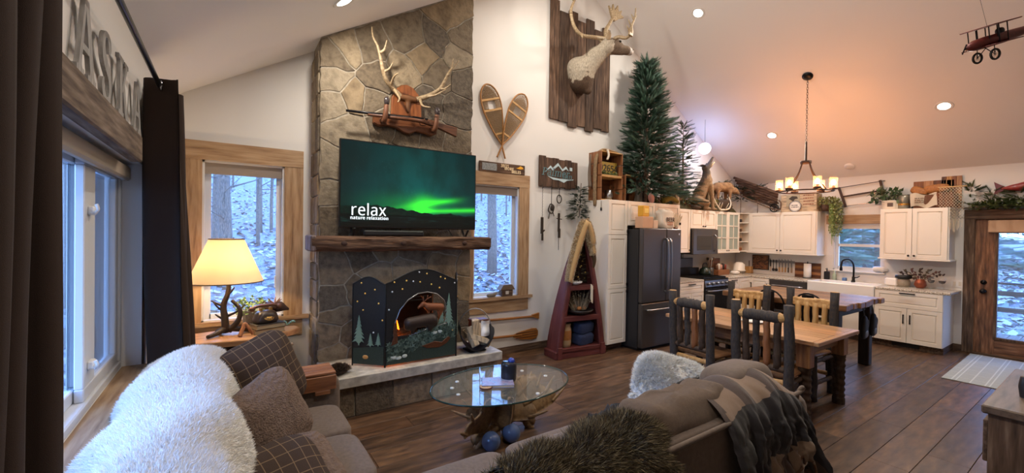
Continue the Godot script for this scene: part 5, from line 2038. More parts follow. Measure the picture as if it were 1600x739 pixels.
func _pillows():
	var pm := mat(Color.WHITE, 0.9, 0, grid_tex(hx("36271e"), hx("9a8462"), 32, 2), Vector3.ONE * 2.1, false, T.finebump, 0.15)
	pm.uv1_triplanar_sharpness = 6.0
	var qm := mat(Color.WHITE, 0.92, 0, T.quilt, Vector3(3, 3, 3), false, T.bump, 0.9)
	_pillow("plaid_pillow", "dark brown windowpane plaid pillow in the far corner of the sofa", V(0.20, 0.76, -3.05), Basis(Vector3.UP, 0.55) * Basis(Vector3.RIGHT, -0.3) * Basis(Vector3.BACK, 0.25), V(0.5, 0.5, 0.17), pm)
	_pillow("quilted_pillow", "taupe quilted pillow in front of the plaid pillow", V(0.21, 0.66, -2.62), Basis(Vector3.UP, 0.75) * Basis(Vector3.RIGHT, -0.35) * Basis(Vector3.BACK, 0.25), V(0.46, 0.46, 0.17), qm, 0.55, 0.007)
	_pillow("plaid_pillow", "dark plaid pillow at the bottom edge, nearest on the left seat", V(0.2, 0.55, -2.08), Basis(Vector3.UP, 0.4) * Basis(Vector3.RIGHT, -0.9), V(0.44, 0.44, 0.15), pm)
	_pillow("quilted_pillow", "taupe quilted pillow lying behind the nearest plaid pillow", V(0.27, 0.53, -2.22), Basis(Vector3.UP, 0.3) * Basis(Vector3.RIGHT, -1.1), V(0.42, 0.4, 0.13), qm, 0.55, 0.007)
	# white shaggy pillow at the right end
	var wt := _pillow("fluffy_pillow", "white and pale grey shaggy fur pillow propped at the right end of the sofa", V(2.16, 0.72, -1.52), Basis(Vector3.UP, -0.35) * Basis(Vector3.RIGHT, -0.2) * Basis(Vector3.BACK, -0.3), V(0.46, 0.46, 0.2), mat(hx("e4e4e2"), 0.95))
	fur(wt, "fur_hairs", 30000, 0.03, 0.0025, [Color(0.86, 0.87, 0.87), Color(0.92, 0.92, 0.91), Color(0.76, 0.8, 0.84), Color(0.9, 0.9, 0.86)], func(u: float, v: float):
		var a: float = u * TAU
		var c: float = (v - 0.5) * PI
		var s := V(0.46, 0.46, 0.2)
		var f := func(q): return signf(q) * pow(absf(q), 0.55)
		var p := V(f.call(cos(c)) * f.call(cos(a)) * s.x / 2, f.call(sin(c)) * s.y / 2, -f.call(cos(c)) * f.call(sin(a)) * s.z / 2)
		var e := (absf(p.x) / s.x * 2.0) * (absf(p.y) / s.y * 2.0)
		p = V(p.x * (1.0 + 0.06 * e), p.y * (1.0 + 0.06 * e), p.z * (1.0 - 0.75 * pow(maxf(absf(p.x) / s.x * 2.0, absf(p.y) / s.y * 2.0), 3.0)))
		return [p, V(p.x * 0.6, p.y * 0.6, p.z * 4.0).normalized()], V(0, -0.2, 0), 0.6)
	_pillow("dark_pillow", "charcoal pillow between the white fur pillow and the sofa back", V(2.28, 0.66, -1.36), Basis(Vector3.UP, -0.1) * Basis(Vector3.RIGHT, -0.3), V(0.5, 0.42, 0.12), cloth(hx("3a3a3e")))
	# dark coat-like blanket on the seat
	var t := thing("dark_blanket", "rumpled black and blue blanket with tan trim lying on the right seat", "blanket", V(2.2, 0.47, -1.9))
	var b := smb()
	var n := FastNoiseLite.new()
	n.frequency = 3.0
	var sf := func(u: float, v: float):
		return V(lerpf(-0.26, 0.32, u) + 0.02 * sin(v * 9.0), 0.03 + 0.045 * absf(n.get_noise_2d(u * 3.0, v * 3.0)) * 2.0 - smoothstep(0.75, 1.0, v) * 0.22, lerpf(0.25, -0.17, minf(v, 0.85)) + 0.015 * sin(u * 12.0))
	b.grid(func(u: float, v: float): return sf.call(u, 1.0 - v), 30, 30)
	part(t, "blanket", b, cloth(hx("24262e"), "mottle", 5.0, 0.3))
	b = smb()
	var pts := []
	for i in 25:
		pts.append(sf.call(0.03 + 0.6 * i / 24.0, 0.25 + 0.1 * sin(i * 0.8)) + V(0, 0.012, 0))
	b.tube(pts, 0.012, 6, 0.6)
	part(t, "trim", b, cloth(hx("a08468")))

func _arm_tray():
	var t := thing("sofa_arm_tray", "slatted cedar arm tray sitting over the far sofa arm", "tray", V(0.42, 0.65, -3.34))
	for i in 5:
		var b := mb()
		b.bx(-0.24, 0.24, 0.002, 0.02, -0.125 + i * 0.05, -0.08 + i * 0.05, 0.003)
		part(t, "slat", b, M.cedar_x)
	var f := mb()
	f.bx(-0.24, 0.24, -0.10, 0.0, 0.122, 0.138, 0.003)
	part(t, "side_board", f, M.cedar_x)
	f = mb()
	f.bx(-0.24, 0.24, -0.10, 0.0, -0.138, -0.122, 0.003)
	part(t, "side_board", f, M.cedar_x)
	f = mb()
	f.bx(0.1, 0.2, -0.13, -0.1, 0.122, 0.138, 0.003)
	part(t, "lip", f, M.cedar_x)

# ---------------------------------------------------------------- dining table, log chairs, island

func log_rod(b: MB, a: Vector3, c: Vector3, r0: float, r1: float, sd: int, n := 12):
	var r := RandomNumberGenerator.new()
	r.seed = sd
	var p := []
	var rr := []
	for i in 9:
		var t := i / 8.0
		p.append(a.lerp(c, t) + V(r.randf_range(-1, 1), r.randf_range(-1, 1), r.randf_range(-1, 1)) * r0 * 0.12)
		rr.append(lerpf(r0, r1, t) * r.randf_range(0.93, 1.07))
	b.tube(p, rr, n)

func make_log_chair(front: bool) -> Node3D:
	# bark-covered posts, peeled slats; seat faces local +z, back at local -z
	var t := thing("log_chair", "", "chair")
	var dark: Material = M.logbark
	for s in [-1, 1]:
		var b := smb()
		log_rod(b, V(s * 0.22, 0, -0.22), V(s * 0.22, 1.09, -0.26), 0.042, 0.040, 3 + s)
		part(t, "back_post", b, dark)
		b = mb()
		b.lathe([Vector2(0.038, 0.0), Vector2(0.036, 0.004), Vector2(0.0, 0.005)], 12, Transform3D(Basis.IDENTITY, V(s * 0.22, 1.088, -0.26)))
		part(t, "post_end", b, M.honey_y)
		b = smb()
		log_rod(b, V(s * 0.22, 0, 0.22), V(s * 0.22, 0.46, 0.22), 0.04, 0.038, 13 + s)
		part(t, "front_leg", b, dark)
		b = smb()
		for y in [0.17, 0.40]:
			log_rod(b, V(s * 0.22, y, -0.22), V(s * 0.22, y, 0.22), 0.022, 0.022, int(y * 100) + s, 8)
		part(t, "side_rail", b, M.log_dark)
	for q in [[0.17, 0.22], [0.40, 0.22], [0.40, -0.22], [0.2, -0.22]]:
		var b := smb()
		log_rod(b, V(-0.22, q[0], q[1]), V(0.22, q[0], q[1]), 0.024, 0.024, int(q[0] * 50), 8)
		part(t, "rail", b, M.honey_x)
	var b := mb()
	b.bx(-0.225, 0.225, 0.43, 0.465, -0.2, 0.26, 0.012)
	part(t, "seat", b, wood("tabletop", 0, Color(0.7, 0.66, 0.62), 0.5))
	# crest log with pencil-cut ends
	b = smb()
	if front:
		log_rod(b, V(-0.15, 0.975, -0.255), V(0.15, 0.975, -0.255), 0.05, 0.05, 31)
		part(t, "crest_log", b, dark)
		b = mb()
		for s in [-1, 1]:
			b.tube([V(s * 0.145, 0.975, -0.255), V(s * 0.215, 0.975, -0.255)], [0.048, 0.02], 12)
		part(t, "crest_tip", b, M.honey_x)
	else:
		b.smooth(false)
		b.prism(PackedVector2Array([Vector2(-0.24, 0.93), Vector2(-0.2, 0.90), Vector2(0.2, 0.90), Vector2(0.24, 0.93), Vector2(0.22, 0.99), Vector2(0.1, 1.0), Vector2(-0.1, 0.985), Vector2(-0.22, 1.0)]), -0.29, -0.235, Transform3D.IDENTITY, -0.012)
		part(t, "crest_log", b, M.honey_x)
	b = smb()
	log_rod(b, V(-0.22, 0.52, -0.24), V(0.22, 0.52, -0.24), 0.028, 0.028, 77, 8)
	part(t, "lower_rail", b, M.log_dark if front else M.honey_x)
	for i in 4:
		b = smb()
		var x := -0.129 + i * 0.086
		log_rod(b, V(x, 0.52, -0.24), V(x * 1.02, 0.95, -0.252), 0.031, 0.03, 40 + i, 8)
		part(t, "slat", b, ([M.log_dark, M.cedar_y, M.logbark, M.log_dark][i]) if front else M.honey_y)
	return t

func build_dining():
	# table: long along z, tan plank top, dark turned legs
	var t := thing("dining_table", "honey brown plank dining table on dark turned legs", "table", V(4.785, 0, -2.33))
	var cols := [Color(1, 1, 1), Color(0.93, 0.92, 0.9), Color(1.06, 1.03, 1.0), Color(0.96, 0.97, 0.95)]
	for i in 4:
		var b := mb()
		b.bx(-0.485 + i * 0.2425, -0.485 + (i + 1) * 0.2425 - 0.0015, 0.722, 0.76, -0.72, 0.75, 0.004)
		part(t, "top_plank", b, wood("tabletop", 2, cols[i], 0.3, i * 0.23))
	for z in [-0.765, 0.75]:
		var b := mb()
		b.bx(-0.485, 0.485, 0.722, 0.76, z, z + 0.045, 0.005)
		part(t, "breadboard_end", b, M.table_x)
	for s in [[-0.40, -0.39], [0.39, 0.40]]:
		var b := mb()
		b.bx(s[0], s[1], 0.60, 0.722, -0.64, 0.66, 0.003)
		part(t, "apron", b, wood("tabletop", 2, Color(0.75, 0.72, 0.7), 0.5))
	for z in [-0.65, 0.65]:
		var b := mb()
		b.bx(-0.4, 0.4, 0.60, 0.722, z - 0.012, z + 0.012, 0.003)
		part(t, "apron", b, wood("tabletop", 0, Color(0.7, 0.67, 0.65), 0.5))
	for p in [[-0.40, 0.66], [0.40, 0.66], [-0.40, -0.66], [0.40, -0.66]]:
		var b := mb()
		b.bx(p[0] - 0.055, p[0] + 0.055, 0.50, 0.722, p[1] - 0.055, p[1] + 0.055, 0.006)
		var lg := part(t, "leg", b, wood("tabletop", 1, Color(0.8, 0.75, 0.7), 0.5))
		b = smb()
		# rope-twist turning
		b.grid(func(u: float, v: float):
			var a: float = u * TAU
			var y := lerpf(0.0, 0.5, v)
			var r := 0.050 + 0.0045 * sin(a * 1.0 + v * 52.0) if v > 0.12 and v < 0.95 else 0.055
			return V(p[0] + cos(a) * r, y, p[1] - sin(a) * r), 16, 60, true)
		part(lg, "twist", b, M.log_dark)
	# log chairs
	var c := make_log_chair(true)
	c.position = V(4.27, 0, -2.57)
	c.rotation.y = PI / 2 - 0.06
	c.set_meta("label", "bark-covered log chair on the near side of the table, closer to the refrigerator")
	c.set_meta("group", "log chairs round the table")
	dup(c, V(4.26, 0, -1.90), PI / 2 + 0.08, "bark-covered log chair on the near side of the table, closer to the camera's right")
	var d := make_log_chair(false)
	d.position = V(5.24, 0, -2.74)
	d.rotation.y = -PI / 2
	d.set_meta("label", "log chair with pale slats on the far side of the table, left of the pair")
	d.set_meta("group", "log chairs round the table")
	dup(d, V(5.24, 0, -2.05), -PI / 2 - 0.03, "log chair with pale slats on the far side of the table, right of the pair")
	_island()
	# rug at the door
	var rug := thing("door_rug", "pale grey rug with white stripes in front of the glazed door", "rug", V(8.13, 0.0, -1.03), 0.02)
	var b := mb()
	b.bx(-0.93, 0.95, 0.001, 0.011, -0.28, 0.29, 0.004)
	part(rug, "weave", b, mat(hx("b7bebc"), 0.95, 0, T.fine, Vector3(8, 8, 3), true))
	for z in [-0.2, -0.165, -0.05, 0.07, 0.105, 0.22]:
		b = mb()
		b.bx(-0.93, 0.95, 0.0105, 0.0118, z, z + 0.012)
		part(rug, "stripe", b, mat(hx("b9c0be"), 0.95))
	for x in range(7):
		b = mb()
		b.bx(-0.75 + x * 0.27, -0.742 + x * 0.27, 0.0105, 0.0116, -0.28, 0.29)
		part(rug, "stripe", b, mat(hx("b7bdbb"), 0.95))

func _island():
	var t := thing("kitchen_island", "tall butcher-block island table with thick planks and dark legs", "island", V(6.56, 0, -2.6))
	for i in 9:
		var b := mb()
		var x0 := -0.64 + i * 0.142
		b.bx(x0, x0 + 0.1405, 0.83, 0.90, -0.72, 0.75 + 0.02 * sin(i * 5.0), 0.008)
		part(t, "top_plank", b, wood("tabletop", 2, [Color(0.78, 0.74, 0.72), Color(0.66, 0.62, 0.6), Color(0.85, 0.8, 0.76)][i % 3], 0.28, i * 0.19))
	var dk := wood("barn", 1, Color(0.42, 0.36, 0.34), 0.6)
	for p in [[-0.52, 0.6], [0.52, 0.6], [-0.52, -0.6], [0.52, -0.6]]:
		var b := mb()
		b.bx(p[0] - 0.06, p[0] + 0.06, 0.0, 0.83, p[1] - 0.06, p[1] + 0.06, 0.01)
		part(t, "leg", b, dk)
	for z in [-0.6, 0.6]:
		var b := mb()
		b.bx(-0.46, 0.46, 0.73, 0.83, z - 0.02, z + 0.02, 0.004)
		part(t, "apron", b, wood("barn", 0, Color(0.42, 0.36, 0.34), 0.6))
	for x in [-0.52, 0.52]:
		var b := mb()
		b.bx(x - 0.02, x + 0.02, 0.73, 0.83, -0.54, 0.54, 0.004)
		part(t, "apron", b, wood("barn", 2, Color(0.42, 0.36, 0.34), 0.6))
	# black oven gloves hung on the right end
	for k in 2:
		var o := thing("oven_mitt", ["black oven mitt hanging at the near corner of the island", "black oven mitt hanging at the far corner of the island"][k], "oven mitt", V(6.78 + k * 0.33, 0.40, -1.925), 0, "oven mitts on the island")
		var b := smb()
		b.pillow(V(0, 0.14, 0), V(0.17, 0.30, 0.06), Basis.IDENTITY, 0.7, 18, 12, func(p: Vector3): return V(p.x * (1.0 - 0.35 * (p.y / 0.15)), p.y, p.z))
		b.pillow(V(0.085, 0.16, 0), V(0.06, 0.15, 0.045), Basis(Vector3.BACK, -0.4), 0.8, 10, 8)
		part(o, "glove", b, mat(hx("17181a"), 0.7, 0, T.fine, Vector3.ONE * 5))
		b = smb()
		b.tube(curve([V(-0.02, 0.27, 0), V(-0.01, 0.35, -0.01), V(0.0, 0.40, -0.02), V(0.012, 0.35, -0.01), V(0.02, 0.27, 0)], 4), 0.005, 5)
		part(o, "loop", b, M.black)
		b = mb()
		b.pillow(V(0, 0.06, 0.02), V(0.12, 0.1, 0.03), Basis.IDENTITY, 0.8, 10, 8)
		part(o, "silicone_pad", b, mat(hx("5d6064"), 0.4))
	# black bow-back bar stools in front
	var s := thing("bar_stool", "black metal bow-back bar stool with wooden seat at the island, farther from the camera", "stool", V(6.03, 0, -2.64), PI / 2, "bar stools at the island")
	var b := smb()
	var pts := []
	for i in 13:
		var a := PI * i / 12.0
		pts.append(V(-cos(a) * 0.18, 0.66 + 0.34 * pow(sin(a), 0.6), -0.18 - 0.03 * sin(a)))
	b.tube(pts, 0.011, 8)
	part(s, "back_bow", b, M.black_metal)
	b = mb()
	b.bx(-0.065, 0.065, 0.66, 0.985, -0.222, -0.214, 0.003)
	part(s, "back_splat", b, M.black_metal)
	b = mb()
	b.bx(-0.2, 0.2, 0.64, 0.67, -0.2, 0.2, 0.012)
	part(s, "seat", b, M.honey_x)
	for p in [[-1, -1], [1, -1], [-1, 1], [1, 1]]:
		b = smb()
		b.tube([V(p[0] * 0.17, 0.64, p[1] * 0.17), V(p[0] * 0.215, 0.0, p[1] * 0.215)], 0.014, 8)
		part(s, "leg", b, M.black_metal)
	b = smb()
	for p in [[-1, -1, 1, -1], [1, -1, 1, 1], [1, 1, -1, 1], [-1, 1, -1, -1]]:
		b.tube([V(p[0] * 0.2, 0.22, p[1] * 0.2), V(p[2] * 0.2, 0.22, p[3] * 0.2)], 0.009, 6)
	part(s, "foot_ring", b, M.black_metal)
	dup(s, V(6.06, 0, -2.21), PI / 2, "black metal bow-back bar stool with wooden seat at the island, nearer the sink side")

# ---------------------------------------------------------------- living-room things

func build_living_things():
	_curtains()
	_side_table()
	_coffee_table()
	_letters()
	# crate behind the sofa end
	var t := thing("slatted_crate", "red brown slatted wooden crate on the floor behind the white fur pillow", "crate", V(3.38, 0, -2.5), 0.15)
	for i in 4:
		for s in [-1, 1]:
			var b := mb()
			b.bx(-0.2, 0.2, 0.02 + i * 0.105, 0.11 + i * 0.105, s * 0.16 - 0.008, s * 0.16 + 0.008, 0.002)
			part(t, "slat", b, M.cedar_x)
			b = mb()
			b.bx(s * 0.2 - 0.008, s * 0.2 + 0.008, 0.02 + i * 0.105, 0.11 + i * 0.105, -0.16, 0.16, 0.002)
			part(t, "slat", b, M.cedar_x)
	var b := mb()
	b.bx(-0.19, 0.19, 0.0, 0.02, -0.15, 0.15)
	part(t, "bottom", b, M.cedar_x)
	# dark desk corner at the lower right edge
	t = thing("side_cabinet", "dark brown wooden cabinet cut off by the lower right edge", "cabinet", V(3.02, 0, -0.12))
	b = mb()
	b.bx(-0.02, 1.0, 0.86, 0.9, -0.28, 0.5, 0.006)
	part(t, "top", b, mat(hx("7d6a5c"), 0.4, 0, T.grain, Vector3(0.3, 2, 2)))
	b = mb()
	b.bx(0.0, 0.98, 0.0, 0.86, -0.26, 0.48, 0.004)
	part(t, "body", b, M.barn_y)
	b = mb()
	b.bx(0.02, 0.96, 0.62, 0.82, -0.278, -0.26, 0.004)
	part(t, "drawer", b, M.barn_x)
	b = smb()
	b.lathe([Vector2(0.035, 0.0), Vector2(0.04, 0.05), Vector2(0.034, 0.1), Vector2(0.03, 0.105), Vector2(0.0, 0.105)], 16)
	solo("dark_cup", "small dark metal cup on the cabinet at the right edge", "cup", b, mat(hx("3a3a3e"), 0.35, 0.6), V(3.33, 0.9, -0.28))
	b = mb()
	b.box(V(0, 0.055, 0), V(0.3, 0.11, 0.2), 0.03)
	solo("dark_case", "rounded dark brown case on the cabinet at the right edge", "case", b, mat(hx("2b201a"), 0.5), V(3.28, 0.9, 0.0))

func _curtain(t: Node3D, x: float, xb: float, z0: float, z1: float, zb0: float, zb1: float, y0: float, y1: float, folds: int, amp: float):
	var b := smb()
	var f := func(u: float, v: float):
		var y := lerpf(y0, y1, v)
		var z := lerpf(lerpf(zb0, z0, v), lerpf(zb1, z1, v), u)
		return V(lerpf(xb, x, v) + cos(u * folds * TAU) * amp * (1.4 - 0.4 * v) + 0.012 * sin(v * 5.0 + u * 9.0), y, z + 0.01 * sin(u * folds * TAU * 2.0))
	b.grid(f, folds * 14, 14)
	b.grid(func(u: float, v: float): return f.call(1.0 - u, v) + V(-0.004, 0, 0), folds * 14, 14)
	var m := mat(hx("35241a"), 0.95, 0, T.fine, Vector3.ONE * 6, true, T.finebump, 0.08)
	wpart(t, "panel", b, m)
	var g := mb()
	g.smooth()
	for i in folds * 2:
		var u := (i + 0.5) / (folds * 2.0)
		var p: Vector3 = f.call(u, 1.0) + V(0, -0.045, 0)
		var ring := []
		for k in 13:
			var a := TAU * k / 12.0
			ring.append(V(p.x + 0.0 * a, p.y + sin(a) * 0.028, p.z + cos(a) * 0.028))
		g.tube(ring, 0.006, 6)
	wpart(t, "grommets", g, M.chrome)

func _curtains():
	var t := thing("curtain", "dark brown grommet curtain gathered at the far end of the left window", "curtain", V(-0.33, 0.05, -3.6), 0, "curtains on the left window")
	_curtain(t, -0.35, -0.29, -3.95, -3.36, -4.05, -3.34, 0.06, 2.615, 3, 0.08)
	t = thing("curtain", "dark brown curtain hanging at the near end of the left window", "curtain", V(-0.33, 0.05, -1.2), 0, "curtains on the left window")
	_curtain(t, -0.355, -0.355, -1.50, -0.78, -1.28, -0.75, 0.06, 2.60, 4, 0.03)
	t = thing("curtain_rod", "black metal curtain rod along the left wall above the window", "curtain rod", V(-0.352, 2.57, -2.2))
	var b := smb()
	b.tube([V(0, 0, -1.74), V(0, 0, 1.9)], 0.014, 10)
	part(t, "rod", b, M.black_metal)
	b = smb()
	b.lathe([Vector2(0.014, 0), Vector2(0.024, 0.01), Vector2(0.024, 0.04), Vector2(0, 0.05)], 12, Transform3D(Basis(Vector3.RIGHT, -PI / 2), V(0, 0, -1.7)))
	part(t, "finial", b, M.black_metal)
	for z in [-1.7, 0.1, 1.8]:
		b = smb()
		b.tube([V(-0.11, 0.0, z), V(0.0, 0.0, z)], 0.01, 8)
		b.lathe([Vector2(0.026, 0), Vector2(0.026, 0.01), Vector2(0, 0.012)], 12, Transform3D(Basis(Vector3.BACK, -PI / 2), V(-0.113, 0, z)))
		part(t, "bracket", b, M.black_metal)

func _letters():
	# rough beam over the window with big standing letters
	var b := mb()
	b.box(V(-0.432, 2.135, -2.1), V(0.056, 0.15, 2.2), 0.008)
	struct("trim_9", b, M.beam_z)
	var m := mat(hx("b9b6b2"), 0.6, 0.0, T.mottle, Vector3(6, 1, 6))
	var names := [["letter_a", "A", -2.14, "grey metal letter A standing nearest the camera on the window beam"], ["letter_s", "S", -2.46, "grey metal letter S standing on the window beam"], ["letter_k", "K", -2.80, "grey metal letter K standing on the window beam"], ["letter_a", "A", -3.19, "grey metal letter A standing at the far end of the window beam"]]
	for n in names:
		var o := solo(n[0], n[3], "letter", text_mesh(n[1], 0.40, 0.014, "Droid Serif", 700), m, V(-0.432, 2.215 + 0.147, n[2]), PI / 2, "letters on the window beam")
		o.scale = V(0.85, 1.02, 1)

func _side_table():
	var t := thing("live_edge_table", "rustic live-edge wooden side table in the corner by the left fireplace window", "side table", V(0.14, 0, -4.47))
	var top := PackedVector2Array([Vector2(-0.36, 0.22), Vector2(-0.38, -0.2), Vector2(-0.1, -0.26), Vector2(0.42, -0.13), Vector2(0.45, -0.02), Vector2(0.40, 0.03), Vector2(0.33, 0.1), Vector2(0.22, 0.17), Vector2(0.17, 0.24), Vector2(0.1, 0.27), Vector2(-0.1, 0.24)])
	var b := mb()
	b.prism(top, 0.0, 0.05, Transform3D(Basis(Vector3.RIGHT, PI / 2).inverse() * Basis.from_scale(V(1, -1, 1)), V(0, 0.70, 0)), -0.008)
	part(t, "top_slab", b, M.table_x)
	b = mb()
	b.bx(-0.3, 0.31, 0.40, 0.70, -0.18, 0.12, 0.006)
	var body := part(t, "body", b, M.barn_x)
	b = mb()
	b.bx(-0.26, 0.27, 0.44, 0.66, 0.12, 0.135, 0.005)
	part(body, "drawer", b, M.walnut_x)
	b = smb()
	b.tube(curve([V(0.2, 0.62, 0.13), V(0.24, 0.65, 0.22), V(0.30, 0.63, 0.24), V(0.36, 0.66, 0.22)], 4), [0.02, 0.022, 0.025, 0.02, 0.024, 0.02, 0.018, 0.022, 0.028, 0.024, 0.018, 0.014, 0.012], 8)
	part(t, "burl_knot", b, mat(hx("a58b70"), 0.8, 0, T.grain, Vector3.ONE * 5, true))
	b = smb()
	b.tube(curve([V(0.05, 0.70, 0.22), V(0.12, 0.73, 0.26), V(0.2, 0.71, 0.2), V(0.27, 0.73, 0.13)], 4), 0.022, 8)
	part(t, "bark_edge", b, M.honey_x)
	for p in [[-0.27, -0.15], [0.28, -0.15], [-0.27, 0.09], [0.28, 0.09]]:
		b = smb()
		log_rod(b, V(p[0] * 1.08, 0, p[1]), V(p[0], 0.42, p[1]), 0.034, 0.034, int(p[0] * 100))
		part(t, "leg", b, M.log_dark)
	_lamp()
	# books
	var bt := 0.75
	for i in 2:
		var k := thing("book", ["old tan book at the bottom of the stack on the side table", "dark old book on top of the stack under the telephone"][i], "book", V(0.31, bt + i * 0.042, -4.45), 0.25 + 0.1 * i, "books on the side table")
		b = mb()
		b.bx(-0.12, 0.12, 0.004, 0.036, -0.082, 0.085)
		part(k, "pages", b, mat(hx("c9b48c"), 0.9, 0, T.grain, Vector3(0.5, 40, 0.5)))
		b = mb()
		b.bx(-0.126, 0.126, 0.0, 0.004, -0.09, 0.09)
		b.bx(-0.126, 0.126, 0.036, 0.040, -0.09, 0.09)
		b.bx(-0.126, 0.126, 0.0, 0.04, -0.092, -0.086)
		part(k, "cover", b, mat(hx(["8a6a3c", "35302a"][i]), 0.7))
	# rotary telephone
	var ph := thing("rotary_telephone", "antique brown and brass rotary telephone on the books", "telephone", V(0.30, bt + 0.084, -4.46), 0.35)
	b = smb()
	b.pillow(V(0, 0.055, 0), V(0.19, 0.12, 0.15), Basis.IDENTITY, 0.6, 24, 14, func(p: Vector3): return V(p.x * (1.0 - p.y * 3.4), p.y, p.z * (1.0 - p.y * 3.0)))
	part(ph, "body", b, mat(hx("3b3029"), 0.3))
	var dx := Transform3D(Basis(Vector3.RIGHT, 0.9), V(0.0, 0.065, 0.06))
	b = smb()
	b.lathe([Vector2(0.0, 0.008), Vector2(0.02, 0.008), Vector2(0.045, 0.004), Vector2(0.048, 0.0)], 20, dx)
	var dial := part(ph, "dial", b, mat(hx("b98f4a"), 0.35, 0.7))
	b = mb()
	for i in 10:
		var a := TAU * i / 12.0 + 0.5
		b.lathe([Vector2(0.0, 0.0085), Vector2(0.006, 0.0085)], 8, dx * Transform3D(Basis.IDENTITY, V(cos(a) * 0.034, 0, sin(a) * 0.034)))
	part(dial, "finger_holes", b, M.black)
	b = smb()
	b.tube(curve([V(-0.11, 0.14, 0), V(-0.06, 0.155, 0), V(0.06, 0.155, 0), V(0.11, 0.14, 0)], 5), 0.014, 8)
	b.pillow(V(-0.115, 0.135, 0), V(0.05, 0.045, 0.05), Basis.IDENTITY, 0.8, 12, 8)
	b.pillow(V(0.115, 0.135, 0), V(0.05, 0.045, 0.05), Basis.IDENTITY, 0.8, 12, 8)
	part(ph, "handset", b, mat(hx("5d3a28"), 0.35))
	b = mb()
	b.bx(-0.05, -0.035, 0.1, 0.135, -0.02, 0.02)
	b.bx(0.035, 0.05, 0.1, 0.135, -0.02, 0.02)
	part(ph, "cradle", b, mat(hx("b98f4a"), 0.35, 0.7))
	# wrought planter with trailing greens
	var pl := thing("potted_plant", "green leafy plant in a pale woven pot behind the table lamp", "plant", V(0.21, bt, -4.62))
	b = smb()
	b.lathe([Vector2(0.0, 0.0), Vector2(0.062, 0.0), Vector2(0.085, 0.10), Vector2(0.092, 0.18), Vector2(0.096, 0.185), Vector2(0.086, 0.185), Vector2(0.08, 0.15), Vector2(0.0, 0.15)], 24)
	part(pl, "pot", b, mat(hx("b9b3a4"), 0.8, 0, T.grain, Vector3(5, 20, 5), true))
	_leaves(pl, 220, V(0, 0.2, 0), V(0.15, 0.09, 0.13), 0.03, [Color(0.10, 0.2, 0.05), Color(0.2, 0.32, 0.09), Color(0.3, 0.42, 0.15)])
	# carved driftwood at the lamp foot
	b = smb()
	b.tube(curve([V(-0.05, 0.0, 0.02), V(-0.02, 0.06, 0.0), V(0.0, 0.10, -0.01), V(0.03, 0.05, 0.02), V(0.05, 0.005, 0.03)], 5), taper(0.018, 0.012, 21), 8)
	solo("driftwood_carving", "small reddish driftwood piece beside the lamp foot", "carving", b, M.cedar_y, V(0.14, bt + 0.005, -4.36), 0.3)
	# carved pheasant sitting behind the phone
	var bird := thing("carved_bird", "brown carved bird with pale pine cones behind the telephone", "ornament", V(0.36, bt, -4.58))
	b = smb()
	blob(b, [[V(-0.05, 0.2, 0), V(0.06, 0.20, 0), 0.05, 0.045], [V(0.06, 0.2, 0), V(0.14, 0.17, 0), 0.04, 0.012], [V(-0.07, 0.22, 0), V(-0.09, 0.26, 0), 0.025, 0.02], [V(0.0, 0.0, 0), V(0.0, 0.18, 0), 0.02, 0.02]], 0.014, 0.03)
	part(bird, "body", b, mat(hx("54382a"), 0.7, 0, T.grain, Vector3.ONE * 5))
	b = mb()
	for i in 9:
		var a := i * 0.7
		b.tube([V(0.02, 0.22, 0), V(0.02 + cos(a) * 0.06, 0.27 + 0.02 * sin(i * 2.0), sin(a) * 0.04)], [0.012, 0.003], 5)
	part(bird, "plumes", b, mat(hx("7d5a44"), 0.7))
	# string of green beads at the table edge
	b = smb()
	for i in 12:
		b.pillow(V(0.0 + 0.012 * i, 0.012 + 0.04 * absf(sin(i * 0.5)), 0.02 * sin(i * 0.9)), Vector3.ONE * 0.02, Basis.IDENTITY, 1.0, 8, 5)
	solo("bead_string", "string of pale green beads at the right end of the side table", "beads", b, mat(hx("7fb0a0"), 0.3), V(0.42, bt, -4.58))

func _leaves(parent: Node, n: int, c: Vector3, s: Vector3, size: float, cols: Array, called := "foliage"):
	var l := mb()
	l.tri(V(0, 0, 0), V(size * 0.35, size * 0.5, 0.0), V(0, size, size * 0.2))
	l.tri(V(0, 0, 0), V(0, size, size * 0.2), V(-size * 0.35, size * 0.5, 0.0))
	var xs := []
	for i in n:
		var d := V(rng.randf_range(-1, 1), rng.randf_range(-0.7, 1), rng.randf_range(-1, 1))
		if d.length() > 1.0:
			d = d.normalized()
		var ax := V(rng.randf_range(-1, 1), rng.randf_range(-0.4, 1), rng.randf_range(-1, 1)).normalized()
		xs.append(Transform3D(Basis(ax, rng.randf() * TAU).scaled(Vector3.ONE * rng.randf_range(0.6, 1.3)), c + d * s))
	var m := mat(Color.WHITE, 0.6)
	m.vertex_color_use_as_albedo = true
	return multi(parent, called, l.mesh(), xs, m, cols)

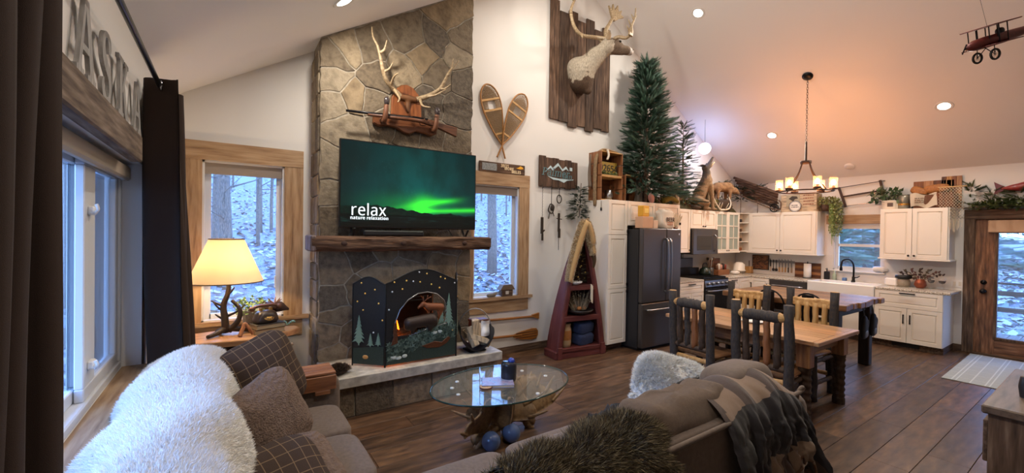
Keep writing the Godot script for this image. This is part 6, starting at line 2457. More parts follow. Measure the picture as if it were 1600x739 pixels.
func _lamp():
	var t := thing("table_lamp", "table lamp with branch-like antler base and lit cream shade", "lamp", V(0.0, 0.75, -4.5))
	var dk := mat(hx("3a2c24"), 0.6, 0, T.mottle, Vector3.ONE * 6)
	var b := smb()
	b.tube(curve([V(0.0, 0.02, 0.0), V(-0.01, 0.15, 0.01), V(-0.02, 0.26, 0.0), V(0.01, 0.36, 0.0), V(0.02, 0.46, 0.0)], 5), taper(0.032, 0.016, 21), 8)
	b.tube(curve([V(0.02, 0.03, 0), V(0.09, 0.12, 0.02), V(0.1, 0.22, 0.02), V(0.04, 0.3, 0.0)], 5), taper(0.026, 0.014, 16), 8)
	part(t, "stem", b, dk)
	b = smb()
	b.tube(curve([V(0, 0.06, 0), V(-0.06, 0.03, 0.05), V(-0.13, 0.018, 0.12)], 4), taper(0.03, 0.016, 9), 8)
	b.tube(curve([V(0, 0.06, 0), V(0.1, 0.035, 0.0), V(0.17, 0.015, -0.02)], 4), taper(0.03, 0.014, 9), 8)
	b.tube(curve([V(0, 0.06, 0), V(-0.04, 0.03, -0.06), V(-0.07, 0.015, -0.11)], 4), taper(0.028, 0.014, 9), 8)
	part(t, "foot", b, dk)
	b = smb()
	for q in [[0.28, -0.11, 0.31], [0.24, -0.09, 0.29], [0.38, 0.06, 0.42], [0.2, 0.14, 0.26], [0.16, -0.08, 0.19]]:
		b.tube(curve([V(0, q[0] - 0.04, 0), V(q[1] * 0.6, q[0], 0.01), V(q[1], q[2], 0.02)], 3), taper(0.014, 0.005, 7), 6)
	part(t, "twig", b, dk)
	# shade: open cone of cloth
	b = smb()
	b.lathe([Vector2(0.285, 0.47), Vector2(0.132, 0.845)], 40)
	var sm := mat(hx("f0e2c2"), 0.9)
	sm.backlight_enabled = true
	sm.backlight = Color(0.62, 0.52, 0.36)
	sm.cull_mode = BaseMaterial3D.CULL_DISABLED
	var sh := part(t, "lamp_shade", b, sm)
	b = smb()
	for q in [[0.285, 0.47], [0.132, 0.845]]:
		b = smb()
		var pts := []
		for i in 41:
			var a := TAU * i / 40.0
			pts.append(V(cos(a) * q[0], q[1], sin(a) * q[0]))
		b.tube(pts, 0.005, 6)
		part(sh, "rim_wire", b, mat(hx("6d563a"), 0.7))
	b = smb()
	b.pillow(V(0, 0.63, 0), V(0.06, 0.09, 0.06), Basis.IDENTITY, 1.0, 14, 10)
	part(t, "bulb", b, glow(Color(1.0, 0.78, 0.45), 12.0))
	b = smb()
	b.lathe([Vector2(0.018, 0.46), Vector2(0.018, 0.585), Vector2(0, 0.585)], 10)
	part(t, "socket", b, mat(hx("8f7434"), 0.35, 0.8))
	var l := OmniLight3D.new()
	l.name = "lamp_light"
	l.light_color = Color(1.0, 0.87, 0.7)
	l.light_energy = 0.4
	l.light_size = 0.03
	l.omni_range = 20
	l.shadow_enabled = true
	t.add_child(l)
	l.position = V(0, 0.63, 0)

func _moose_antler(t: Node3D, at: Vector3, turn: float, tilt: float, sd: int, m: Material):
	# broad palm with pointed tines, a curved sheet with thickness
	var r := RandomNumberGenerator.new()
	r.seed = sd
	var xf := Transform3D(Basis(Vector3.UP, turn) * Basis(Vector3.BACK, tilt), at)
	var b := smb()
	var pal := func(u: float, v: float, side: float):
		var a := lerpf(-0.75, 0.95, u)
		var rr := lerpf(0.06, 0.36 + 0.03 * sin(u * 14.0), v)
		var q := xf * V(sin(a) * rr, cos(a) * rr * 0.95 - 0.02, 0.10 * v * v + side * lerpf(0.02, 0.009, v) + 0.03 * sin(u * 3.0))
		return V(q.x, minf(q.y, 0.405 + 0.008 * side), q.z)
	b.grid(func(u: float, v: float): return pal.call(u, v, 1.0), 18, 8)
	b.grid(func(u: float, v: float): return pal.call(1.0 - u, v, -1.0), 18, 8)
	b.grid(func(u: float, v: float): return pal.call(u, 1.0, 1.0 - 2.0 * v), 18, 1)
	b.grid(func(u: float, v: float): return pal.call(0.0, v, 1.0 - 2.0 * u), 1, 8)
	b.grid(func(u: float, v: float): return pal.call(1.0, v, -1.0 + 2.0 * u), 1, 8)
	for i in 6:
		var u := 0.04 + i * 0.184
		var p: Vector3 = pal.call(u, 0.93, 0.0)
		var q: Vector3 = pal.call(u, 0.72, 0.0)
		var d := (p - q).normalized()
		var l := r.randf_range(0.09, 0.17)
		var e := p + d * l + V(0, 0.03, 0)
		e.y = minf(e.y, 0.412)
		b.tube(curve([p - d * 0.04, (p + e) / 2, e], 4), taper(0.02, 0.006, 9), 8)
	# beam and burr
	b.tube(curve([xf * V(0.0, 0.06, 0.0), xf * V(-0.05, -0.03, 0.0), xf * V(-0.14, -0.06, 0.0)], 4), taper(0.035, 0.03, 9), 10)
	part(t, "antler", b, m)

func _coffee_table():
	var c := V(1.92, 0, -2.95)
	var t := thing("coffee_table", "oval glass coffee table on a base of moose antlers", "coffee table", c)
	var am := mat(hx("b9a68a"), 0.55, 0, T.antler, Vector3.ONE * 2.5, true)
	var b := mb()
	var pol := PackedVector2Array()
	for i in 72:
		var a := TAU * i / 72.0
		pol.append(Vector2(cos(a) * 0.62, sin(a) * 0.43))
	var flat := Basis(Vector3.RIGHT, -PI / 2)
	b.prism(pol, 0.0, 0.012, Transform3D(flat, V(0, 0.428, 0)), 0.0)
	var gm := mat(Color(0.9, 0.97, 0.95, 0.03), 0.02)
	gm.metallic_specular = 0.36
	gm.transparency = BaseMaterial3D.TRANSPARENCY_ALPHA
	var g := part(t, "glass_top", b, gm)
	b = smb()
	var pts := []
	for i in 73:
		var a := TAU * i / 72.0
		pts.append(V(cos(a) * 0.62, 0.434, sin(a) * 0.43))
	b.tube(pts, 0.0065, 6)
	var em := mat(Color(0.10, 0.2, 0.18), 0.1)
	part(g, "polished_edge", b, em)
	_moose_antler(t, V(-0.2, 0.1, 0.05), 0.3, 0.5, 1, am)
	_moose_antler(t, V(0.22, 0.1, 0.0), PI - 0.35, 0.55, 2, am)
	_moose_antler(t, V(0.02, 0.08, -0.14), 2.0, 0.65, 3, am)
	_moose_antler(t, V(-0.02, 0.09, 0.12), -1.2, 0.7, 4, am)
	b = smb()
	b.tube(curve([V(-0.3, 0.04, 0.05), V(-0.05, 0.09, 0.03), V(0.15, 0.1, -0.02), V(0.32, 0.04, 0.02)], 5), taper(0.04, 0.035, 16), 10)
	part(t, "cross_beam", b, am)
	b = smb()
	for q in [[-0.3, -0.24], [-0.40, -0.13], [-0.42, 0.02], [0.33, -0.18], [0.43, 0.04], [0.12, 0.33]]:
		b.lathe([Vector2(0.016, 0.0), Vector2(0.016, 0.008), Vector2(0, 0.008)], 12, Transform3D(Basis.IDENTITY, V(q[0], 0.42, q[1])))
	part(t, "bumper_pads", b, mat(hx("d8dcdc"), 0.3))
	# blue glass floats under the table
	for i in 2:
		b = smb()
		b.pillow(V(0, 0.075, 0), Vector3.ONE * 0.15, Basis.IDENTITY, 1.0, 24, 14)
		solo("glass_float", ["blue glass ball under the left of the coffee table", "blue glass ball under the middle of the coffee table"][i], "ball", b, mat(hx("465878"), 0.1), V(1.70 + i * 0.21, 0, -2.76 - i * 0.03), 0, "glass balls under the table")
	# book, coaster, jar on top
	var k := thing("photo_book", "blue covered book lying on the glass coffee table", "book", V(1.86, 0.441, -2.93), -0.5)
	b = mb()
	b.bx(-0.125, 0.125, 0.003, 0.017, -0.09, 0.09)
	part(k, "pages", b, mat(hx("d9c9a4"), 0.9))
	b = mb()
	b.bx(-0.13, 0.13, 0.0, 0.003, -0.095, 0.095)
	b.bx(-0.13, 0.13, 0.017, 0.02, -0.095, 0.095)
	b.bx(-0.13, -0.126, 0.0, 0.02, -0.095, 0.095)
	part(k, "cover", b, mat(Color.WHITE, 0.35, 0, ntex(60, 0.008, [hx("33456d"), hx("7d8fb5"), hx("8f7f9d"), hx("4a5f8c")], 3), Vector3.ONE * 3, true))
	var k2 := thing("wood_coaster", "round wood-slice coaster on the glass beside the book", "coaster", V(1.73, 0.441, -2.90))
	b = mb()
	b.lathe([Vector2(0.0, 0.0), Vector2(0.052, 0.0), Vector2(0.052, 0.012), Vector2(0.0, 0.012)], 22)
	part(k2, "bark", b, M.walnut_y)
	b = mb()
	b.lathe([Vector2(0.048, 0.0121), Vector2(0.0, 0.0122)], 22)
	part(k2, "face", b, mat(hx("cfae84"), 0.6, 0, T.grain, Vector3.ONE * 6))
	var j := thing("smoked_jar", "dark smoked glass jar with a blue stone lid on the coffee table", "jar", V(1.99, 0.441, -2.96))
	b = smb()
	b.lathe([Vector2(0.0, 0.0), Vector2(0.062, 0.0), Vector2(0.066, 0.02), Vector2(0.066, 0.13), Vector2(0.06, 0.15), Vector2(0.045, 0.158), Vector2(0.0, 0.16)], 26)
	part(j, "body", b, mat(hx("23262e"), 0.1))
	b = smb()
	b.pillow(V(0.012, 0.165, 0.02), V(0.06, 0.05, 0.06), Basis.IDENTITY, 1.0, 14, 10)
	part(j, "blue_stone", b, mat(hx("2c3f95"), 0.15))

# ---------------------------------------------------------------- wall things

func build_wall_things():
	_board_and_caribou()
	_elk_rack()
	_snowshoes()
	_signs()
	_canoe_shelf()
	_sill_things()

func _board_and_caribou():
	var t := thing("wall_art", "tall weathered plank panel on the wall behind the caribou head", "wall panel", V(4.53, 3.35, WALL_A))
	var n := 7
	for i in n:
		var x0 := -0.62 + i * 1.26 / n
		var lo: float = [0.03, 0.02, -0.04, 0.0, -0.05, 0.02, 0.0][i]
		var hi: float = [1.80, 1.66, 1.72, 1.62, 1.70, 1.58, 1.66][i]
		var b := mb()
		b.bx(x0, x0 + 1.26 / n - 0.006, lo, hi, 0.012, 0.036 + 0.004 * (i % 3), 0.004)
		part(t, "plank", b, wood("barn", 1, [Color(1, 0.97, 0.94), Color(0.78, 0.76, 0.75), Color(0.9, 0.87, 0.85)][i % 3], 0.8, i * 0.27))
	for y in [0.25, 1.35]:
		var b := mb()
		b.bx(-0.58, 0.6, y, y + 0.08, 0.0, 0.013)
		part(t, "batten", b, M.barn_x)
	# caribou shoulder mount: neck from the panel, head turned right
	var c := thing("caribou_mount", "caribou head trophy with wide antlers mounted on the plank panel", "animal mount", V(4.45, 3.85, -4.82))
	var b := smb()
	var fn := FastNoiseLite.new()
	fn.frequency = 5.0
	b.paint = func(p: Vector3):
		var w := fn.get_noise_3dv(p) * 0.12
		var g := 1.0 + fn.get_noise_3d(p.x * 6.0, p.y * 3.0, p.z * 6.0) * 0.22
		var col := Color(0.60, 0.52, 0.40)
		if p.y < 4.0 + w:
			col = Color(0.13, 0.08, 0.05)
		elif p.x > 4.93 + w * 0.2:
			col = Color(0.62, 0.57, 0.52)
		elif p.x > 4.70 + w * 0.6 and p.y > 4.36:
			col = Color(0.20, 0.135, 0.09)
		return Color(col.r * g, col.g * g, col.b * g)
	blob(b, [[V(4.42, 4.18, -4.80), V(4.46, 4.03, -4.78), 0.19, 0.20], [V(4.44, 4.14, -4.72), V(4.56, 4.34, -4.58), 0.18, 0.135], [V(4.48, 3.99, -4.74), V(4.52, 3.86, -4.68), 0.15, 0.06], [V(4.56, 4.34, -4.58), V(4.65, 4.46, -4.43), 0.13, 0.095], [V(4.65, 4.48, -4.43), V(4.78, 4.485, -4.365), 0.098, 0.076], [V(4.70, 4.55, -4.40), V(4.78, 4.54, -4.36), 0.05, 0.04], [V(4.78, 4.475, -4.365), V(4.93, 4.43, -4.295), 0.07, 0.05], [V(4.93, 4.43, -4.295), V(4.975, 4.415, -4.272), 0.055, 0.05], [V(4.68, 4.41, -4.43), V(4.86, 4.395, -4.33), 0.05, 0.035]], 0.016, 0.045)
	var fm := mat(Color.WHITE, 0.95, 0, T.grain, Vector3(5, 2, 5))
	fm.vertex_color_use_as_albedo = true
	wpart(c, "neck_and_head", b, fm)
	b = smb()
	for q in [V(4.985, 4.432, -4.228), V(5.018, 4.425, -4.265)]:
		b.pillow(q, V(0.02, 0.014, 0.016), Basis.IDENTITY, 1.0, 8, 6)
	wpart(c, "nostril", b, M.black)
	b = smb()
	b.pillow(V(4.78, 4.525, -4.292), V(0.045, 0.036, 0.04), Basis(Vector3.UP, 0.4), 1.0, 12, 8)
	wpart(c, "eye", b, mat(hx("120c08"), 0.08))
	for s in [V(4.60, 4.56, -4.36), V(4.66, 4.58, -4.52)]:
		b = smb()
		b.tube(curve([s - V(0, 0.03, 0), s + V(-0.03, 0.02, 0.04 if s.z > -4.45 else -0.04), s + V(-0.08, 0.05, 0.09 if s.z > -4.45 else -0.09)], 4), [0.02, 0.03, 0.034, 0.036, 0.034, 0.03, 0.022, 0.014, 0.004], 8, 0.4)
		wpart(c, "ear", b, mat(hx("b39f82"), 0.95))
	b = smb()
	var L := curve([V(4.66, 4.55, -4.45), V(4.58, 4.575, -4.45), V(4.36, 4.537, -4.45), V(4.147, 4.51, -4.45), V(4.02, 4.60, -4.46), V(3.974, 4.80, -4.48), V(4.03, 4.96, -4.48), V(4.09, 5.10, -4.45)], 5)
	b.tube(L, taper(0.034, 0.016, L.size()), 8)
	for q in [[V(3.99, 4.75, -4.48), V(3.93, 4.82, -4.44)], [V(4.03, 4.96, -4.48), V(3.95, 5.04, -4.44)], [V(4.05, 5.02, -4.46), V(4.16, 5.07, -4.42)], [V(4.09, 5.10, -4.45), V(4.05, 5.2, -4.43)], [V(4.15, 4.52, -4.45), V(4.13, 4.44, -4.4)]]:
		b.tube([q[0], q[0].lerp(q[1], 0.5), q[1]], [0.02, 0.014, 0.004], 7)
	wpart(c, "antler", b, M.antler)
	b = smb()
	b.tube(curve([V(4.66, 4.56, -4.44), V(4.64, 4.70, -4.45), V(4.714, 4.838, -4.44), V(4.78, 4.95, -4.43)], 5), taper(0.034, 0.024, 16), 8)
	b.smooth(false)
	b.prism(PackedVector2Array([Vector2(4.75, 4.9), Vector2(4.80, 4.88), Vector2(4.90, 4.95), Vector2(5.0, 4.99), Vector2(4.93, 5.02), Vector2(4.95, 5.09), Vector2(4.88, 5.05), Vector2(4.86, 5.14), Vector2(4.80, 5.05), Vector2(4.76, 5.13), Vector2(4.74, 5.03), Vector2(4.67, 5.08), Vector2(4.71, 4.98)]), -4.445, -4.415, Transform3D.IDENTITY, -0.008)
	wpart(c, "antler", b, M.antler)
	b = smb()
	var R := curve([V(4.70, 4.55, -4.40), V(4.744, 4.584, -4.30), V(4.80, 4.55, -4.20), V(4.805, 4.587, -4.12), V(4.78, 4.68, -4.08), V(4.805, 4.78, -4.05), V(4.785, 4.90, -4.02)], 5)
	b.tube(R, taper(0.032, 0.008, R.size()), 8)
	for q in [[V(4.80, 4.58, -4.13), V(4.74, 4.70, -4.14)], [V(4.785, 4.66, -4.09), V(4.72, 4.76, -4.1)], [V(4.80, 4.75, -4.06), V(4.76, 4.84, -4.08)], [V(4.80, 4.79, -4.05), V(4.84, 4.82, -4.04)]]:
		b.tube([q[0], q[0].lerp(q[1], 0.5), q[1]], [0.016, 0.011, 0.003], 7)
	b.smooth(false)
	b.prism(PackedVector2Array([Vector2(4.755, 4.555), Vector2(4.83, 4.54), Vector2(4.845, 4.62), Vector2(4.82, 4.70), Vector2(4.79, 4.68), Vector2(4.77, 4.6)]), -4.13, -4.10, Transform3D.IDENTITY, -0.006)
	wpart(c, "antler", b, M.antler)

func _elk_rack():
	var t := thing("antler_plaque", "elk antlers on an arched wooden plaque above the television", "antler mount", V(1.6, 2.75, -4.45))
	var b := mb()
	b.prism(PackedVector2Array([Vector2(1.43, 2.80), Vector2(1.437, 3.10), Vector2(1.47, 3.19), Vector2(1.53, 3.25), Vector2(1.60, 3.27), Vector2(1.67, 3.25), Vector2(1.73, 3.19), Vector2(1.765, 3.10), Vector2(1.775, 2.80)]), -4.455, -4.425, Transform3D.IDENTITY, -0.008)
	wpart(t, "arched_board", b, mat(Color(0.95, 0.86, 0.76), 0.4, 0, T.cedar, Vector3(2.2, 0.3, 2.2)))
	b = mb()
	b.prism(PackedVector2Array([Vector2(1.24, 2.90), Vector2(1.24, 2.80), Vector2(1.30, 2.775), Vector2(1.38, 2.79), Vector2(1.48, 2.785), Vector2(1.56, 2.745), Vector2(1.62, 2.735), Vector2(1.70, 2.775), Vector2(1.80, 2.765), Vector2(1.88, 2.75), Vector2(1.94, 2.78), Vector2(1.96, 2.92), Vector2(1.6, 2.94)]), -4.45, -4.40, Transform3D.IDENTITY, -0.01)
	wpart(t, "gun_rack_board", b, mat(Color(0.75, 0.7, 0.68), 0.4, 0, T.cedar, Vector3(0.3, 2.2, 2.2)))
	b = smb()
	blob(b, [[V(1.53, 3.12, -4.42), V(1.69, 3.12, -4.42), 0.034, 0.034], [V(1.61, 3.12, -4.425), V(1.61, 2.98, -4.43), 0.035, 0.02]], 0.013, 0.02)
	wpart(t, "skull_cap", b, mat(hx("6b4526"), 0.6))
	var base := mat(Color.WHITE, 0.5, 0, T.antler, Vector3.ONE * 3)
	for side in 2:
		b = smb()
		var beam: Array = [V(1.53, 3.12, -4.42), V(1.431, 3.183, -4.38), V(1.357, 3.223, -4.34), V(1.304, 3.304, -4.30), V(1.271, 3.418, -4.28), V(1.235, 3.534, -4.27), V(1.193, 3.615, -4.28), V(1.182, 3.718, -4.29)] if side == 0 else [V(1.69, 3.12, -4.42), V(1.794, 3.163, -4.38), V(1.874, 3.21, -4.34), V(1.931, 3.263, -4.30), V(1.974, 3.35, -4.28), V(2.022, 3.456, -4.27), V(2.083, 3.527, -4.27), V(2.143, 3.608, -4.28)]
		var cb := curve(beam, 4)
		b.tube(cb, taper(0.03, 0.006, cb.size()), 8)
		var tines: Array = [[V(1.44, 3.175, -4.38), V(1.46, 3.06, -4.26), V(1.42, 2.99, -4.19)], [V(1.304, 3.304, -4.3), V(1.35, 3.33, -4.27), V(1.385, 3.40, -4.24)], [V(1.258, 3.472, -4.26), V(1.29, 3.50, -4.23), V(1.305, 3.585, -4.2)], [V(1.40, 3.2, -4.36), V(1.40, 3.26, -4.26), V(1.42, 3.28, -4.18)]] if side == 0 else [[V(1.73, 3.13, -4.38), V(1.72, 3.03, -4.28), V(1.775, 3.0, -4.19)], [V(1.931, 3.263, -4.3), V(1.96, 3.25, -4.25), V(2.01, 3.295, -4.2)], [V(1.999, 3.409, -4.27), V(2.04, 3.49, -4.25), V(2.055, 3.6, -4.24)], [V(1.80, 3.163, -4.37), V(1.88, 3.18, -4.29), V(1.96, 3.235, -4.22)]]
		for q in tines:
			b.tube(curve(q, 4), taper(0.018, 0.004, 9), 7)
		wpart(t, "antler", b, base)
	# the two hoof hangers
	for q in [V(1.325, 2.84, -4.36), V(1.88, 2.83, -4.36)]:
		b = smb()
		b.tube(curve([q + V(0, 0.0, -0.04), q + V(0, -0.02, 0.04), q + V(0.005, 0.05, 0.07), q + V(0.012, 0.13, 0.07)], 5), taper(0.03, 0.024, 16), 10)
		var o := wpart(t, "hoof_hanger", b, mat(hx("7a4a2c"), 0.6, 0, T.grain, Vector3(5, 1, 5)))
		b = smb()
		b.pillow(q + V(0.014, 0.17, 0.07), V(0.055, 0.09, 0.06), Basis.IDENTITY, 0.8, 12, 8)
		part(o, "hoof", b, mat(hx("3a3232"), 0.2))
	# rifle resting on the hoof hangers
	var g := thing("rifle", "old bolt rifle with walnut stock resting on the hoof hangers over the television", "rifle", V(1.55, 2.83, -4.32))
	b = smb()
	b.tube([V(0.953, 2.854, -4.32), V(1.62, 2.893, -4.32)], [0.012, 0.016], 10)
	wpart(g, "barrel", b, M.black_metal)
	b = smb()
	b.tube([V(1.16, 2.85, -4.32), V(1.62, 2.875, -4.32), V(1.8, 2.875, -4.32)], [0.015, 0.021, 0.024], 10)
	wpart(g, "fore_end", b, M.walnut_x)
	b = mb()
	b.prism(PackedVector2Array([Vector2(1.72, 2.86), Vector2(1.80, 2.845), Vector2(1.88, 2.835), Vector2(2.14, 2.76), Vector2(2.15, 2.865), Vector2(1.95, 2.885), Vector2(1.85, 2.90), Vector2(1.75, 2.905)]), -4.338, -4.302, Transform3D.IDENTITY, -0.008)
	wpart(g, "stock", b, M.walnut_x)
	b = mb()
	b.bx(1.62, 1.80, 2.885, 2.912, -4.334, -4.306, 0.005)
	b.tube([V(1.76, 2.9, -4.30), V(1.77, 2.885, -4.27)], [0.006, 0.008], 6)
	b.tube(curve([V(1.70, 2.86, -4.32), V(1.72, 2.83, -4.32), V(1.77, 2.835, -4.32), V(1.78, 2.855, -4.32)], 4), 0.004, 5)
	wpart(g, "action", b, M.black_metal)

func _snowshoes():
	var specs := [["long wooden snowshoe leaning left, its tail crossed over the other", V(2.84, 3.655, 0), V(3.15, 2.70, 0), 0.15], ["shorter wooden snowshoe leaning right beside the long one", V(3.44, 3.62, 0), V(3.0, 2.70, 0), 0.135]]
	for k in 2:
		var s: Array = specs[k]
		var top: Vector3 = s[1]
		var tail: Vector3 = s[2]
		var t := thing("snowshoe", s[0], "snowshoe", V(tail.x, tail.y, WALL_A + 0.03 + 0.03 * k), 0, "snowshoes on the gable wall")
		var ax := (top - tail)
		var len := ax.length()
		ax = ax.normalized()
		var sd := V(ax.y, -ax.x, 0)
		var prof := [[0.0, 0.008], [0.12, 0.012], [0.2, 0.03], [0.35, 0.45], [0.5, 0.75], [0.68, 1.0], [0.82, 0.98], [0.92, 0.75], [0.98, 0.38], [1.0, 0.0]]
		var hw: float = s[3]
		var width := func(v: float):
			for i in prof.size() - 1:
				if v <= prof[i + 1][0]:
					return lerpf(prof[i][1], prof[i + 1][1], (v - prof[i][0]) / (prof[i + 1][0] - prof[i][0])) * hw
			return 0.0
		var b := smb()
		for side in [-1.0, 1.0]:
			var pts := []
			for i in prof.size():
				pts.append(ax * len * prof[i][0] + sd * side * prof[i][1] * hw)
			var cp := curve(pts, 5)
			b.tube(cp, 0.011, 8)
		part(t, "frame", b, mat(hx("d9c2a2"), 0.5, 0, T.honey, Vector3.ONE * 2))
		var holes: Array = [0.70, 0.76]
		for q in [0.34, 0.66, 0.80]:
			var w: float = width.call(q)
			b = mb()
			b.box(ax * len * q, V(w * 2.0, 0.028, 0.014), 0.003, Basis(sd, ax, Vector3.BACK))
			part(t, "crossbar", b, M.honey_x)
		# rawhide lacing on three sets of diagonals, open at the toe hole
		b = mb()
		for fam in 3:
			var dir: Vector3 = [sd, (sd + ax * 1.2).normalized(), (sd - ax * 1.2).normalized()][fam]
			var v := 0.24
			while v < 0.99:
				if fam == 0:
					var w: float = width.call(v)
					if not (v > 0.68 and v < 0.78):
						b.tube([ax * len * v - sd * w, ax * len * v + sd * w], 0.004, 3, 1.0, false)
					else:
						b.tube([ax * len * v - sd * w, ax * len * v - sd * w * 0.4], 0.004, 3, 1.0, false)
						b.tube([ax * len * v + sd * w, ax * len * v + sd * w * 0.4], 0.004, 3, 1.0, false)
				else:
					var run := false
					var a0 := Vector3.ZERO
					var last := Vector3.ZERO
					for i in 41:
						var p: Vector3 = ax * len * v + dir * lerpf(-0.45, 0.45, i / 40.0)
						var vv := p.dot(ax) / len
						var inside: bool = vv > 0.2 and vv < 0.985 and absf(p.dot(sd)) < width.call(vv) and not (vv > 0.68 and vv < 0.78 and absf(p.dot(sd)) < hw * 0.38)
						if inside and not run:
							a0 = p
							run = true
						elif run and not inside:
							b.tube([a0, last], 0.0038, 3, 1.0, false)
							run = false
						last = p
				v += 0.021 if fam == 0 else 0.026
		var lace := part(t, "lacing", b, mat(hx("a58a66"), 0.8))
		lace.set_meta("kind", "stuff")

func _signs():
	# mile sign standing on the window casing
	var t := thing("mile_sign", "small brown plank sign reading 3931 MORE MILES on the window casing", "sign", V(2.745, 2.50, WALL_A + 0.012))
	var b := mb()
	b.bx(0.0, 0.74, 0.0, 0.135, 0.0, 0.022, 0.004)
	part(t, "board", b, wood("barn", 0, Color(0.95, 0.9, 0.85), 0.8))
	b = mb()
	b.bx(0.04, 0.27, 0.02, 0.115, 0.022, 0.026, 0.003)
	part(t, "weathered_plate", b, mat(hx("a9adad"), 0.7, 0.2, T.mottle, Vector3.ONE * 6))
	var ink := mat(hx("f0d9ae"), 0.7)
	var o := part(t, "lettering", text_mesh("3931", 0.06, 0.002), ink)
	o.position = V(0.40, 0.10, 0.023)
	o = part(t, "lettering", text_mesh("MORE", 0.055, 0.002), ink)
	o.position = V(0.47, 0.066, 0.023)
	o = part(t, "lettering", text_mesh("MILES", 0.055, 0.002), ink)
	o.position = V(0.59, 0.03, 0.023)
	b = mb()
	b.prism(PackedVector2Array([Vector2(0.58, 0.085), Vector2(0.63, 0.10), Vector2(0.66, 0.12), Vector2(0.70, 0.105), Vector2(0.71, 0.085), Vector2(0.66, 0.075)]), 0.022, 0.028, Transform3D.IDENTITY, -0.002)
	part(t, "yellow_leaf", b, mat(hx("e8a92c"), 0.6))
	# carved mountain sign with hanging traps
	t = thing("mountain_sign", "brown plank sign with pale mountains and script lettering, hooks below", "sign", V(3.74, 2.35, WALL_A + 0.012))
	for i in 6:
		b = mb()
		var x0 := i * 0.124
		b.bx(x0, x0 + 0.121, 0.02 + 0.015 * sin(i * 3.0), [0.47, 0.45, 0.455, 0.44, 0.45, 0.43][i], 0.0, 0.03, 0.004)
		part(t, "plank", b, wood("grey_barn", 1, [Color(0.72, 0.62, 0.56), Color(0.85, 0.74, 0.68)][i % 2], 0.8, i * 0.3))
	var snow := mat(hx("c3d6da"), 0.6)
	var outline := mat(hx("5f7f84"), 0.6)
	b = mb()
	b.prism(PackedVector2Array([Vector2(0.10, 0.24), Vector2(0.2, 0.335), Vector2(0.24, 0.30), Vector2(0.34, 0.385), Vector2(0.43, 0.30), Vector2(0.50, 0.35), Vector2(0.56, 0.28), Vector2(0.50, 0.31), Vector2(0.43, 0.27), Vector2(0.35, 0.345), Vector2(0.24, 0.265), Vector2(0.2, 0.30)]), 0.028, 0.036)
	b.prism(PackedVector2Array([Vector2(0.14, 0.18), Vector2(0.26, 0.13), Vector2(0.36, 0.13), Vector2(0.46, 0.10), Vector2(0.52, 0.135), Vector2(0.64, 0.15), Vector2(0.66, 0.165), Vector2(0.5, 0.155), Vector2(0.36, 0.155), Vector2(0.24, 0.165)]), 0.028, 0.036)
	b.bx(0.575, 0.625, 0.29, 0.34, 0.028, 0.036)
	part(t, "mountain_relief", b, snow)
	var it := part(t, "lettering", text_mesh("Palmer", 0.155, 0.006, "Droid Serif", 400), outline)
	it.position = V(0.31, 0.235, 0.033)
	it.basis = Basis(V(1, 0, 0), V(0.2, 1, 0), V(0, 0, 1)) * Basis(Vector3.BACK, -0.02)
	it = part(t, "lettering", text_mesh("Inn", 0.12, 0.006, "Droid Serif", 400), outline)
	it.position = V(0.53, 0.195, 0.033)
	it.basis = Basis(V(1, 0, 0), V(0.2, 1, 0), V(0, 0, 1))
	var iron := mat(hx("3d342e"), 0.6, 0.5)
	for x in [0.05, 0.22, 0.37]:
		b = smb()
		b.tube(curve([V(x, 0.05, 0.03), V(x, 0.02, 0.05), V(x, 0.0, 0.05), V(x, -0.01, 0.035)], 3), 0.005, 6)
		part(t, "hook", b, iron)
	var names := ["rusty trap on a long wire at the left of the mountain sign", "round iron trap chain on the middle hook of the sign", "long jointed iron trap on the right hook of the sign"]
	for k in 3:
		var x: float = [3.793, 3.961, 4.11][k]
		var tr := thing("animal_trap", names[k], "trap", V(x, 1.6, WALL_A + 0.05), 0, "traps hung from the sign")
		b = smb()
		var top := 0.76
		var lo: float = [0.32, 0.5, 0.62][k]
		var ln := 22
		for i in ln:
			var y := lerpf(lo, top, i / float(ln))
			b.tube([V(0, y, 0.0), V(0.005 * (i % 2), y + (top - lo) / ln, 0.004 * (i % 2))], 0.0032 if k == 0 else 0.005, 5)
		part(tr, "chain", b, iron)
		b = mb()
		if k == 0:
			b.box(V(0.0, 0.2, 0), V(0.045, 0.24, 0.02), 0.004)
			b.box(V(0.03, 0.12, 0.0), V(0.05, 0.02, 0.02), 0.004, Basis(Vector3.BACK, 0.6))
			b.box(V(0.01, 0.03, 0), V(0.03, 0.1, 0.02), 0.004)
		elif k == 1:
			b.smooth()
			var ring := []
			for i in 17:
				var a := TAU * i / 16.0
				ring.append(V(cos(a) * 0.05, 0.45 + sin(a) * 0.07, 0.01 * sin(a * 3.0)))
			b.tube(ring, 0.009, 6)
			b.pillow(V(0.01, 0.46, 0.01), V(0.08, 0.09, 0.03), Basis.IDENTITY, 0.9, 10, 6)
			b.tube([V(-0.03, 0.4, 0), V(-0.05, 0.3, 0)], 0.006, 6)
			b.tube([V(0.03, 0.4, 0), V(0.04, 0.34, 0.02)], 0.006, 6)
		else:
			b.box(V(0.0, 0.25, 0), V(0.035, 0.28, 0.02), 0.004)
			b.box(V(0.01, 0.09, 0), V(0.04, 0.14, 0.02), 0.004)
			b.smooth()
			var ring := []
			for i in 15:
				var a := TAU * i / 14.0
				ring.append(V(cos(a) * 0.045, 0.60 + sin(a) * 0.06, 0))
			b.tube(ring, 0.008, 6)
			b.tube([V(-0.05, 0.31, 0.01), V(0.05, 0.3, 0.01)], 0.007, 6)
			b.tube([V(0, 0.02, 0), V(0, -0.16, 0)], 0.004, 5)
		part(tr, "jaws", b, iron)
	# keys hung on the pantry side
	b = smb()
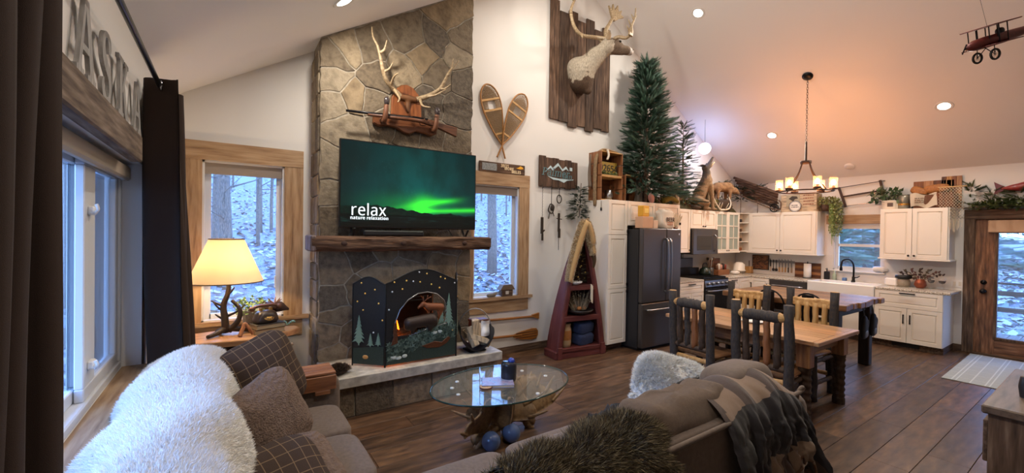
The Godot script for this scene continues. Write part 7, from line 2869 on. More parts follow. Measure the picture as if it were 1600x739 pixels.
	b.tube([V(0, 0.0, 0), V(0, -0.1, 0)], 0.003, 5)
	b.pillow(V(0, -0.12, 0), V(0.012, 0.05, 0.035), Basis.IDENTITY, 0.8, 8, 6)
	solo("key_ring", "dark keys hanging at the top of the pantry side panel", "keys", b, M.black_metal, V(4.488, 2.17, -4.34))

func _sill_things():
	var t := thing("sill_cabin", "small rustic wooden cabin ornament on the right fireplace window sill", "ornament", V(3.22, 0.808, WALL_A + 0.0))
	var b := mb()
	b.bx(-0.09, 0.09, 0, 0.1, -0.05, 0.03, 0.004)
	part(t, "house", b, M.barn_x)
	b = mb()
	b.prism(PackedVector2Array([Vector2(-0.12, 0.09), Vector2(0.12, 0.09), Vector2(0.07, 0.16), Vector2(-0.07, 0.16)]), -0.06, 0.04)
	part(t, "roof", b, mat(hx("6d5a48"), 0.8))
	b = mb()
	b.bx(-0.03, 0.02, 0.03, 0.075, 0.03, 0.034)
	part(t, "window", b, mat(hx("c9c4b8"), 0.4))
	b = smb()
	blob(b, [[V(-0.05, 0.03, 0), V(0.04, 0.035, 0), 0.025, 0.03], [V(0.05, 0.05, 0), V(0.08, 0.06, 0), 0.02, 0.012]], 0.01, 0.02)
	solo("sill_stone", "little pile of grey stones on the right fireplace window sill", "stones", b, mat(hx("7d7468"), 0.8), V(2.98, 0.808, WALL_A + 0.0))

func _canoe_shelf():
	# upright half canoe: two curved dark red sides meeting at the bow, with shelves
	var t := thing("canoe_shelf", "dark red half-canoe bookshelf standing against the wall", "shelf", V(4.05, 0, -4.25), -0.12)
	var h := 1.80
	var half := func(y: float):
		return 0.40 * pow(maxf(0.0, 1.0 - pow(y / h, 1.2)), 0.75) + 0.004
	for s in [-1.0, 1.0]:
		var b := smb()
		var N := 22
		for i in N:
			var y0 := 0.1 + (h - 0.1) * i / N
			var y1 := 0.1 + (h - 0.1) * (i + 1) / N
			var a0: float = half.call(y0)
			var a1: float = half.call(y1)
			var d0 := lerpf(0.30, 0.03, pow(y0 / h, 1.6))
			var d1 := lerpf(0.30, 0.03, pow(y1 / h, 1.6))
			var w := 0.022
			var p := func(x: float, y: float, z: float): return V(s * x, y, z)
			for q in [[a0, a1, 1], [a0 - w, a1 - w, -1]]:
				var A: Vector3 = p.call(maxf(q[0], 0.0), y0, -d0 * 0.9)
				var B: Vector3 = p.call(maxf(q[0], 0.0), y0, 0.0)
				var C: Vector3 = p.call(maxf(q[1], 0.0), y1, 0.0)
				var D: Vector3 = p.call(maxf(q[1], 0.0), y1, -d1 * 0.9)
				if q[2] * s > 0:
					b.quad(B, A, D, C)
				else:
					b.quad(A, B, C, D)
			# broad gunwale face
			var G := 0.075
			var A2: Vector3 = p.call(maxf(a0 - G, 0.0), y0, 0.012)
			var B2: Vector3 = p.call(a0 + 0.006, y0, 0.012)
			var C2: Vector3 = p.call(a1 + 0.006, y1, 0.012)
			var D2: Vector3 = p.call(maxf(a1 - G, 0.0), y1, 0.012)
			b.quad(A2, B2, C2, D2)
			b.quad(A2 - V(0, 0, 0.03), D2 - V(0, 0, 0.03), C2 - V(0, 0, 0.03), B2 - V(0, 0, 0.03))
			b.quad(A2, D2, D2 - V(0, 0, 0.03), A2 - V(0, 0, 0.03))
			b.quad(B2 - V(0, 0, 0.03), C2 - V(0, 0, 0.03), C2, B2)
		part(t, "hull_side", b, M.redwood)
	# planked back
	var bk := mb()
	bk.smooth()
	var hv := half
	bk.grid(func(u: float, v: float):
		var y := lerpf(0.1, h - 0.02, v)
		var a: float = hv.call(y) - 0.01
		var d := lerpf(0.30, 0.03, pow(y / h, 1.6)) * 0.9
		return V(lerpf(-a, a, u), y, -d), 8, 24)
	part(t, "back", bk, mat(hx("38211d"), 0.8, 0, T.grain, Vector3(0.4, 4, 4)))
	for y in [0.12, 0.55, 0.97]:
		var a: float = half.call(y) - 0.02
		var b := mb()
		b.bx(-a, a, y - 0.012, y + 0.012, -lerpf(0.30, 0.03, pow(y / h, 1.6)) * 0.88, 0.0)
		b.bx(-a + 0.02, a - 0.02, y - 0.055, y + 0.014, -0.004, 0.016, 0.003)
		part(t, "shelf_board", b, M.redwood_x)
	var b := mb()
	b.bx(-0.43, 0.43, 0.0, 0.1, -0.27, 0.016, 0.006)
	part(t, "plinth", b, M.redwood_x)
	for s in [-1, 1]:
		b = mb()
		b.bx(s * 0.36 - 0.035, s * 0.36 + 0.035, 0.0, 0.16, 0.014, 0.034, 0.004)
		part(t, "plinth_post", b, M.redwood)
	# pelt draped over the bow
	var f := thing("fox_pelt", "long tan fox pelt draped over the tip of the canoe shelf", "fur", V(4.05, 1.1, -4.25), -0.12)
	var path := curve([V(-0.255, -0.05, 0.05), V(-0.22, 0.12, 0.05), V(-0.15, 0.36, 0.05), V(-0.075, 0.58, 0.05), V(0.0, 0.73, 0.05), V(0.075, 0.60, 0.05), V(0.115, 0.44, 0.05), V(0.135, 0.30, 0.06)], 5)
	b = smb()
	var rr := []
	for i in path.size():
		var u := i / float(path.size() - 1)
		rr.append(lerpf(0.05, 0.075, sin(u * PI)) * (0.75 if u > 0.85 else 1.0))
	b.tube(path, rr, 10, 0.7)
	part(f, "hide", b, mat(hx("b99a6c"), 0.95))
	fur(f, "fur_hairs", 12000, 0.022, 0.003, [Color(0.5, 0.38, 0.23), Color(0.62, 0.5, 0.33), Color(0.42, 0.29, 0.16), Color(0.75, 0.66, 0.5)], func(u: float, v: float):
		var i := mini(int(u * (path.size() - 1)), path.size() - 2)
		var p: Vector3 = path[i].lerp(path[i + 1], u * (path.size() - 1) - i)
		var d: Vector3 = (path[i + 1] - path[i]).normalized()
		var sx := d.cross(Vector3.BACK).normalized()
		var a := v * TAU
		var o := (sx * cos(a) + Vector3.BACK * sin(a) * 0.7)
		return [p + o * rr[i] * 0.9, o], V(0, -0.5, 0), 0.4)
	b = smb()
	b.tube(curve([V(0.135, 0.32, 0.06), V(0.16, 0.22, 0.06), V(0.155, 0.12, 0.05)], 4), taper(0.04, 0.012, 9), 8)
	part(f, "tail", b, mat(hx("4d3a26"), 0.95))
	# things on the shelves
	var R := Transform3D(Basis(Vector3.UP, -0.12), V(4.05, 0, -4.25))
	var pl := thing("twig_tree", "little dried spruce with gold baubles in the top bay of the canoe shelf", "ornament", R * V(0.0, 0.985, -0.08))
	b = smb()
	b.tube([V(0, 0, 0), V(0, 0.5, 0)], [0.012, 0.003], 6)
	part(pl, "stem", b, M.log_dark)
	_needles(pl, 0.5, 0.15, 70, 0.06, [Color(0.05, 0.06, 0.035), Color(0.09, 0.1, 0.05), Color(0.16, 0.14, 0.07)])
	b = smb()
	for i in 12:
		var y := 0.08 + 0.03 * i
		var rad := 0.13 * (1.0 - y / 0.55)
		b.pillow(V(cos(i * 2.4) * rad, y, sin(i * 2.4) * rad), Vector3.ONE * 0.022, Basis.IDENTITY, 1.0, 7, 5)
	part(pl, "bauble", b, mat(hx("b59a52"), 0.3, 0.5))
	b = smb()
	b.lathe([Vector2(0.0, 0), Vector2(0.04, 0.0), Vector2(0.095, 0.03), Vector2(0.1, 0.05), Vector2(0.09, 0.045), Vector2(0, 0.015)], 20)
	solo("enamel_bowl", "white enamel bowl on the top shelf of the canoe shelf", "bowl", b, mat(hx("dfe0e0"), 0.3), R * V(-0.08, 0.984, -0.05))
	b = smb()
	for k in 7:
		for i in 11:
			b.pillow(V(0.008 * (k % 4) - 0.01, 0.0 - 0.02 * i - 0.008 * k, 0.012 * (k / 4.0)), V(0.016, 0.02, 0.014), Basis.IDENTITY, 1.0, 5, 4)
	solo("bead_garland", "pale wooden bead strands hanging over the top canoe shelf edge", "beads", b, mat(hx("d9cfba"), 0.6), R * V(0.14, 0.985, 0.03))
	var bo := thing("bowl_arrangement", "dark bowl of dried orange gourds and twigs on the middle canoe shelf", "bowl", R * V(0.03, 0.562, -0.1))
	b = smb()
	b.lathe([Vector2(0.0, 0), Vector2(0.08, 0.0), Vector2(0.17, 0.04), Vector2(0.2, 0.075), Vector2(0.185, 0.07), Vector2(0.08, 0.02), Vector2(0, 0.02)], 24)
	part(bo, "bowl", b, mat(hx("2c2420"), 0.5))
	b = smb()
	for i in 9:
		b.pillow(V(cos(i * 2.1) * 0.09, 0.08 + 0.012 * (i % 3), sin(i * 2.1) * 0.06), V(0.07, 0.055, 0.06), Basis.IDENTITY, 0.9, 12, 8)
	part(bo, "gourds", b, mat(hx("b9783c"), 0.5, 0, T.mottle, Vector3.ONE * 9))
	b = mb()
	for i in 60:
		var a := i * 2.39
		var r0 := 0.04 + 0.1 * (i % 5) / 5.0
		var e := V(cos(a) * (r0 + 0.13), 0.16 + 0.15 * absf(sin(i * 1.7)), sin(a) * 0.07 - 0.01)
		b.tube([V(cos(a) * r0, 0.06, sin(a) * r0 * 0.5), e], [0.003, 0.0015], 4)
		b.pillow(e, Vector3.ONE * 0.014, Basis.IDENTITY, 1.0, 5, 4)
	part(bo, "twigs", b, mat(hx("9a8c74"), 0.8))
	var cr := thing("stoneware_crock", "tan banded crock in the bottom left of the canoe shelf", "crock", R * V(-0.2, 0.132, -0.13))
	b = smb()
	b.lathe([Vector2(0, 0), Vector2(0.095, 0.0), Vector2(0.102, 0.05), Vector2(0.102, 0.24), Vector2(0.09, 0.28), Vector2(0.098, 0.3), Vector2(0.098, 0.315), Vector2(0.0, 0.315)], 24)
	part(cr, "body", b, mat(hx("a38a68"), 0.4))
	b = smb()
	b.lathe([Vector2(0.103, 0.1), Vector2(0.1045, 0.11), Vector2(0.1045, 0.22), Vector2(0.103, 0.23)], 24)
	part(cr, "label_band", b, mat(hx("b5773a"), 0.5, 0, T.mottle, Vector3.ONE * 6))
	var labs := ["folded navy blue cloth bundle at the bottom of the pair on the canoe shelf", "folded navy blue cloth bundle on top of the pair on the canoe shelf"]
	for i in 2:
		b = smb()
		b.pillow(V(0, 0.075, 0), V(0.31, 0.17, 0.2), Basis.IDENTITY, 0.45, 24, 14, func(p: Vector3): return p + V(0, 0.01 * sin(p.x * 25.0), 0.01 * sin(p.y * 40.0)))
		solo("folded_blanket", labs[i], "blanket", b, cloth(hx("26365c"), "mottle", 5.0, 0.2), R * V(0.12, 0.135 + i * 0.16, -0.13), 0, "folded blankets on the canoe shelf")

func _needles(parent: Node, h: float, r: float, n: int, size: float, cols: Array, from := 0.08, drop := 0.15, called := "needles", pw := 0.9, back := 1.0):
	# conifer foliage: twig sprays set round a stem from base to tip
	var s := mb()
	for i in 12:
		var t := 0.12 + i * 0.075
		for k in [-1, 1]:
			var p := V(0, 0, t * size)
			var e := p + V(k * size * 0.30 * (1.15 - t), size * 0.08, size * 0.20)
			var w := V(0, 0, size * 0.035)
			s.tri(p - w, p + w, e)
		s.tri(V(-size * 0.03, 0, t * size), V(size * 0.03, 0, t * size), V(0, size * 0.2, t * size + size * 0.2))
	s.tri(V(-size * 0.012, 0, 0), V(size * 0.012, 0, 0), V(0, 0, size))
	var xs := []
	for i in n:
		var f := pow(rng.randf(), 1.25)
		var y := lerpf(from, 1.0, f) * h
		var a := rng.randf() * TAU
		var rad := r * pow(1.0 - f, pw) * rng.randf_range(0.15, 1.0)
		var out := V(cos(a), -drop + rng.randf_range(-0.2, 0.35) + f * 0.5, sin(a)).normalized()
		var zb := out
		var xb := Vector3.UP.cross(zb).normalized()
		var dz := sin(a) * rad
		xs.append(Transform3D((Basis(xb, zb.cross(xb), zb) * Basis(Vector3.BACK, rng.randf_range(-0.6, 0.6))).scaled(Vector3.ONE * rng.randf_range(0.75, 1.2)), V(cos(a) * rad, y - rad * drop, dz * back if dz < 0.0 else dz)))
	var m := mat(Color.WHITE, 0.7)
	m.vertex_color_use_as_albedo = true
	return multi(parent, called, s.mesh(), xs, m, cols)

# ---------------------------------------------------------------- things on top of the cabinets

func spruce(called: String, label: String, at: Vector3, h: float, r: float, n: int, size: float, cols: Array, pw := 0.9):
	var t := thing(called, label, "tree", at)
	var b := smb()
	b.tube([V(0, 0, 0), V(0.01, h * 0.5, 0), V(0, h, 0)], [h * 0.018, h * 0.012, 0.003], 8)
	part(t, "trunk", b, M.bark)
	b = mb()
	for i in int(n / 14.0):
		var f := pow(rng.randf(), 1.2)
		var a := rng.randf() * TAU
		var y := lerpf(0.1, 0.97, f) * h
		var l := r * pow(1.0 - f, pw)
		b.tube([V(0, y, 0), V(cos(a) * l, y - l * 0.2, maxf(sin(a) * l, -0.15))], [0.008, 0.003], 4, 1.0, false)
	var br := part(t, "branches", b, M.bark)
	br.set_meta("kind", "stuff")
	_needles(t, h, r, n, size, cols, 0.1, 0.2, "needles", pw, 0.25)
	return t

func crate(called: String, label: String, at: Vector3, turn: float, w: float, h: float, d: float) -> Node3D:
	var t := thing(called, label, "crate", at, turn)
	for x in [-w / 2, w / 2 - 0.015]:
		for k in 2:
			var b := mb()
			b.bx(x, x + 0.015, 0.005 + k * h / 2, (k + 1) * h / 2 - 0.004, -d / 2, d / 2, 0.002)
			part(t, "side_slat", b, M.cedar_y)
	for y in [0.0, h - 0.015]:
		var b := mb()
		b.bx(-w / 2 + 0.015, w / 2 - 0.015, y, y + 0.015, -d / 2, d / 2, 0.002)
		part(t, "end_board", b, M.honey_x)
	var b := mb()
	b.bx(-w / 2 + 0.015, w / 2 - 0.015, 0.015, h - 0.015, -d / 2, -d / 2 + 0.012)
	part(t, "back_board", b, M.walnut_x)
	return t

func build_cabinet_top_things():
	var y1 := 2.187
	var y2 := 2.159
	crate("wooden_crate", "lower wooden crate of the stack on the pantry holding a tin cup", V(4.74, y1, -4.5), 0, 0.46, 0.36, 0.26)
	crate("wooden_crate", "upper wooden crate of the stack on the pantry holding a yellow number plate", V(4.74, y1 + 0.362, -4.5), 0, 0.46, 0.36, 0.26)
	crate("wooden_crate", "single wooden crate right of the stacked pair, beside the spruce", V(5.24, y1, -4.52), 0.05, 0.4, 0.42, 0.26)
	# number plate
	var t := thing("number_plate", "yellow licence plate with dark digits in the upper crate", "licence plate", V(4.74, y1 + 0.40, -4.45))
	var b := mb()
	b.bx(-0.18, 0.18, 0.0, 0.18, -0.003, 0.003, 0.001)
	part(t, "plate", b, mat(hx("b99a2c"), 0.45, 0.2, T.mottle, Vector3.ONE * 6))
	var o := part(t, "digits", text_mesh("92654", 0.14, 0.003), mat(hx("2e2a1c"), 0.6))
	o.position = V(0, 0.085, 0.005)
	b = smb()
	b.lathe([Vector2(0, 0), Vector2(0.055, 0), Vector2(0.055, 0.15), Vector2(0.05, 0.15), Vector2(0.05, 0.01), Vector2(0, 0.01)], 18)
	var cup := thing("tin_cup", "grey tin cup standing in the lower crate", "cup", V(4.78, y1 + 0.016, -4.48))
	part(cup, "body", b, M.steel)
	b = smb()
	b.tube(curve([V(0.055, 0.12, 0), V(0.085, 0.11, 0), V(0.085, 0.05, 0), V(0.055, 0.04, 0)], 4), 0.006, 6)
	part(cup, "handle", b, M.steel)
	var ms := thing("moss_clump", "tuft of green moss at the foot of the number plate", "moss", V(4.74, y1 + 0.378, -4.42))
	b = smb()
	b.pillow(V(0, 0.012, 0), V(0.36, 0.03, 0.05), Basis.IDENTITY, 0.9, 14, 6)
	part(ms, "clump", b, mat(hx("3a4420"), 0.9))
	_leaves(ms, 120, V(0, 0.025, 0), V(0.18, 0.02, 0.03), 0.03, [Color(0.06, 0.09, 0.02), Color(0.12, 0.15, 0.04)])
	# hides hanging on the crate stack
	b = smb()
	b.tube(curve([V(4.49, 2.10, -4.47), V(4.475, 2.4, -4.46), V(4.49, 2.78, -4.46), V(4.6, 2.935, -4.45), V(4.8, 2.94, -4.45), V(4.97, 2.93, -4.46)], 6), [0.02, 0.03, 0.035, 0.03, 0.034, 0.03, 0.035, 0.03, 0.036, 0.033, 0.03, 0.034, 0.036, 0.03, 0.03, 0.033, 0.036, 0.032, 0.03, 0.03, 0.028, 0.03, 0.03, 0.03, 0.028, 0.026, 0.025, 0.022, 0.02, 0.016, 0.01], 8, 0.6)
	var hide := thing("hide_strip", "tan hide strip with pale fringe draped over the stacked crates", "fur", V(4.5, 2.1, -4.46))
	wpart(hide, "hide", b, mat(hx("a98d6a"), 0.95, 0, T.mottle, Vector3.ONE * 4))
	b = smb()
	b.tube(curve([V(4.62, 2.93, -4.36), V(4.64, 2.85, -4.35), V(4.62, 2.78, -4.36)], 4), 0.016, 7)
	wpart(hide, "fringe", b, mat(hx("e0d6c4"), 0.95))
	b = smb()
	b.tube(curve([V(4.44, 2.38, -4.52), V(4.42, 2.6, -4.52), V(4.44, 2.86, -4.52)], 5), taper(0.03, 0.012, 11), 8)
	solo("grey_branch", "grey weathered branch leaning on the crate stack", "branch", b, M.grey_y)
	# spray of pine hanging beside the crates
	t = thing("pine_spray", "dark green pine bough hanging at the pantry corner under the crates", "greenery", V(4.40, 1.95, -4.70))
	_needles(t, 0.45, 0.13, 170, 0.1, [Color(0.015, 0.035, 0.015), Color(0.03, 0.06, 0.03), Color(0.05, 0.08, 0.05)], 0.0, 0.4, "needles", 0.3)
	b = mb()
	b.tube([V(0, 0, 0), V(0.03, 0.5, 0)], 0.006, 5)
	part(t, "twig", b, M.bark)
	# big and small conifers
	var gc := [Color(0.025, 0.065, 0.04), Color(0.05, 0.115, 0.075), Color(0.09, 0.17, 0.12), Color(0.14, 0.23, 0.18), Color(0.03, 0.055, 0.035)]
	spruce("artificial_spruce", "tall bushy artificial spruce on top of the refrigerator cabinet", V(5.68, y1, -4.52), 2.28, 0.63, 1900, 0.2, gc, 0.95)
	spruce("slim_pine", "slim sparse pine beside the howling wolf", V(6.92, y2, -4.67), 1.58, 0.32, 190, 0.17, [Color(0.02, 0.045, 0.025), Color(0.04, 0.075, 0.04), Color(0.06, 0.085, 0.05)], 0.95)
	# mossy bank along the cabinet tops
	t = thing("moss_bank", "bank of moss, twigs and dried leaves along the top of the wall cabinets", "moss", V(6.3, y2, -4.6))
	b = smb()
	var n := FastNoiseLite.new()
	n.frequency = 2.0
	b.grid(func(u: float, v: float):
		var x := lerpf(-0.85, 2.3, u)
		var base := 0.027 if x < -0.14 else 0.0
		return V(x, base + (0.14 + 0.08 * n.get_noise_2d(x, v)) * sin(v * PI), lerpf(0.05, -0.25, v)), 50, 8)
	part(t, "bank", b, mat(hx("4a4420"), 0.95, 0, T.mottle, Vector3.ONE * 6))
	_leaves(t, 900, V(0.7, 0.13, -0.06), V(1.6, 0.08, 0.14), 0.055, [Color(0.06, 0.08, 0.02), Color(0.13, 0.13, 0.03), Color(0.2, 0.14, 0.05), Color(0.03, 0.05, 0.02), Color(0.16, 0.07, 0.04)], "dry_leaves")
	# driftwood stumps and rose-coloured shell
	var dw := mat(hx("b5a283"), 0.85, 0, T.grain, Vector3(4, 0.6, 4))
	for q in [["grey driftwood stump beside the single crate", 5.43, 0.40, 0.07, "7d7468"], ["pale driftwood stump left of the slim pine", 6.42, 0.38, 0.06, "b5a283"]]:
		t = thing("driftwood_stump", q[0], "driftwood", V(q[1], y1 if q[1] < 6.1 else y2, -4.45))
		b = smb()
		log_rod(b, V(0, 0, 0), V(0.02, q[2], 0), q[3], q[3] * 0.55, int(q[1] * 10))
		part(t, "stump", b, mat(hx(q[4]), 0.85, 0, T.grain, Vector3(4, 0.6, 4)))
		for k in 3:
			b = smb()
			b.tube(curve([V(0.0, q[2] * (0.4 + 0.2 * k), 0), V(0.07 * (k - 1), q[2] * (0.65 + 0.2 * k), 0.03), V(0.12 * (k - 1), q[2] * (0.8 + 0.25 * k), 0.04)], 4), taper(0.022, 0.006, 9), 7)
			part(t, "root", b, mat(hx(q[4]), 0.85, 0, T.grain, Vector3(4, 0.6, 4)))
	b = smb()
	b.pillow(V(0, 0.08, 0), V(0.11, 0.17, 0.08), Basis(Vector3.BACK, 0.3), 0.9, 16, 10)
	solo("pink_ornament", "pink salmon-coloured shell ornament at the foot of the spruce", "ornament", b, mat(hx("d79a8e"), 0.5), V(5.56, y1, -4.30))
	b = smb()
	b.tube(curve([V(-0.2, 0.05, 0), V(0.0, 0.1, 0.02), V(0.2, 0.06, 0.0)], 5), taper(0.05, 0.03, 11), 9)
	solo("mossy_log", "short yellow-green mossy log under the spruce", "log", b, mat(hx("8a7a2c"), 0.95, 0, T.mottle, Vector3.ONE * 6), V(6.05, y1, -4.30))
	_wolf(V(7.45, y2, -4.58))
	_pup(V(8.17, y2 + 0.25, -4.62))
	# pale shed antlers lying by the wolf
	t = thing("shed_antlers", "pale caribou shed antlers lying at the cabinet edge right of the wolf", "antlers", V(7.95, y2, -4.52))
	for k in 2:
		b = smb()
		var s := 1.0 - 2.0 * k
		b.tube(curve([V(0, 0.03, 0), V(s * 0.16, 0.05, 0.06), V(s * 0.27, 0.16, 0.05), V(s * 0.28, 0.3, 0.0)], 5), taper(0.02, 0.007, 16), 7)
		for q in [0.3, 0.6]:
			b.tube([V(s * 0.3 * q, 0.05, 0.05), V(s * (0.3 * q + 0.02), 0.16, 0.1)], [0.012, 0.004], 6)
		part(t, "antler", b, mat(hx("d3c9b4"), 0.5))
	# grey stone that the pup stands on
	b = smb()
	b.pillow(V(0, 0.125, 0), V(0.5, 0.25, 0.3), Basis.IDENTITY, 0.6, 20, 12, func(p: Vector3): return p * (1.0 + 0.08 * sin(p.x * 20.0 + p.z * 13.0)))
	solo("grey_rock", "rounded brown rock under the wolf pup", "rock", b, mat(hx("7d6550"), 0.9, 0, T.stone2, Vector3.ONE * 2), V(8.2, y2, -4.65))
	# dark plank wigwam behind the wolf
	t = thing("plank_peak", "dark plank peak standing behind the howling wolf", "ornament", V(7.92, y2, -4.80))
	for i in 5:
		b = mb()
		b.prism(PackedVector2Array([Vector2(-0.3 + i * 0.13, 0), Vector2(-0.18 + i * 0.13, 0), Vector2(0.0 + i * 0.03, 0.95 - absf(i - 2) * 0.16), Vector2(-0.05 + i * 0.02, 0.97 - absf(i - 2) * 0.16)]), -0.02, 0.012 + 0.004 * i)
		part(t, "plank", b, M.barn_y)
	# low spruce twigs poking up behind
	for q in [["small dark twig with needles behind the wolf pup", 8.45, -4.78, 0.62], ["little bent spruce twig above the old sled, left", 8.95, -4.66, 0.62], ["little bent spruce twig above the old sled, right", 9.02, -4.35, 0.58]]:
		t = thing("spruce_twig", q[0], "greenery", V(q[1], y2, q[2]), 0, "spruce twigs on the cabinets")
		b = mb()
		b.tube([V(0, 0, 0), V(0.02, q[3], 0)], [0.008, 0.003], 5)
		part(t, "twig", b, M.bark)
		_needles(t, q[3], 0.2, 45, 0.13, [Color(0.02, 0.04, 0.02), Color(0.04, 0.06, 0.03)], 0.45, 0.1, "needles", 0.5)
	_sled()
	_sink_wall_tops()

func print_lines(parent: Node, at: Vector3, w: float, rows: int, step: float, m: Material):
	# faded print too small to read: short dashes in rows
	for r in rows:
		var b := mb()
		var x := -w / 2
		var k := r
		while x < w / 2 - 0.01:
			var l := minf([0.03, 0.018, 0.04, 0.024][k % 4], w / 2 - x)
			b.bx(at.x + x, at.x + x + l, at.y + (rows / 2.0 - r - 0.5) * step - step * 0.22, at.y + (rows / 2.0 - r - 0.5) * step + step * 0.22, at.z, at.z + 0.002)
			x += l + 0.008
			k += 1
		var o := part(parent, "print", b, m)
		o.set_meta("kind", "stuff")

func _wolf(at: Vector3):
	var t := thing("howling_wolf", "grey and tan wolf figure sitting and howling on the wall cabinets", "wolf figure", at, -0.55)
	var b := smb()
	var fn := FastNoiseLite.new()
	fn.frequency = 6.0
	b.paint = func(p: Vector3):
		var w := fn.get_noise_3dv(p) * 0.1
		var g := 1.0 + fn.get_noise_3d(p.x * 8.0, p.y * 4.0, p.z * 8.0) * 0.3
		var col := Color(0.34, 0.23, 0.13)
		if p.y > 0.66 + w and p.x < 0.08:
			col = Color(0.11, 0.09, 0.075)
		elif p.y > 0.45 and p.x < p.y * 0.45 - 0.25 + w:
			col = Color(0.15, 0.11, 0.08)
		elif p.y > 0.78:
			col = Color(0.42, 0.34, 0.25)
		return Color(col.r * g, col.g * g, col.b * g)
	blob(b, [[V(-0.13, 0.14, -0.02), V(-0.06, 0.34, 0.0), 0.115, 0.115], [V(-0.06, 0.34, 0.0), V(0.05, 0.56, 0.01), 0.11, 0.105], [V(0.05, 0.56, 0.01), V(0.05, 0.72, 0.01), 0.09, 0.068], [V(0.03, 0.80, 0.01), V(0.07, 0.83, 0.01), 0.068, 0.056], [V(0.08, 0.84, 0.01), V(0.15, 0.99, 0.02), 0.042, 0.022],
		[V(0.10, 0.46, 0.07), V(0.13, 0.22, 0.08), 0.055, 0.034], [V(0.13, 0.22, 0.08), V(0.14, 0.03, 0.085), 0.034, 0.028], [V(0.14, 0.025, 0.085), V(0.2, 0.022, 0.09), 0.03, 0.024],
		[V(0.10, 0.46, -0.06), V(0.12, 0.22, -0.07), 0.055, 0.034], [V(0.12, 0.22, -0.07), V(0.12, 0.03, -0.07), 0.034, 0.028], [V(0.12, 0.025, -0.07), V(0.18, 0.022, -0.07), 0.03, 0.024],
		[V(-0.16, 0.16, 0.10), V(0.0, 0.13, 0.14), 0.1, 0.055], [V(0.0, 0.13, 0.14), V(-0.03, 0.035, 0.13), 0.05, 0.032], [V(-0.03, 0.03, 0.13), V(0.06, 0.025, 0.14), 0.032, 0.026],
		[V(-0.16, 0.16, -0.10), V(0.0, 0.13, -0.14), 0.1, 0.055], [V(0.0, 0.13, -0.14), V(-0.02, 0.03, -0.13), 0.05, 0.03]], 0.016, 0.025)
	var wm := mat(Color.WHITE, 0.95, 0, T.grain, Vector3(5, 2, 5))
	wm.vertex_color_use_as_albedo = true
	part(t, "body", b, wm)
	b = smb()
	b.tube(curve([V(-0.24, 0.08, 0.0), V(-0.32, 0.05, 0.08), V(-0.27, 0.04, 0.2), V(-0.16, 0.035, 0.25)], 5), [0.04, 0.05, 0.055, 0.058, 0.06, 0.06, 0.06, 0.058, 0.055, 0.052, 0.048, 0.044, 0.038, 0.03, 0.02, 0.008], 9)
	part(t, "tail", b, mat(hx("5d5044"), 0.95, 0, T.grain, Vector3.ONE * 5))
	for s in [-1, 1]:
		b = mb()
		b.tube([V(0.0, 0.84, 0.04 * s), V(-0.05, 0.85, 0.05 * s), V(-0.10, 0.85, 0.055 * s)], [0.03, 0.022, 0.003], 7, 0.5)
		part(t, "ear", b, mat(hx("3d342c"), 0.95))
	b = smb()
	b.pillow(V(0.155, 1.0, 0.02), V(0.035, 0.03, 0.035), Basis.IDENTITY, 1.0, 8, 6)
	part(t, "nose", b, M.black)
	b = smb()
	b.tube([V(0.125, 0.83, 0.015), V(0.19, 0.92, 0.02)], [0.024, 0.012], 8)
	part(t, "lower_jaw", b, mat(hx("c9b899"), 0.95))

func _pup(at: Vector3):
	var t := thing("wolf_pup", "brown wolf pup figure standing on the rock, turned away", "wolf figure", at, -0.4)
	var b := smb()
	blob(b, [[V(-0.12, 0.24, 0), V(0.12, 0.25, 0), 0.095, 0.1], [V(0.13, 0.24, 0), V(0.22, 0.18, 0.06), 0.07, 0.06], [V(0.22, 0.18, 0.06), V(0.29, 0.13, 0.1), 0.05, 0.025], [V(-0.13, 0.2, 0.05), V(-0.14, 0.02, 0.06), 0.045, 0.026], [V(-0.13, 0.2, -0.05), V(-0.15, 0.02, -0.06), 0.045, 0.026], [V(0.12, 0.2, 0.05), V(0.13, 0.02, 0.06), 0.045, 0.026], [V(0.12, 0.2, -0.05), V(0.12, 0.02, -0.06), 0.045, 0.026], [V(-0.2, 0.24, 0), V(-0.3, 0.12, 0.02), 0.04, 0.02]], 0.019, 0.04)
	part(t, "body", b, mat(Color.WHITE, 0.95, 0, ntex(81, 0.015, [hx("5a4232"), hx("8d6a48"), hx("a58a66")], 5), Vector3.ONE * 1.6, false))
	for s in [-1, 1]:
		b = mb()
		b.tube([V(0.2, 0.22, 0.05 + 0.035 * s), V(0.19, 0.30, 0.05 + 0.05 * s)], [0.022, 0.003], 7, 0.5)
		part(t, "ear", b, mat(hx("4d3a2c"), 0.95))

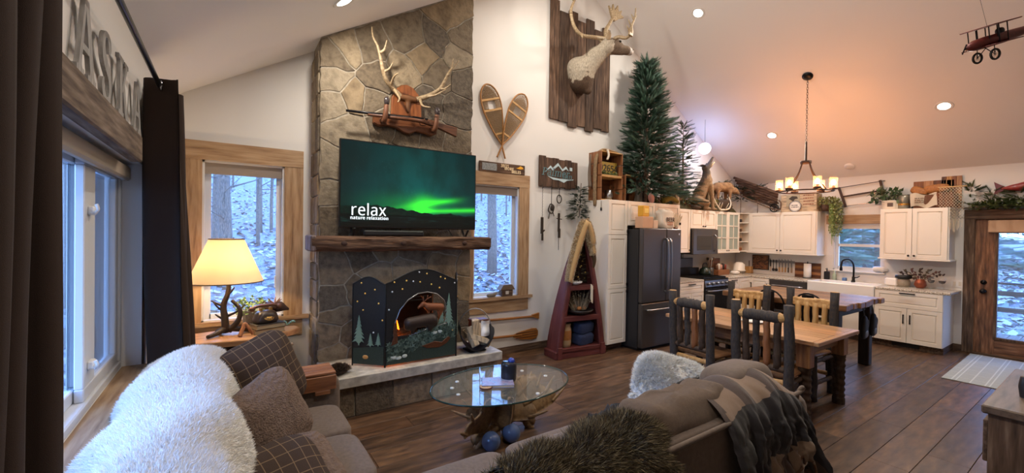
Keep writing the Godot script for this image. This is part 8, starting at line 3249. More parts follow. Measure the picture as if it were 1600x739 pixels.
func _sled():
	# old slatted sled lying slantwise on the corner cabinets
	var t := thing("old_sled", "long weathered slatted sled lying slantwise over the corner cabinets", "sled", V(8.95, 2.159, -4.35))
	var a := V(0.0, 0.56, -0.42)
	var c := V(0.0, 0.17, 0.46)
	for i in 7:
		var b := mb()
		var off := V(-0.09 + i * 0.03, 0.20 - i * 0.052, 0.0)
		var d := (c - a)
		var bs := Basis(Vector3.RIGHT, -atan2(d.y, d.z))
		b.box((a + c) / 2 + off + V(0, 0.004 * (i % 3), 0), V(0.02, 0.048, d.length() * (1.0 - 0.04 * i)), 0.004, bs)
		part(t, "slat", b, wood("grey_barn", 2, Color(0.8, 0.72, 0.68), 0.85, i * 0.21))
	for s in [-1, 1]:
		var b := smb()
		b.tube(curve([a + V(0.18 * s, -0.1, -0.0), (a + c) / 2 + V(0.18 * s, -0.12, 0), c + V(0.18 * s, -0.13, 0.02), c + V(0.18 * s, -0.02, 0.09), c + V(0.18 * s, 0.06, 0.05)], 5), 0.014, 7)
		part(t, "runner", b, M.barn_z)
	var b := mb()
	for k in 3:
		var p := a.lerp(c, 0.15 + 0.35 * k)
		b.box(p + V(0, -0.03, 0), V(0.4, 0.03, 0.04), 0.004)
	part(t, "cross_brace", b, M.barn_x)
	var w := thing("iron_wheel", "small dark iron wheel leaning at the end of the sled", "wheel", V(8.86, 2.159, -3.96), 0)
	b = smb()
	var ring := []
	for i in 21:
		var an := TAU * i / 20.0
		ring.append(V(0, 0.085 + sin(an) * 0.075, cos(an) * 0.075))
	b.tube(ring, 0.011, 8)
	part(w, "rim", b, M.black_metal)
	b = mb()
	for i in 4:
		var an := PI * i / 4.0
		b.tube([V(0, 0.085 - sin(an) * 0.075, -cos(an) * 0.075), V(0, 0.085 + sin(an) * 0.075, cos(an) * 0.075)], 0.005, 5)
	part(w, "spokes", b, M.black_metal)

func _sink_wall_tops():
	var y2 := 2.159
	var RB := -PI / 2
	# printed wooden boxes
	var t := thing("printed_crate", "pale wooden box with printed panels on the cabinet under the chandelier", "crate", V(9.0, y2, -3.56), RB)
	var b := mb()
	b.bx(-0.3, 0.3, 0.0, 0.33, -0.14, 0.1, 0.006)
	part(t, "box", b, mat(hx("d6bf9f"), 0.7, 0, T.grain, Vector3(2, 2, 0.4)))
	b = mb()
	b.bx(-0.2, 0.03, 0.1, 0.32, 0.1, 0.108, 0.003)
	part(t, "print_panel", b, mat(hx("a39a84"), 0.7))
	b = mb()
	b.prism(PackedVector2Array([Vector2(-0.16, 0.25), Vector2(-0.1, 0.3), Vector2(-0.02, 0.29), Vector2(0.0, 0.25), Vector2(-0.05, 0.24), Vector2(-0.08, 0.2)]), 0.108, 0.111)
	part(t, "animal_print", b, mat(hx("3d362e"), 0.7))
	var ink := mat(hx("8a5f4c"), 0.7)
	print_lines(t, V(0.175, 0.22, 0.1), 0.18, 4, 0.055, ink)
	var s := thing("round_sign", "round white enamel sign with dark blue rim in front of the printed box", "sign", V(8.875, y2 + 0.105, -3.60), RB)
	b = mb()
	b.lathe([Vector2(0.0, 0.006), Vector2(0.085, 0.006), Vector2(0.105, 0.004), Vector2(0.105, 0.0)], 28, Transform3D(Basis(Vector3.RIGHT, PI / 2), Vector3.ZERO))
	part(s, "disc", b, mat(hx("e0dcd2"), 0.4))
	b = smb()
	for rr in [0.1, 0.085]:
		var ring := []
		for i in 29:
			var a := TAU * i / 28.0
			ring.append(V(cos(a) * rr, sin(a) * rr, 0.006))
		b.tube(ring, 0.005 if rr > 0.09 else 0.002, 6)
	part(s, "rim", b, mat(hx("333a52"), 0.4))
	print_lines(s, V(0, 0.0, 0.006), 0.12, 2, 0.035, mat(hx("4a4a52"), 0.5))
	# trailing plant
	t = thing("trailing_plant", "green trailing plant hanging down the side of the wall cabinet by the sink window", "plant", V(9.02, y2, -3.14))
	b = smb()
	b.lathe([Vector2(0, 0), Vector2(0.07, 0), Vector2(0.1, 0.12), Vector2(0.09, 0.12), Vector2(0.0, 0.08)], 16)
	part(t, "pot", b, mat(hx("4a3424"), 0.8))
	for k in 14:
		b = mb()
		var zz := 0.02 + 0.012 * k
		var xx := -0.12 + 0.02 * (k % 8)
		b.tube(curve([V(xx * 0.3, 0.12, 0.0), V(xx, 0.1, 0.07 + zz * 0.3), V(xx, -0.2, 0.08 + zz * 0.3), V(xx + 0.02 * sin(k), -0.35 - 0.03 * (k % 10), 0.08 + zz * 0.3)], 4), 0.003, 4)
		part(t, "vine", b, mat(hx("7d9a4c"), 0.7))
	_leaves(t, 900, V(0.0, -0.15, 0.14), V(0.14, 0.42, 0.09), 0.04, [Color(0.22, 0.27, 0.1), Color(0.32, 0.36, 0.16), Color(0.16, 0.2, 0.07)])
	_leaves(t, 200, V(0.0, 0.16, 0.0), V(0.15, 0.1, 0.13), 0.05, [Color(0.15, 0.14, 0.05), Color(0.24, 0.26, 0.08)])
	# bow saw on the wall
	t = thing("bow_saw", "antique wooden bow saw hanging on the wall above the sink window", "saw", V(9.16, 2.43, -2.69), RB)
	t.scale = Vector3.ONE * 0.9
	var wd := mat(hx("4d3022"), 0.6, 0, T.grain, Vector3.ONE * 4)
	b = mb()
	b.box(V(-0.3, -0.02, 0), V(0.04, 0.42, 0.03), 0.006, Basis(Vector3.BACK, 0.30))
	part(t, "cheek", b, wd)
	b = mb()
	b.box(V(0.33, 0.06, 0), V(0.04, 0.42, 0.03), 0.006, Basis(Vector3.BACK, 0.22))
	part(t, "cheek", b, wd)
	b = mb()
	b.box(V(0.015, 0.03, 0), V(0.66, 0.03, 0.024), 0.006, Basis(Vector3.BACK, 0.13))
	part(t, "stretcher", b, wd)
	b = smb()
	b.tube([V(-0.36, 0.17, 0), V(0.36, 0.25, 0)], 0.007, 6)
	part(t, "cord", b, wd)
	b = mb()
	b.box(V(0.03, -0.17, 0), V(0.64, 0.02, 0.003), 0.0, Basis(Vector3.BACK, 0.11))
	part(t, "blade", b, M.steel)
	# crock with greens, tin, basket, boards
	t = thing("white_crock", "white crock with a dark label and greens on the right wall cabinet", "crock", V(9.0, y2, -2.24))
	b = smb()
	b.lathe([Vector2(0, 0), Vector2(0.115, 0), Vector2(0.12, 0.02), Vector2(0.12, 0.13), Vector2(0.125, 0.14), Vector2(0.11, 0.14), Vector2(0, 0.1)], 22)
	part(t, "body", b, mat(hx("e6dccb"), 0.5))
	b = mb()
	b.bx(-0.124, -0.118, 0.04, 0.1, -0.02, 0.05)
	part(t, "label", b, mat(hx("5a4a42"), 0.6))
	_leaves(t, 160, V(0.0, 0.2, -0.06), V(0.16, 0.14, 0.22), 0.09, [Color(0.05, 0.1, 0.04), Color(0.1, 0.16, 0.07), Color(0.13, 0.14, 0.08)])
	t = thing("ribbed_tin", "ribbed glass and brass tin on the right wall cabinet", "tin", V(8.98, y2, -2.08))
	b = smb()
	b.lathe([Vector2(0, 0), Vector2(0.075, 0), Vector2(0.075, 0.06), Vector2(0.07, 0.07), Vector2(0.075, 0.08), Vector2(0.075, 0.19), Vector2(0.06, 0.22), Vector2(0, 0.22)], 20)
	part(t, "body", b, mat(hx("8d8a7c"), 0.35, 0.5))
	b = smb()
	b.lathe([Vector2(0.076, 0.055), Vector2(0.079, 0.07), Vector2(0.076, 0.085)], 20)
	part(t, "brass_band", b, mat(hx("b98f4a"), 0.35, 0.7))
	b = smb()
	b.lathe([Vector2(0.012, 0.0), Vector2(0.02, 0.12), Vector2(0.075, 0.23), Vector2(0.07, 0.23), Vector2(0.012, 0.12)], 18)
	solo("metal_funnel", "dark metal funnel between the tin and the bread basket", "funnel", b, mat(hx("3f3c3c"), 0.45, 0.5), V(9.04, y2, -1.99))
	t = thing("bread_basket", "wooden basket lined with a printed cream cloth and brown knit on the right wall cabinet", "basket", V(8.99, y2, -1.75), RB)
	b = mb()
	b.bx(-0.2, 0.26, 0.0, 0.2, -0.1, 0.1, 0.01)
	part(t, "basket", b, mat(hx("7a4f36"), 0.8, 0, T.grain, Vector3(0.5, 8, 8)))
	b = smb()
	b.grid(func(u: float, v: float): return V(lerpf(-0.24, 0.06, u) + 0.02 * v, 0.22 - 0.2 * v + 0.02 * sin(u * 8.0), 0.105 + 0.02 * sin(u * 6.0 + v * 2.0) + 0.02 * v), 16, 10)
	b.grid(func(u: float, v: float): return V(lerpf(-0.22, 0.08, u), 0.215 + 0.015 * sin(u * 7.0), lerpf(0.107, -0.08, v)), 16, 6)
	var lin := part(t, "printed_cloth", b, mat(hx("ddd0ba"), 0.9, 0, T.fine, Vector3.ONE * 5))
	print_lines(lin, V(-0.1, 0.12, 0.145), 0.15, 3, 0.03, mat(hx("6b5544"), 0.9))
	b = smb()
	b.grid(func(u: float, v: float): return V(lerpf(0.06, 0.24, u), 0.225 - 0.21 * v, 0.112 + 0.012 * sin(u * 22.0)), 22, 8)
	part(t, "knit_cloth", b, mat(hx("8a5a44"), 0.95, 0, T.fine, Vector3.ONE * 10))
	for q in [[0.03, 0.30, 0.09, 0.30], [-0.16, 0.27, -0.5, 0.22]]:
		var l := thing("bread_loaf", "round-ended loaf of bread in the basket, %s" % ["standing before the boards" if q[0] > 0 else "tilted at the left"], "bread", V(9.02, y2 + q[1], -1.75 + q[0]), RB)
		b = smb()
		b.pillow(V(0, 0, 0), V(q[3], 0.13, 0.12), Basis(Vector3.BACK, q[2]), 0.7, 20, 12)
		part(l, "crust", b, mat(hx("b9793e"), 0.6, 0, T.mottle, Vector3.ONE * 6))
	for q in [["striped cutting board leaning behind the bread basket, left", -1.78, 0.46, 0.44], ["tall cutting board leaning behind the bread basket, right", -1.58, 0.22, 0.49]]:
		t = thing("cutting_board", q[0], "cutting board", V(9.17, y2, q[1]), RB, "cutting boards on the cabinet")
		for i in 4:
			b = mb()
			b.bx(-q[2] / 2 + i * q[2] / 4, -q[2] / 2 + (i + 1) * q[2] / 4 - 0.001, 0.0, q[3], -0.012, 0.012, 0.003)
			part(t, "strip", b, wood(["cedar", "tabletop", "walnut", "honey"][(i + int(q[2] * 10)) % 4], 1, Color(0.95, 0.9, 0.86), 0.5))
	# macrame hanging off the cabinet
	t = thing("macrame_hanging", "cream knotted macrame net hanging over the right end of the cabinet", "macrame", V(8.90, y2, -1.56), RB)
	b = smb()
	for i in 8:
		for k in 2:
			var pts := []
			for j in 12:
				var y := 0.30 - j * 0.045
				pts.append(V(-0.08 + i * 0.033 + 0.016 * (1.0 if (j + k) % 2 == 0 else -1.0), y, 0.06 + 0.006 * (k * 2 - 1)))
			b.tube(pts, 0.0022, 4, 1.0, false)
	for i in 18:
		b.tube([V(-0.085 + i * 0.0142, -0.19, 0.06), V(-0.085 + i * 0.0142 + 0.006 * sin(i * 2.0), -0.33 - 0.04 * sin(i * 0.7), 0.06)], 0.0025, 4, 1.0, false)
	var mc := part(t, "net", b, mat(hx("ddd3ba"), 0.95))
	mc.set_meta("kind", "stuff")
	b = smb()
	b.tube([V(-0.11, 0.30, 0.06), V(0.19, 0.30, 0.06)], 0.008, 7)
	part(t, "dowel", b, M.honey_z)
	# garland over the door and the salmon
	t = thing("pine_garland", "green pine garland lying along the top of the door frame", "garland", V(9.12, 2.14, -0.85))
	b = smb()
	b.tube(curve([V(0, 0.01, -0.6), V(0.0, 0.03, -0.2), V(0, 0.02, 0.3), V(0, 0.02, 0.7)], 5), 0.014, 6)
	part(t, "stem", b, M.bark)
	for q in [[-0.52, 0.34, 0.17], [-0.32, 0.24, 0.14], [-0.05, 0.22, 0.13], [0.2, 0.16, 0.14], [0.5, 0.2, 0.15], [-0.2, 0.1, 0.2], [0.35, 0.1, 0.2]]:
		var m = _needles(t, q[1], q[2], 34, 0.14, [Color(0.03, 0.05, 0.015), Color(0.06, 0.09, 0.03), Color(0.09, 0.12, 0.04)], 0.0, 0.1, "needles", 0.35)
		m.position = V(0, 0.01, q[0])
	_leaves(t, 420, V(0, 0.05, 0.05), V(0.05, 0.05, 0.62), 0.07, [Color(0.06, 0.09, 0.02), Color(0.12, 0.15, 0.04)])
	t = thing("salmon_mount", "red sockeye salmon mount on the wall above the door", "fish mount", V(9.15, 2.42, -1.13), RB)
	b = smb()
	blob(b, [[V(0.06, 0.0, 0), V(0.16, 0.0, 0), 0.02, 0.035], [V(0.16, 0.0, 0), V(0.36, 0.025, 0), 0.045, 0.085], [V(0.36, 0.025, 0), V(0.6, 0.0, 0), 0.085, 0.06], [V(0.6, 0.0, 0), V(0.74, -0.03, 0), 0.06, 0.025]], 0.014, 0.03)
	part(t, "body", b, mat(hx("a03c3a"), 0.3, 0, T.mottle, Vector3.ONE * 5))
	b = mb()
	b.prism(PackedVector2Array([Vector2(0.09, 0.02), Vector2(-0.02, 0.10), Vector2(0.0, 0.0), Vector2(-0.02, -0.09), Vector2(0.09, -0.02)]), -0.008, 0.008, Transform3D.IDENTITY, -0.004)
	part(t, "tail_fin", b, mat(hx("6d2a32"), 0.4))
	b = mb()
	b.prism(PackedVector2Array([Vector2(0.26, 0.09), Vector2(0.32, 0.16), Vector2(0.40, 0.165), Vector2(0.46, 0.10)]), -0.006, 0.006, Transform3D.IDENTITY, -0.003)
	b.prism(PackedVector2Array([Vector2(0.36, -0.05), Vector2(0.31, -0.12), Vector2(0.37, -0.11), Vector2(0.42, -0.05)]), -0.006, 0.006, Transform3D.IDENTITY, -0.003)
	part(t, "fins", b, mat(hx("8f6a72"), 0.4))

# ---------------------------------------------------------------- kitchen things

func jar_at(called: String, label: String, cat: String, at: Vector3, prof: Array, m: Material, group := "") -> MeshInstance3D:
	var b := smb()
	b.lathe(prof, 18)
	return solo(called, label, cat, b, m, at, 0, group)

func build_kitchen_things():
	var RB := -PI / 2
	var cy := 0.916
	# backsplash board
	var b := mb()
	b.bx(9.188, 9.2, cy, 1.37, -4.868, -3.1, 0.0)
	var sp := struct("trim_10", b, mat(hx("e2ded6"), 0.4))
	# framed photo
	var t := thing("framed_print", "dark sunset picture leaning on the backsplash", "picture", V(9.17, 1.0, -4.34), RB)
	b = mb()
	b.bx(-0.165, 0.165, 0.0, 0.3, -0.008, 0.008, 0.003)
	part(t, "frame", b, mat(hx("2a1c16"), 0.5))
	b = mb()
	b.bx(-0.15, 0.15, 0.015, 0.285, 0.008, 0.0095)
	part(t, "print", b, mat(Color.WHITE, 0.5, 0, ntex(90, 0.01, [hx("1c120e"), hx("3f2317"), hx("8a5a34"), hx("24160f")], 3), Vector3(1.5, 5, 1.5), true))
	# magnetic bar with knives and ladles
	t = thing("knife_bar", "grey magnetic bar on the backsplash holding kitchen tools", "rack", V(9.175, 1.165, -3.95), RB)
	b = mb()
	b.bx(-0.24, 0.24, 0.0, 0.045, -0.012, 0.008, 0.003)
	part(t, "bar", b, M.steel)
	var lab := ["large knife with pale handle at the left of the knife bar", "steel ladle second on the knife bar", "steel ladle third on the knife bar", "wood-handled knife fourth on the knife bar", "wood-handled knife fifth on the knife bar", "wood-handled knife sixth on the knife bar", "slim knife seventh on the knife bar", "slim knife at the right of the knife bar"]
	for i in 8:
		var x := -0.19 + i * 0.055
		var k := thing("ladle" if i in [1, 2] else "kitchen_knife", lab[i], "ladle" if i in [1, 2] else "knife", V(9.155, 0.98, -3.95 + x), RB, "tools on the knife bar")
		if i in [1, 2]:
			b = smb()
			b.tube([V(0, 0.07, 0), V(0, 0.24, 0)], 0.006, 6)
			part(k, "handle", b, M.black_metal)
			b = smb()
			b.pillow(V(0, 0.04, 0), V(0.055, 0.06, 0.02), Basis.IDENTITY, 0.9, 12, 8)
			part(k, "cup", b, M.slate_dark)
		else:
			b = mb()
			b.prism(PackedVector2Array([Vector2(-0.012, 0.1), Vector2(0.014, 0.1), Vector2(0.012, 0.22), Vector2(-0.012, 0.27)]), -0.002, 0.002)
			part(k, "blade", b, M.slate_dark if i == 0 else M.steel)
			b = mb()
			b.box(V(0, 0.05, 0), V(0.022, 0.1, 0.016), 0.005)
			part(k, "handle", b, mat(hx(["c9a98c", "", "", "c9a06a", "c9a06a", "b98a54", "3a2a20", "a58a6a"][i]), 0.5))
	# striped cutting board and paper towel
	t = thing("cutting_board", "broad striped cutting board leaning on the backsplash behind the paper towel", "cutting board", V(9.165, cy, -3.48), RB, "cutting boards on the counter")
	for i in 5:
		b = mb()
		b.bx(-0.215, 0.215, i * 0.056, (i + 1) * 0.056 - 0.001, -0.012, 0.012, 0.002)
		part(t, "strip", b, [M.walnut_z, wood("tabletop", 2, Color(0.9, 0.82, 0.75), 0.5), M.walnut_z, wood("honey", 2, Color(0.7, 0.6, 0.5), 0.5), M.walnut_z][i])
	t = thing("paper_towel", "white paper towel roll on a stand by the sink", "paper towel", V(9.05, cy, -3.44))
	b = smb()
	b.lathe([Vector2(0, 0.01), Vector2(0.06, 0.01), Vector2(0.06, 0.27), Vector2(0.02, 0.27), Vector2(0.0, 0.26)], 22)
	part(t, "roll", b, mat(hx("f2efe8"), 0.9))
	b = mb()
	b.lathe([Vector2(0, 0.0), Vector2(0.075, 0.0), Vector2(0.075, 0.01), Vector2(0, 0.01)], 22)
	b.tube([V(0, 0.26, 0), V(0, 0.31, 0)], 0.008, 8)
	part(t, "stand", b, M.black_metal)
	# soap things
	t = thing("soap_pump", "black square soap pump at the left of the sink", "soap dispenser", V(9.08, cy, -3.14))
	b = mb()
	b.box(V(0, 0.075, 0), V(0.075, 0.15, 0.075), 0.01)
	part(t, "bottle", b, M.black)
	b = mb()
	b.tube([V(0, 0.15, 0), V(0, 0.21, 0)], 0.01, 8)
	b.tube([V(0, 0.2, 0), V(-0.05, 0.195, 0)], 0.008, 8)
	part(t, "pump", b, M.black_metal)
	jar_at("soap_bottle", "pale green soap bottle beside the black pump", "bottle", V(9.1, cy, -3.03), [Vector2(0, 0), Vector2(0.032, 0), Vector2(0.032, 0.11), Vector2(0.012, 0.13), Vector2(0.012, 0.17), Vector2(0, 0.17)], mat(hx("a9b59a"), 0.3))
	b = smb()
	b.pillow(V(0, 0.03, 0), V(0.1, 0.06, 0.06), Basis.IDENTITY, 0.5, 14, 8)
	solo("blue_sponge", "blue sponge lying behind the sink", "sponge", b, mat(hx("5a7aa8"), 0.9), V(9.1, cy, -2.88))
	t = thing("ceramic_pig", "small white ceramic pig on the sink window sill", "ornament", V(9.16, 1.10, -2.42))
	b = smb()
	blob(b, [[V(0, 0.06, -0.05), V(0, 0.06, 0.05), 0.042, 0.045], [V(0, 0.065, 0.06), V(0, 0.06, 0.1), 0.032, 0.024], [V(0, 0.04, -0.04), V(0, 0.012, -0.045), 0.02, 0.012], [V(0, 0.04, 0.04), V(0, 0.012, 0.045), 0.02, 0.012]], 0.012, 0.02)
	part(t, "body", b, mat(hx("e6e2da"), 0.25))
	# right counter: dish, crock, vase, wine glasses
	b = mb()
	b.box(V(0, 0.065, 0), V(0.05, 0.13, 0.16), 0.02)
	solo("white_toaster", "white toaster on the right granite counter", "toaster", b, mat(hx("eeebe6"), 0.3), V(8.92, cy, -2.2))
	t = thing("spotted_crock", "pale stoneware crock with a black lid on the right counter", "crock", V(8.96, cy, -2.06))
	b = smb()
	b.lathe([Vector2(0, 0), Vector2(0.07, 0), Vector2(0.085, 0.05), Vector2(0.08, 0.11), Vector2(0.07, 0.125), Vector2(0, 0.125)], 20)
	part(t, "body", b, mat(hx("b5a894"), 0.4, 0, T.mottle, Vector3.ONE * 9))
	b = smb()
	b.lathe([Vector2(0.0, 0.19), Vector2(0.1, 0.18), Vector2(0.105, 0.14), Vector2(0.07, 0.126)], 20)
	part(t, "lid", b, M.black)
	t = thing("copper_vase", "copper vase with sprigs of dark leaves on the right counter", "vase", V(8.95, cy, -1.86))
	b = smb()
	b.lathe([Vector2(0, 0), Vector2(0.045, 0), Vector2(0.075, 0.05), Vector2(0.065, 0.11), Vector2(0.05, 0.125), Vector2(0.055, 0.14), Vector2(0, 0.12)], 22)
	part(t, "body", b, mat(hx("8a4a34"), 0.3, 0.4))
	for i in 7:
		b = mb()
		var a := -1.3 + i * 0.43
		var e := V(0.02 * sin(i * 3.0), 0.16 + 0.15 * absf(cos(a * 0.8)), sin(a) * 0.27)
		b.tube(curve([V(0, 0.1, 0), e * 0.6 + V(0, 0.06, 0), e], 4), 0.004, 5)
		for k in 7:
			var p := V(0, 0.1, 0).lerp(e, 0.35 + k * 0.1)
			b.pillow(p + V(0.015 * sin(k * 2.2), 0.012 * (k % 2), 0.015 * cos(k * 2.2)), V(0.02, 0.045, 0.035), Basis(V(1, 0.3 * k, 0.2).normalized(), k * 1.3), 0.9, 6, 4)
		part(t, "sprig", b, mat(hx(["4a3a34", "5a5244", "6b4a44"][i % 3]), 0.8))
	for k in 2:
		t = thing("wine_glass", ["glass of dark red wine beside the copper vase", "glass of dark red wine at the right end of the counter"][k], "wine glass", V(8.93, cy, -1.735 + k * 0.12), 0, "wine glasses on the counter")
		b = smb()
		b.lathe([Vector2(0.036, 0.0), Vector2(0.03, 0.004), Vector2(0.005, 0.008), Vector2(0.004, 0.085), Vector2(0.03, 0.10), Vector2(0.043, 0.13), Vector2(0.042, 0.16), Vector2(0.037, 0.19)], 20)
		part(t, "glass", b, M.glass)
		b = smb()
		b.lathe([Vector2(0.0, 0.092), Vector2(0.029, 0.103), Vector2(0.041, 0.13), Vector2(0.041, 0.138), Vector2(0, 0.138)], 20)
		part(t, "wine", b, mat(hx("1f0a0e"), 0.1))
	t = thing("wall_outlet", "double white outlet plate on the wall left of the door", "outlet", V(9.2, 1.01, -1.50), RB)
	b = mb()
	b.bx(-0.06, 0.06, -0.055, 0.055, 0.0, 0.006, 0.002)
	part(t, "plate", b, M.white)
	for x in [-0.03, 0.03]:
		b = mb()
		b.bx(x - 0.016, x + 0.016, -0.032, 0.032, 0.006, 0.009, 0.001)
		part(t, "socket", b, mat(hx("d8d2c4"), 0.5))
	# by the range
	t = thing("tea_kettle", "dark green kettle on the back of the range", "kettle", V(7.50, 0.942, -4.55))
	b = smb()
	b.lathe([Vector2(0, 0), Vector2(0.1, 0), Vector2(0.11, 0.04), Vector2(0.09, 0.11), Vector2(0.04, 0.15), Vector2(0.0, 0.155)], 22)
	part(t, "body", b, mat(hx("1c2a20"), 0.3))
	b = smb()
	b.tube(curve([V(-0.08, 0.11, 0), V(-0.06, 0.21, 0), V(0.06, 0.21, 0), V(0.08, 0.11, 0)], 5), 0.008, 7)
	part(t, "handle", b, M.black_metal)
	b = smb()
	b.tube([V(0.08, 0.06, 0), V(0.14, 0.12, 0)], [0.02, 0.01], 8)
	part(t, "spout", b, mat(hx("1c2a20"), 0.3))
	t = thing("utensil_crock", "dark crock of cooking spoons beside the kettle", "crock", V(7.80, cy, -4.62))
	b = smb()
	b.lathe([Vector2(0, 0), Vector2(0.06, 0), Vector2(0.065, 0.15), Vector2(0.055, 0.15), Vector2(0, 0.12)], 18)
	part(t, "body", b, mat(hx("2d2a28"), 0.4))
	for i in 6:
		b = smb()
		var a := i * 1.05
		b.tube([V(cos(a) * 0.02, 0.1, sin(a) * 0.02), V(cos(a) * 0.07, 0.3, sin(a) * 0.05)], 0.006, 6)
		b.pillow(V(cos(a) * 0.075, 0.32, sin(a) * 0.053), V(0.045, 0.06, 0.02), Basis(Vector3.UP, a), 0.9, 8, 6)
		part(t, "spoon", b, mat(hx(["2a2624", "8a6a48", "c9c4bc"][i % 3]), 0.4))
	t = thing("spice_box", "reddish wooden spice box with jars on the corner counter", "box", V(8.13, cy, -4.62))
	b = mb()
	b.bx(-0.2, 0.2, 0.0, 0.1, -0.08, 0.09, 0.005)
	part(t, "box", b, M.cedar_x)
	b = mb()
	b.bx(-0.2, 0.15, 0.1, 0.32, -0.1, -0.08, 0.005)
	part(t, "back_board", b, M.walnut_x)
	var sj := ["brown spice jar at the left in the spice box", "white spice tin in the spice box", "pink spice jar in the middle of the spice box", "dark spice jar right of the pink one", "red spice tin at the right of the spice box"]
	for i in 5:
		jar_at("spice_jar", sj[i], "jar", V(7.98 + i * 0.075, cy + 0.101, -4.60), [Vector2(0, 0), Vector2(0.03, 0), Vector2(0.03, 0.08 + 0.02 * (i % 2)), Vector2(0.022, 0.1 + 0.02 * (i % 2)), Vector2(0, 0.1 + 0.02 * (i % 2))], mat(hx(["6b4a34", "e0dccf", "c99a8a", "3a302a", "8a3a2c"][i]), 0.4), "jars in the spice box")
	jar_at("cake_dome", "white cake stand with lidded dome in the kitchen corner", "cake stand", V(8.74, cy, -4.56), [Vector2(0, 0), Vector2(0.07, 0), Vector2(0.03, 0.02), Vector2(0.03, 0.05), Vector2(0.13, 0.06), Vector2(0.13, 0.075), Vector2(0.11, 0.08), Vector2(0.11, 0.19), Vector2(0.06, 0.23), Vector2(0, 0.235)], mat(hx("e4ddd0"), 0.4))
	b = smb()
	b.pillow(V(0, 0.035, 0), V(0.2, 0.07, 0.14), Basis.IDENTITY, 0.7, 16, 8)
	solo("folded_towel", "folded white dish towel before the cake stand", "towel", b, mat(hx("e9e4da"), 0.9), V(8.48, cy, -4.50))
	t = thing("tool_box", "small wooden box with a stick brush beside the picture", "box", V(9.07, cy, -4.52))
	b = mb()
	b.box(V(0, 0.07, 0), V(0.1, 0.14, 0.12), 0.006)
	part(t, "box", b, M.honey_y)
	b = mb()
	b.tube([V(0, 0.13, 0), V(0.0, 0.26, 0)], 0.008, 6)
	part(t, "brush", b, mat(hx("3a2a20"), 0.5))
	for k in 2:
		jar_at("metal_shaker", ["left steel shaker on the range control panel", "right steel shaker on the range control panel"][k], "shaker", V(7.12 + k * 0.09, 1.252, -4.845), [Vector2(0, 0), Vector2(0.03, 0), Vector2(0.03, 0.09), Vector2(0.02, 0.1), Vector2(0, 0.1)], M.steel, "shakers over the range")
	# things on the refrigerator
	var fy := 1.782
	t = thing("tan_box", "tan cardboard box on the refrigerator, under the yellow tin", "box", V(5.10, fy, -4.06))
	b = mb()
	b.box(V(0, 0.085, 0), V(0.24, 0.17, 0.14), 0.005)
	part(t, "box", b, mat(hx("c9a082"), 0.7))
	t = thing("yellow_tin", "yellow tin on top of the tan box on the refrigerator", "tin", V(5.08, fy + 0.171, -4.06))
	b = mb()
	b.box(V(0, 0.08, 0), V(0.15, 0.16, 0.1), 0.01)
	part(t, "tin", b, mat(hx("d9a234"), 0.4))
	b = mb()
	b.bx(-0.04, 0.05, 0.05, 0.12, 0.05, 0.053)
	part(t, "label", b, mat(hx("f0cf6a"), 0.5))
	t = thing("pale_carton", "small pale carton in front of the tan box on the refrigerator", "carton", V(5.28, fy, -4.03))
	b = mb()
	b.box(V(0, 0.06, 0), V(0.1, 0.12, 0.08), 0.005)
	part(t, "carton", b, mat(hx("d8bda4"), 0.7))
	t = thing("printed_bag", "white paper bag printed BEER standing on the refrigerator", "bag", V(5.58, fy, -4.06))
	b = smb()
	b.pillow(V(0, 0.14, 0), V(0.32, 0.30, 0.15), Basis.IDENTITY, 0.45, 30, 18, func(p: Vector3): return p + V(0.008 * sin(p.y * 40.0), 0.006 * sin(p.x * 50.0), 0.008 * sin(p.x * 30.0 + p.y * 25.0)))
	part(t, "bag", b, mat(hx("dcd3c4"), 0.85))
	var o := part(t, "lettering", text_mesh("BEER", 0.085, 0.004), mat(hx("4a342c"), 0.7))
	o.position = V(0.03, 0.14, 0.083)
	print_lines(t, V(0.03, 0.08, 0.081), 0.14, 2, 0.028, mat(hx("a8624c"), 0.7))
	t = thing("paper_flower", "pale dried leaf fan on the refrigerator beside the bag", "decoration", V(5.84, fy, -4.05))
	b = mb()
	for i in 7:
		var a := -0.7 + i * 0.23
		b.prism(PackedVector2Array([Vector2(0, 0.02), Vector2(sin(a - 0.08) * 0.2, 0.06 + cos(a - 0.08) * 0.16), Vector2(sin(a) * 0.24, 0.06 + cos(a) * 0.2), Vector2(sin(a + 0.08) * 0.2, 0.06 + cos(a + 0.08) * 0.16)]), -0.004 + 0.003 * i, 0.0 + 0.003 * i)
	part(t, "leaf_fan", b, mat(hx("b3ab92"), 0.8))
	b = mb()
	b.bx(-0.03, 0.03, 0.0, 0.03, -0.02, 0.02, 0.004)
	part(t, "stand", b, M.walnut_x)
	t = thing("place_setting", "white plate lying on the near side of the dining table", "plate", V(4.72, 0.761, -2.3))
	b = smb()
	b.lathe([Vector2(0, 0.0), Vector2(0.08, 0.0), Vector2(0.12, 0.015), Vector2(0.118, 0.018), Vector2(0.08, 0.006), Vector2(0, 0.006)], 26)
	part(t, "plate", b, mat(hx("eceae4"), 0.25))

# ---------------------------------------------------------------- hanging things

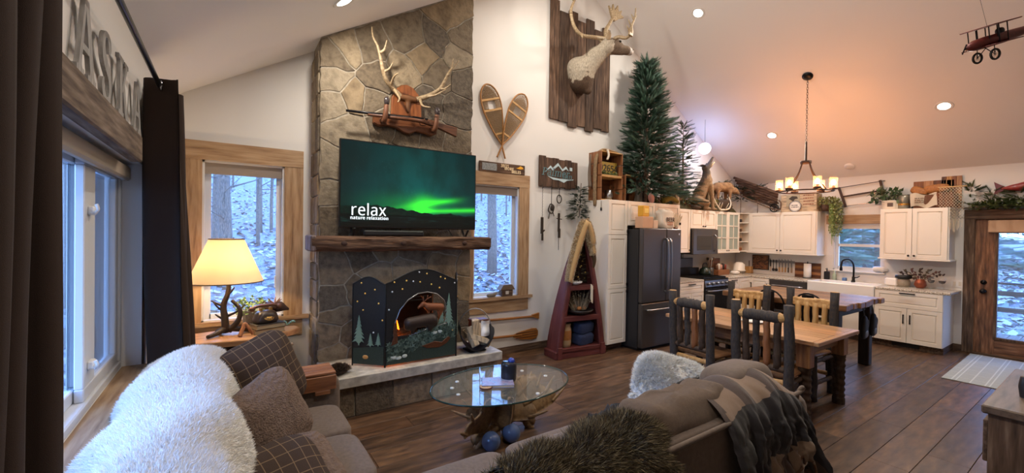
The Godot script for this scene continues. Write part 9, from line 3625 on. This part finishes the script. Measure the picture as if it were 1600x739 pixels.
func build_hanging_things():
	_chandelier()
	# moon globe hung over the wolf
	var mp := V(7.42, 3.32, -4.55)
	var t := thing("moon_globe", "glowing white moon globe hanging above the wolf", "pendant lamp", mp)
	var b := smb()
	b.pillow(V(0, 0, 0), Vector3.ONE * 0.215, Basis.IDENTITY, 1.0, 28, 18)
	part(t, "moon_lamp", b, glow(Color(0.92, 0.96, 1.0), 2.6))
	b = mb()
	b.tube([V(0, 0.1, 0), V(0, ceil_y(7.42) - 3.32, 0)], 0.003, 5)
	part(t, "cord", b, M.black)
	var l := OmniLight3D.new()
	l.name = "moon_light"
	l.light_color = Color(0.42, 0.64, 1.0)
	l.light_energy = 0.22
	l.light_size = 0.1
	l.omni_range = 20
	l.shadow_enabled = true
	t.add_child(l)
	l.position = V(0, 0, 0)
	# smoke detector
	t = thing("smoke_detector", "flat white smoke detector on the ceiling right of the chandelier", "smoke detector", V(8.94, ceil_y(8.94), -2.79))
	t.basis = Basis(Vector3.BACK, -0.549)
	b = smb()
	b.lathe([Vector2(0.075, 0.0), Vector2(0.072, -0.025), Vector2(0.055, -0.034), Vector2(0.0, -0.036)], 24)
	part(t, "case", b, M.white)
	_biplane()

func _chandelier():
	var c := V(7.084, 0, -2.742)
	var top := ceil_y(c.x)
	var t := thing("chandelier", "round dark wrought-iron chandelier with six glass candle lights on a long chain", "chandelier", V(c.x, 2.30, c.z))
	var iron := mat(hx("3b2a22"), 0.5, 0.5)
	var b := smb()
	b.lathe([Vector2(0.07, 0.0), Vector2(0.07, -0.02), Vector2(0.03, -0.035), Vector2(0.0, -0.035)], 20, Transform3D(Basis(Vector3.BACK, -0.549), V(0, top - 2.30, 0)))
	part(t, "canopy", b, M.black_metal)
	b = smb()
	var y := 0.78
	var k := 0
	while y < top - 2.30 - 0.05:
		var ring := []
		for i in 9:
			var a := TAU * i / 8.0
			var q := V(cos(a) * 0.011, sin(a) * 0.024, 0)
			ring.append(V(0, y, 0) + (q if k % 2 == 0 else V(0, q.y, q.x)))
		b.tube(ring, 0.0028, 4)
		y += 0.038
		k += 1
	var ch := part(t, "chain", b, iron)
	ch.set_meta("kind", "stuff")
	b = smb()
	b.lathe([Vector2(0, 0.80), Vector2(0.012, 0.79), Vector2(0.014, 0.52), Vector2(0.07, 0.51), Vector2(0.07, 0.47), Vector2(0.0, 0.47)], 16)
	b.tube([V(0, 0.52, 0), V(0, 0.80, 0)], 0.008, 8)
	part(t, "hub", b, iron)
	var R := 0.33
	b = smb()
	var ring := []
	for i in 49:
		var a := TAU * i / 48.0
		ring.append(V(cos(a) * R, 0.06, sin(a) * R))
	b.tube(ring, 0.022, 8, 0.45)
	part(t, "ring", b, iron)
	for i in 4:
		b = smb()
		var a := TAU * i / 4.0 + 0.4
		b.tube(curve([V(cos(a) * 0.06, 0.49, sin(a) * 0.06), V(cos(a) * 0.14, 0.3, sin(a) * 0.14), V(cos(a) * R, 0.07, sin(a) * R)], 5), 0.009, 6)
		part(t, "arm", b, iron)
	var gm := mat(Color(1.0, 0.93, 0.82, 0.14), 0.03)
	gm.transparency = BaseMaterial3D.TRANSPARENCY_ALPHA
	for i in 6:
		var a := TAU * i / 6.0 + 0.25
		var p := V(cos(a) * R, 0.075, sin(a) * R)
		b = smb()
		b.lathe([Vector2(0.0, 0.0), Vector2(0.05, 0.0), Vector2(0.05, 0.02), Vector2(0.02, 0.025), Vector2(0.016, 0.06), Vector2(0, 0.06)], 14, Transform3D(Basis.IDENTITY, p))
		var cp := part(t, "candle_cup", b, iron)
		b = smb()
		b.lathe([Vector2(0.05, 0.02), Vector2(0.05, 0.175)], 20, Transform3D(Basis.IDENTITY, p))
		part(cp, "glass_shade", b, gm)
		b = smb()
		b.pillow(p + V(0, 0.095, 0), V(0.056, 0.09, 0.056), Basis.IDENTITY, 1.0, 14, 10)
		part(cp, "bulb", b, glow(Color(1.0, 0.78, 0.5), 14.0))
		var l := OmniLight3D.new()
		l.name = "bulb_light"
		l.light_color = Color(1.0, 0.62, 0.34)
		l.light_energy = 0.28
		l.light_size = 0.025
		l.omni_range = 20
		l.shadow_enabled = true
		t.add_child(l, true)
		l.position = p + V(0, 0.095, 0)

func _biplane():
	# red toy biplane hung from the ceiling, nose to the left
	var nose := V(6.09, 3.594, -0.97)
	var tailp := V(6.69, 3.80, -0.60)
	var t := thing("toy_biplane", "dark red toy biplane with spoked wheels hanging from the ceiling", "model plane", nose)
	var d := (tailp - nose).normalized()
	var side := V(-0.948, -0.295, 0.121)
	side = (side - d * side.dot(d)).normalized()
	var up := side.cross(d)
	t.basis = Basis(d, up, side)
	var red := mat(hx("6b2a24"), 0.45, 0.2, T.mottle, Vector3.ONE * 5)
	var b := smb()
	b.tube([V(0.0, -0.01, 0), V(0.02, -0.005, 0), V(0.08, 0.0, 0), V(0.2, 0.005, 0), V(0.4, 0.01, 0), V(0.62, 0.02, 0), V(0.85, 0.035, 0)], [0.012, 0.034, 0.052, 0.058, 0.055, 0.042, 0.02], 14)
	part(t, "fuselage", b, red)
	b = smb()
	b.lathe([Vector2(0, 0.0), Vector2(0.008, 0.0), Vector2(0.008, 0.025), Vector2(0, 0.03)], 8, Transform3D(Basis(Vector3.BACK, PI / 2), V(0.005, -0.01, 0)))
	part(t, "propeller_hub", b, M.black_metal)
	b = mb()
	b.box(V(-0.022, -0.01, 0), V(0.006, 0.1, 0.012), 0.002, Basis(Vector3.RIGHT, 0.5))
	part(t, "propeller", b, M.black_metal)
	for y in [0.15, -0.035]:
		b = mb()
		b.box(V(0.27, y, 0), V(0.30, 0.01, 0.3), 0.004)
		part(t, "wing", b, red)
	for s in [-1, 1]:
		for x in [0.19, 0.28]:
			for z in [0.05, 0.13]:
				b = smb()
				b.tube([V(x, -0.03, z * s), V(x, 0.15, z * s)], 0.005, 5)
				part(t, "strut", b, M.black_metal)
		b = smb()
		b.tube([V(0.15, -0.04, 0.03 * s), V(0.20, -0.13, 0.075 * s)], 0.004, 5)
		b.tube([V(0.26, -0.04, 0.03 * s), V(0.20, -0.13, 0.075 * s)], 0.004, 5)
		part(t, "gear_strut", b, M.black_metal)
		b = smb()
		var ring := []
		for i in 19:
			var a := TAU * i / 18.0
			ring.append(V(0.20 + cos(a) * 0.048, -0.13 + sin(a) * 0.048, 0.075 * s))
		b.tube(ring, 0.010, 8)
		var wh := part(t, "wheel", b, M.black)
		b = mb()
		for i in 5:
			var a := PI * i / 5.0
			b.tube([V(0.20 - cos(a) * 0.045, -0.13 - sin(a) * 0.045, 0.075 * s), V(0.20 + cos(a) * 0.045, -0.13 + sin(a) * 0.045, 0.075 * s)], 0.002, 4)
		part(wh, "spokes", b, M.steel)
	b = smb()
	b.pillow(V(0.37, 0.075, 0), V(0.07, 0.07, 0.06), Basis.IDENTITY, 0.8, 12, 8)
	part(t, "pilot_head", b, mat(hx("1c1818"), 0.6))
	b = mb()
	b.box(V(0.8, 0.1, 0), V(0.1, 0.14, 0.008), 0.003)
	b.box(V(0.8, 0.04, 0), V(0.1, 0.008, 0.3), 0.003)
	part(t, "tail_fins", b, red)
	b = mb()
	var hp := t.basis.inverse() * (V(0, ceil_y(6.5) - nose.y, 0) + V(6.3 - nose.x, 0, 0))
	b.tube([V(0.24, 0.155, 0), hp], 0.0015, 4)
	part(t, "hanging_wire", b, M.black)
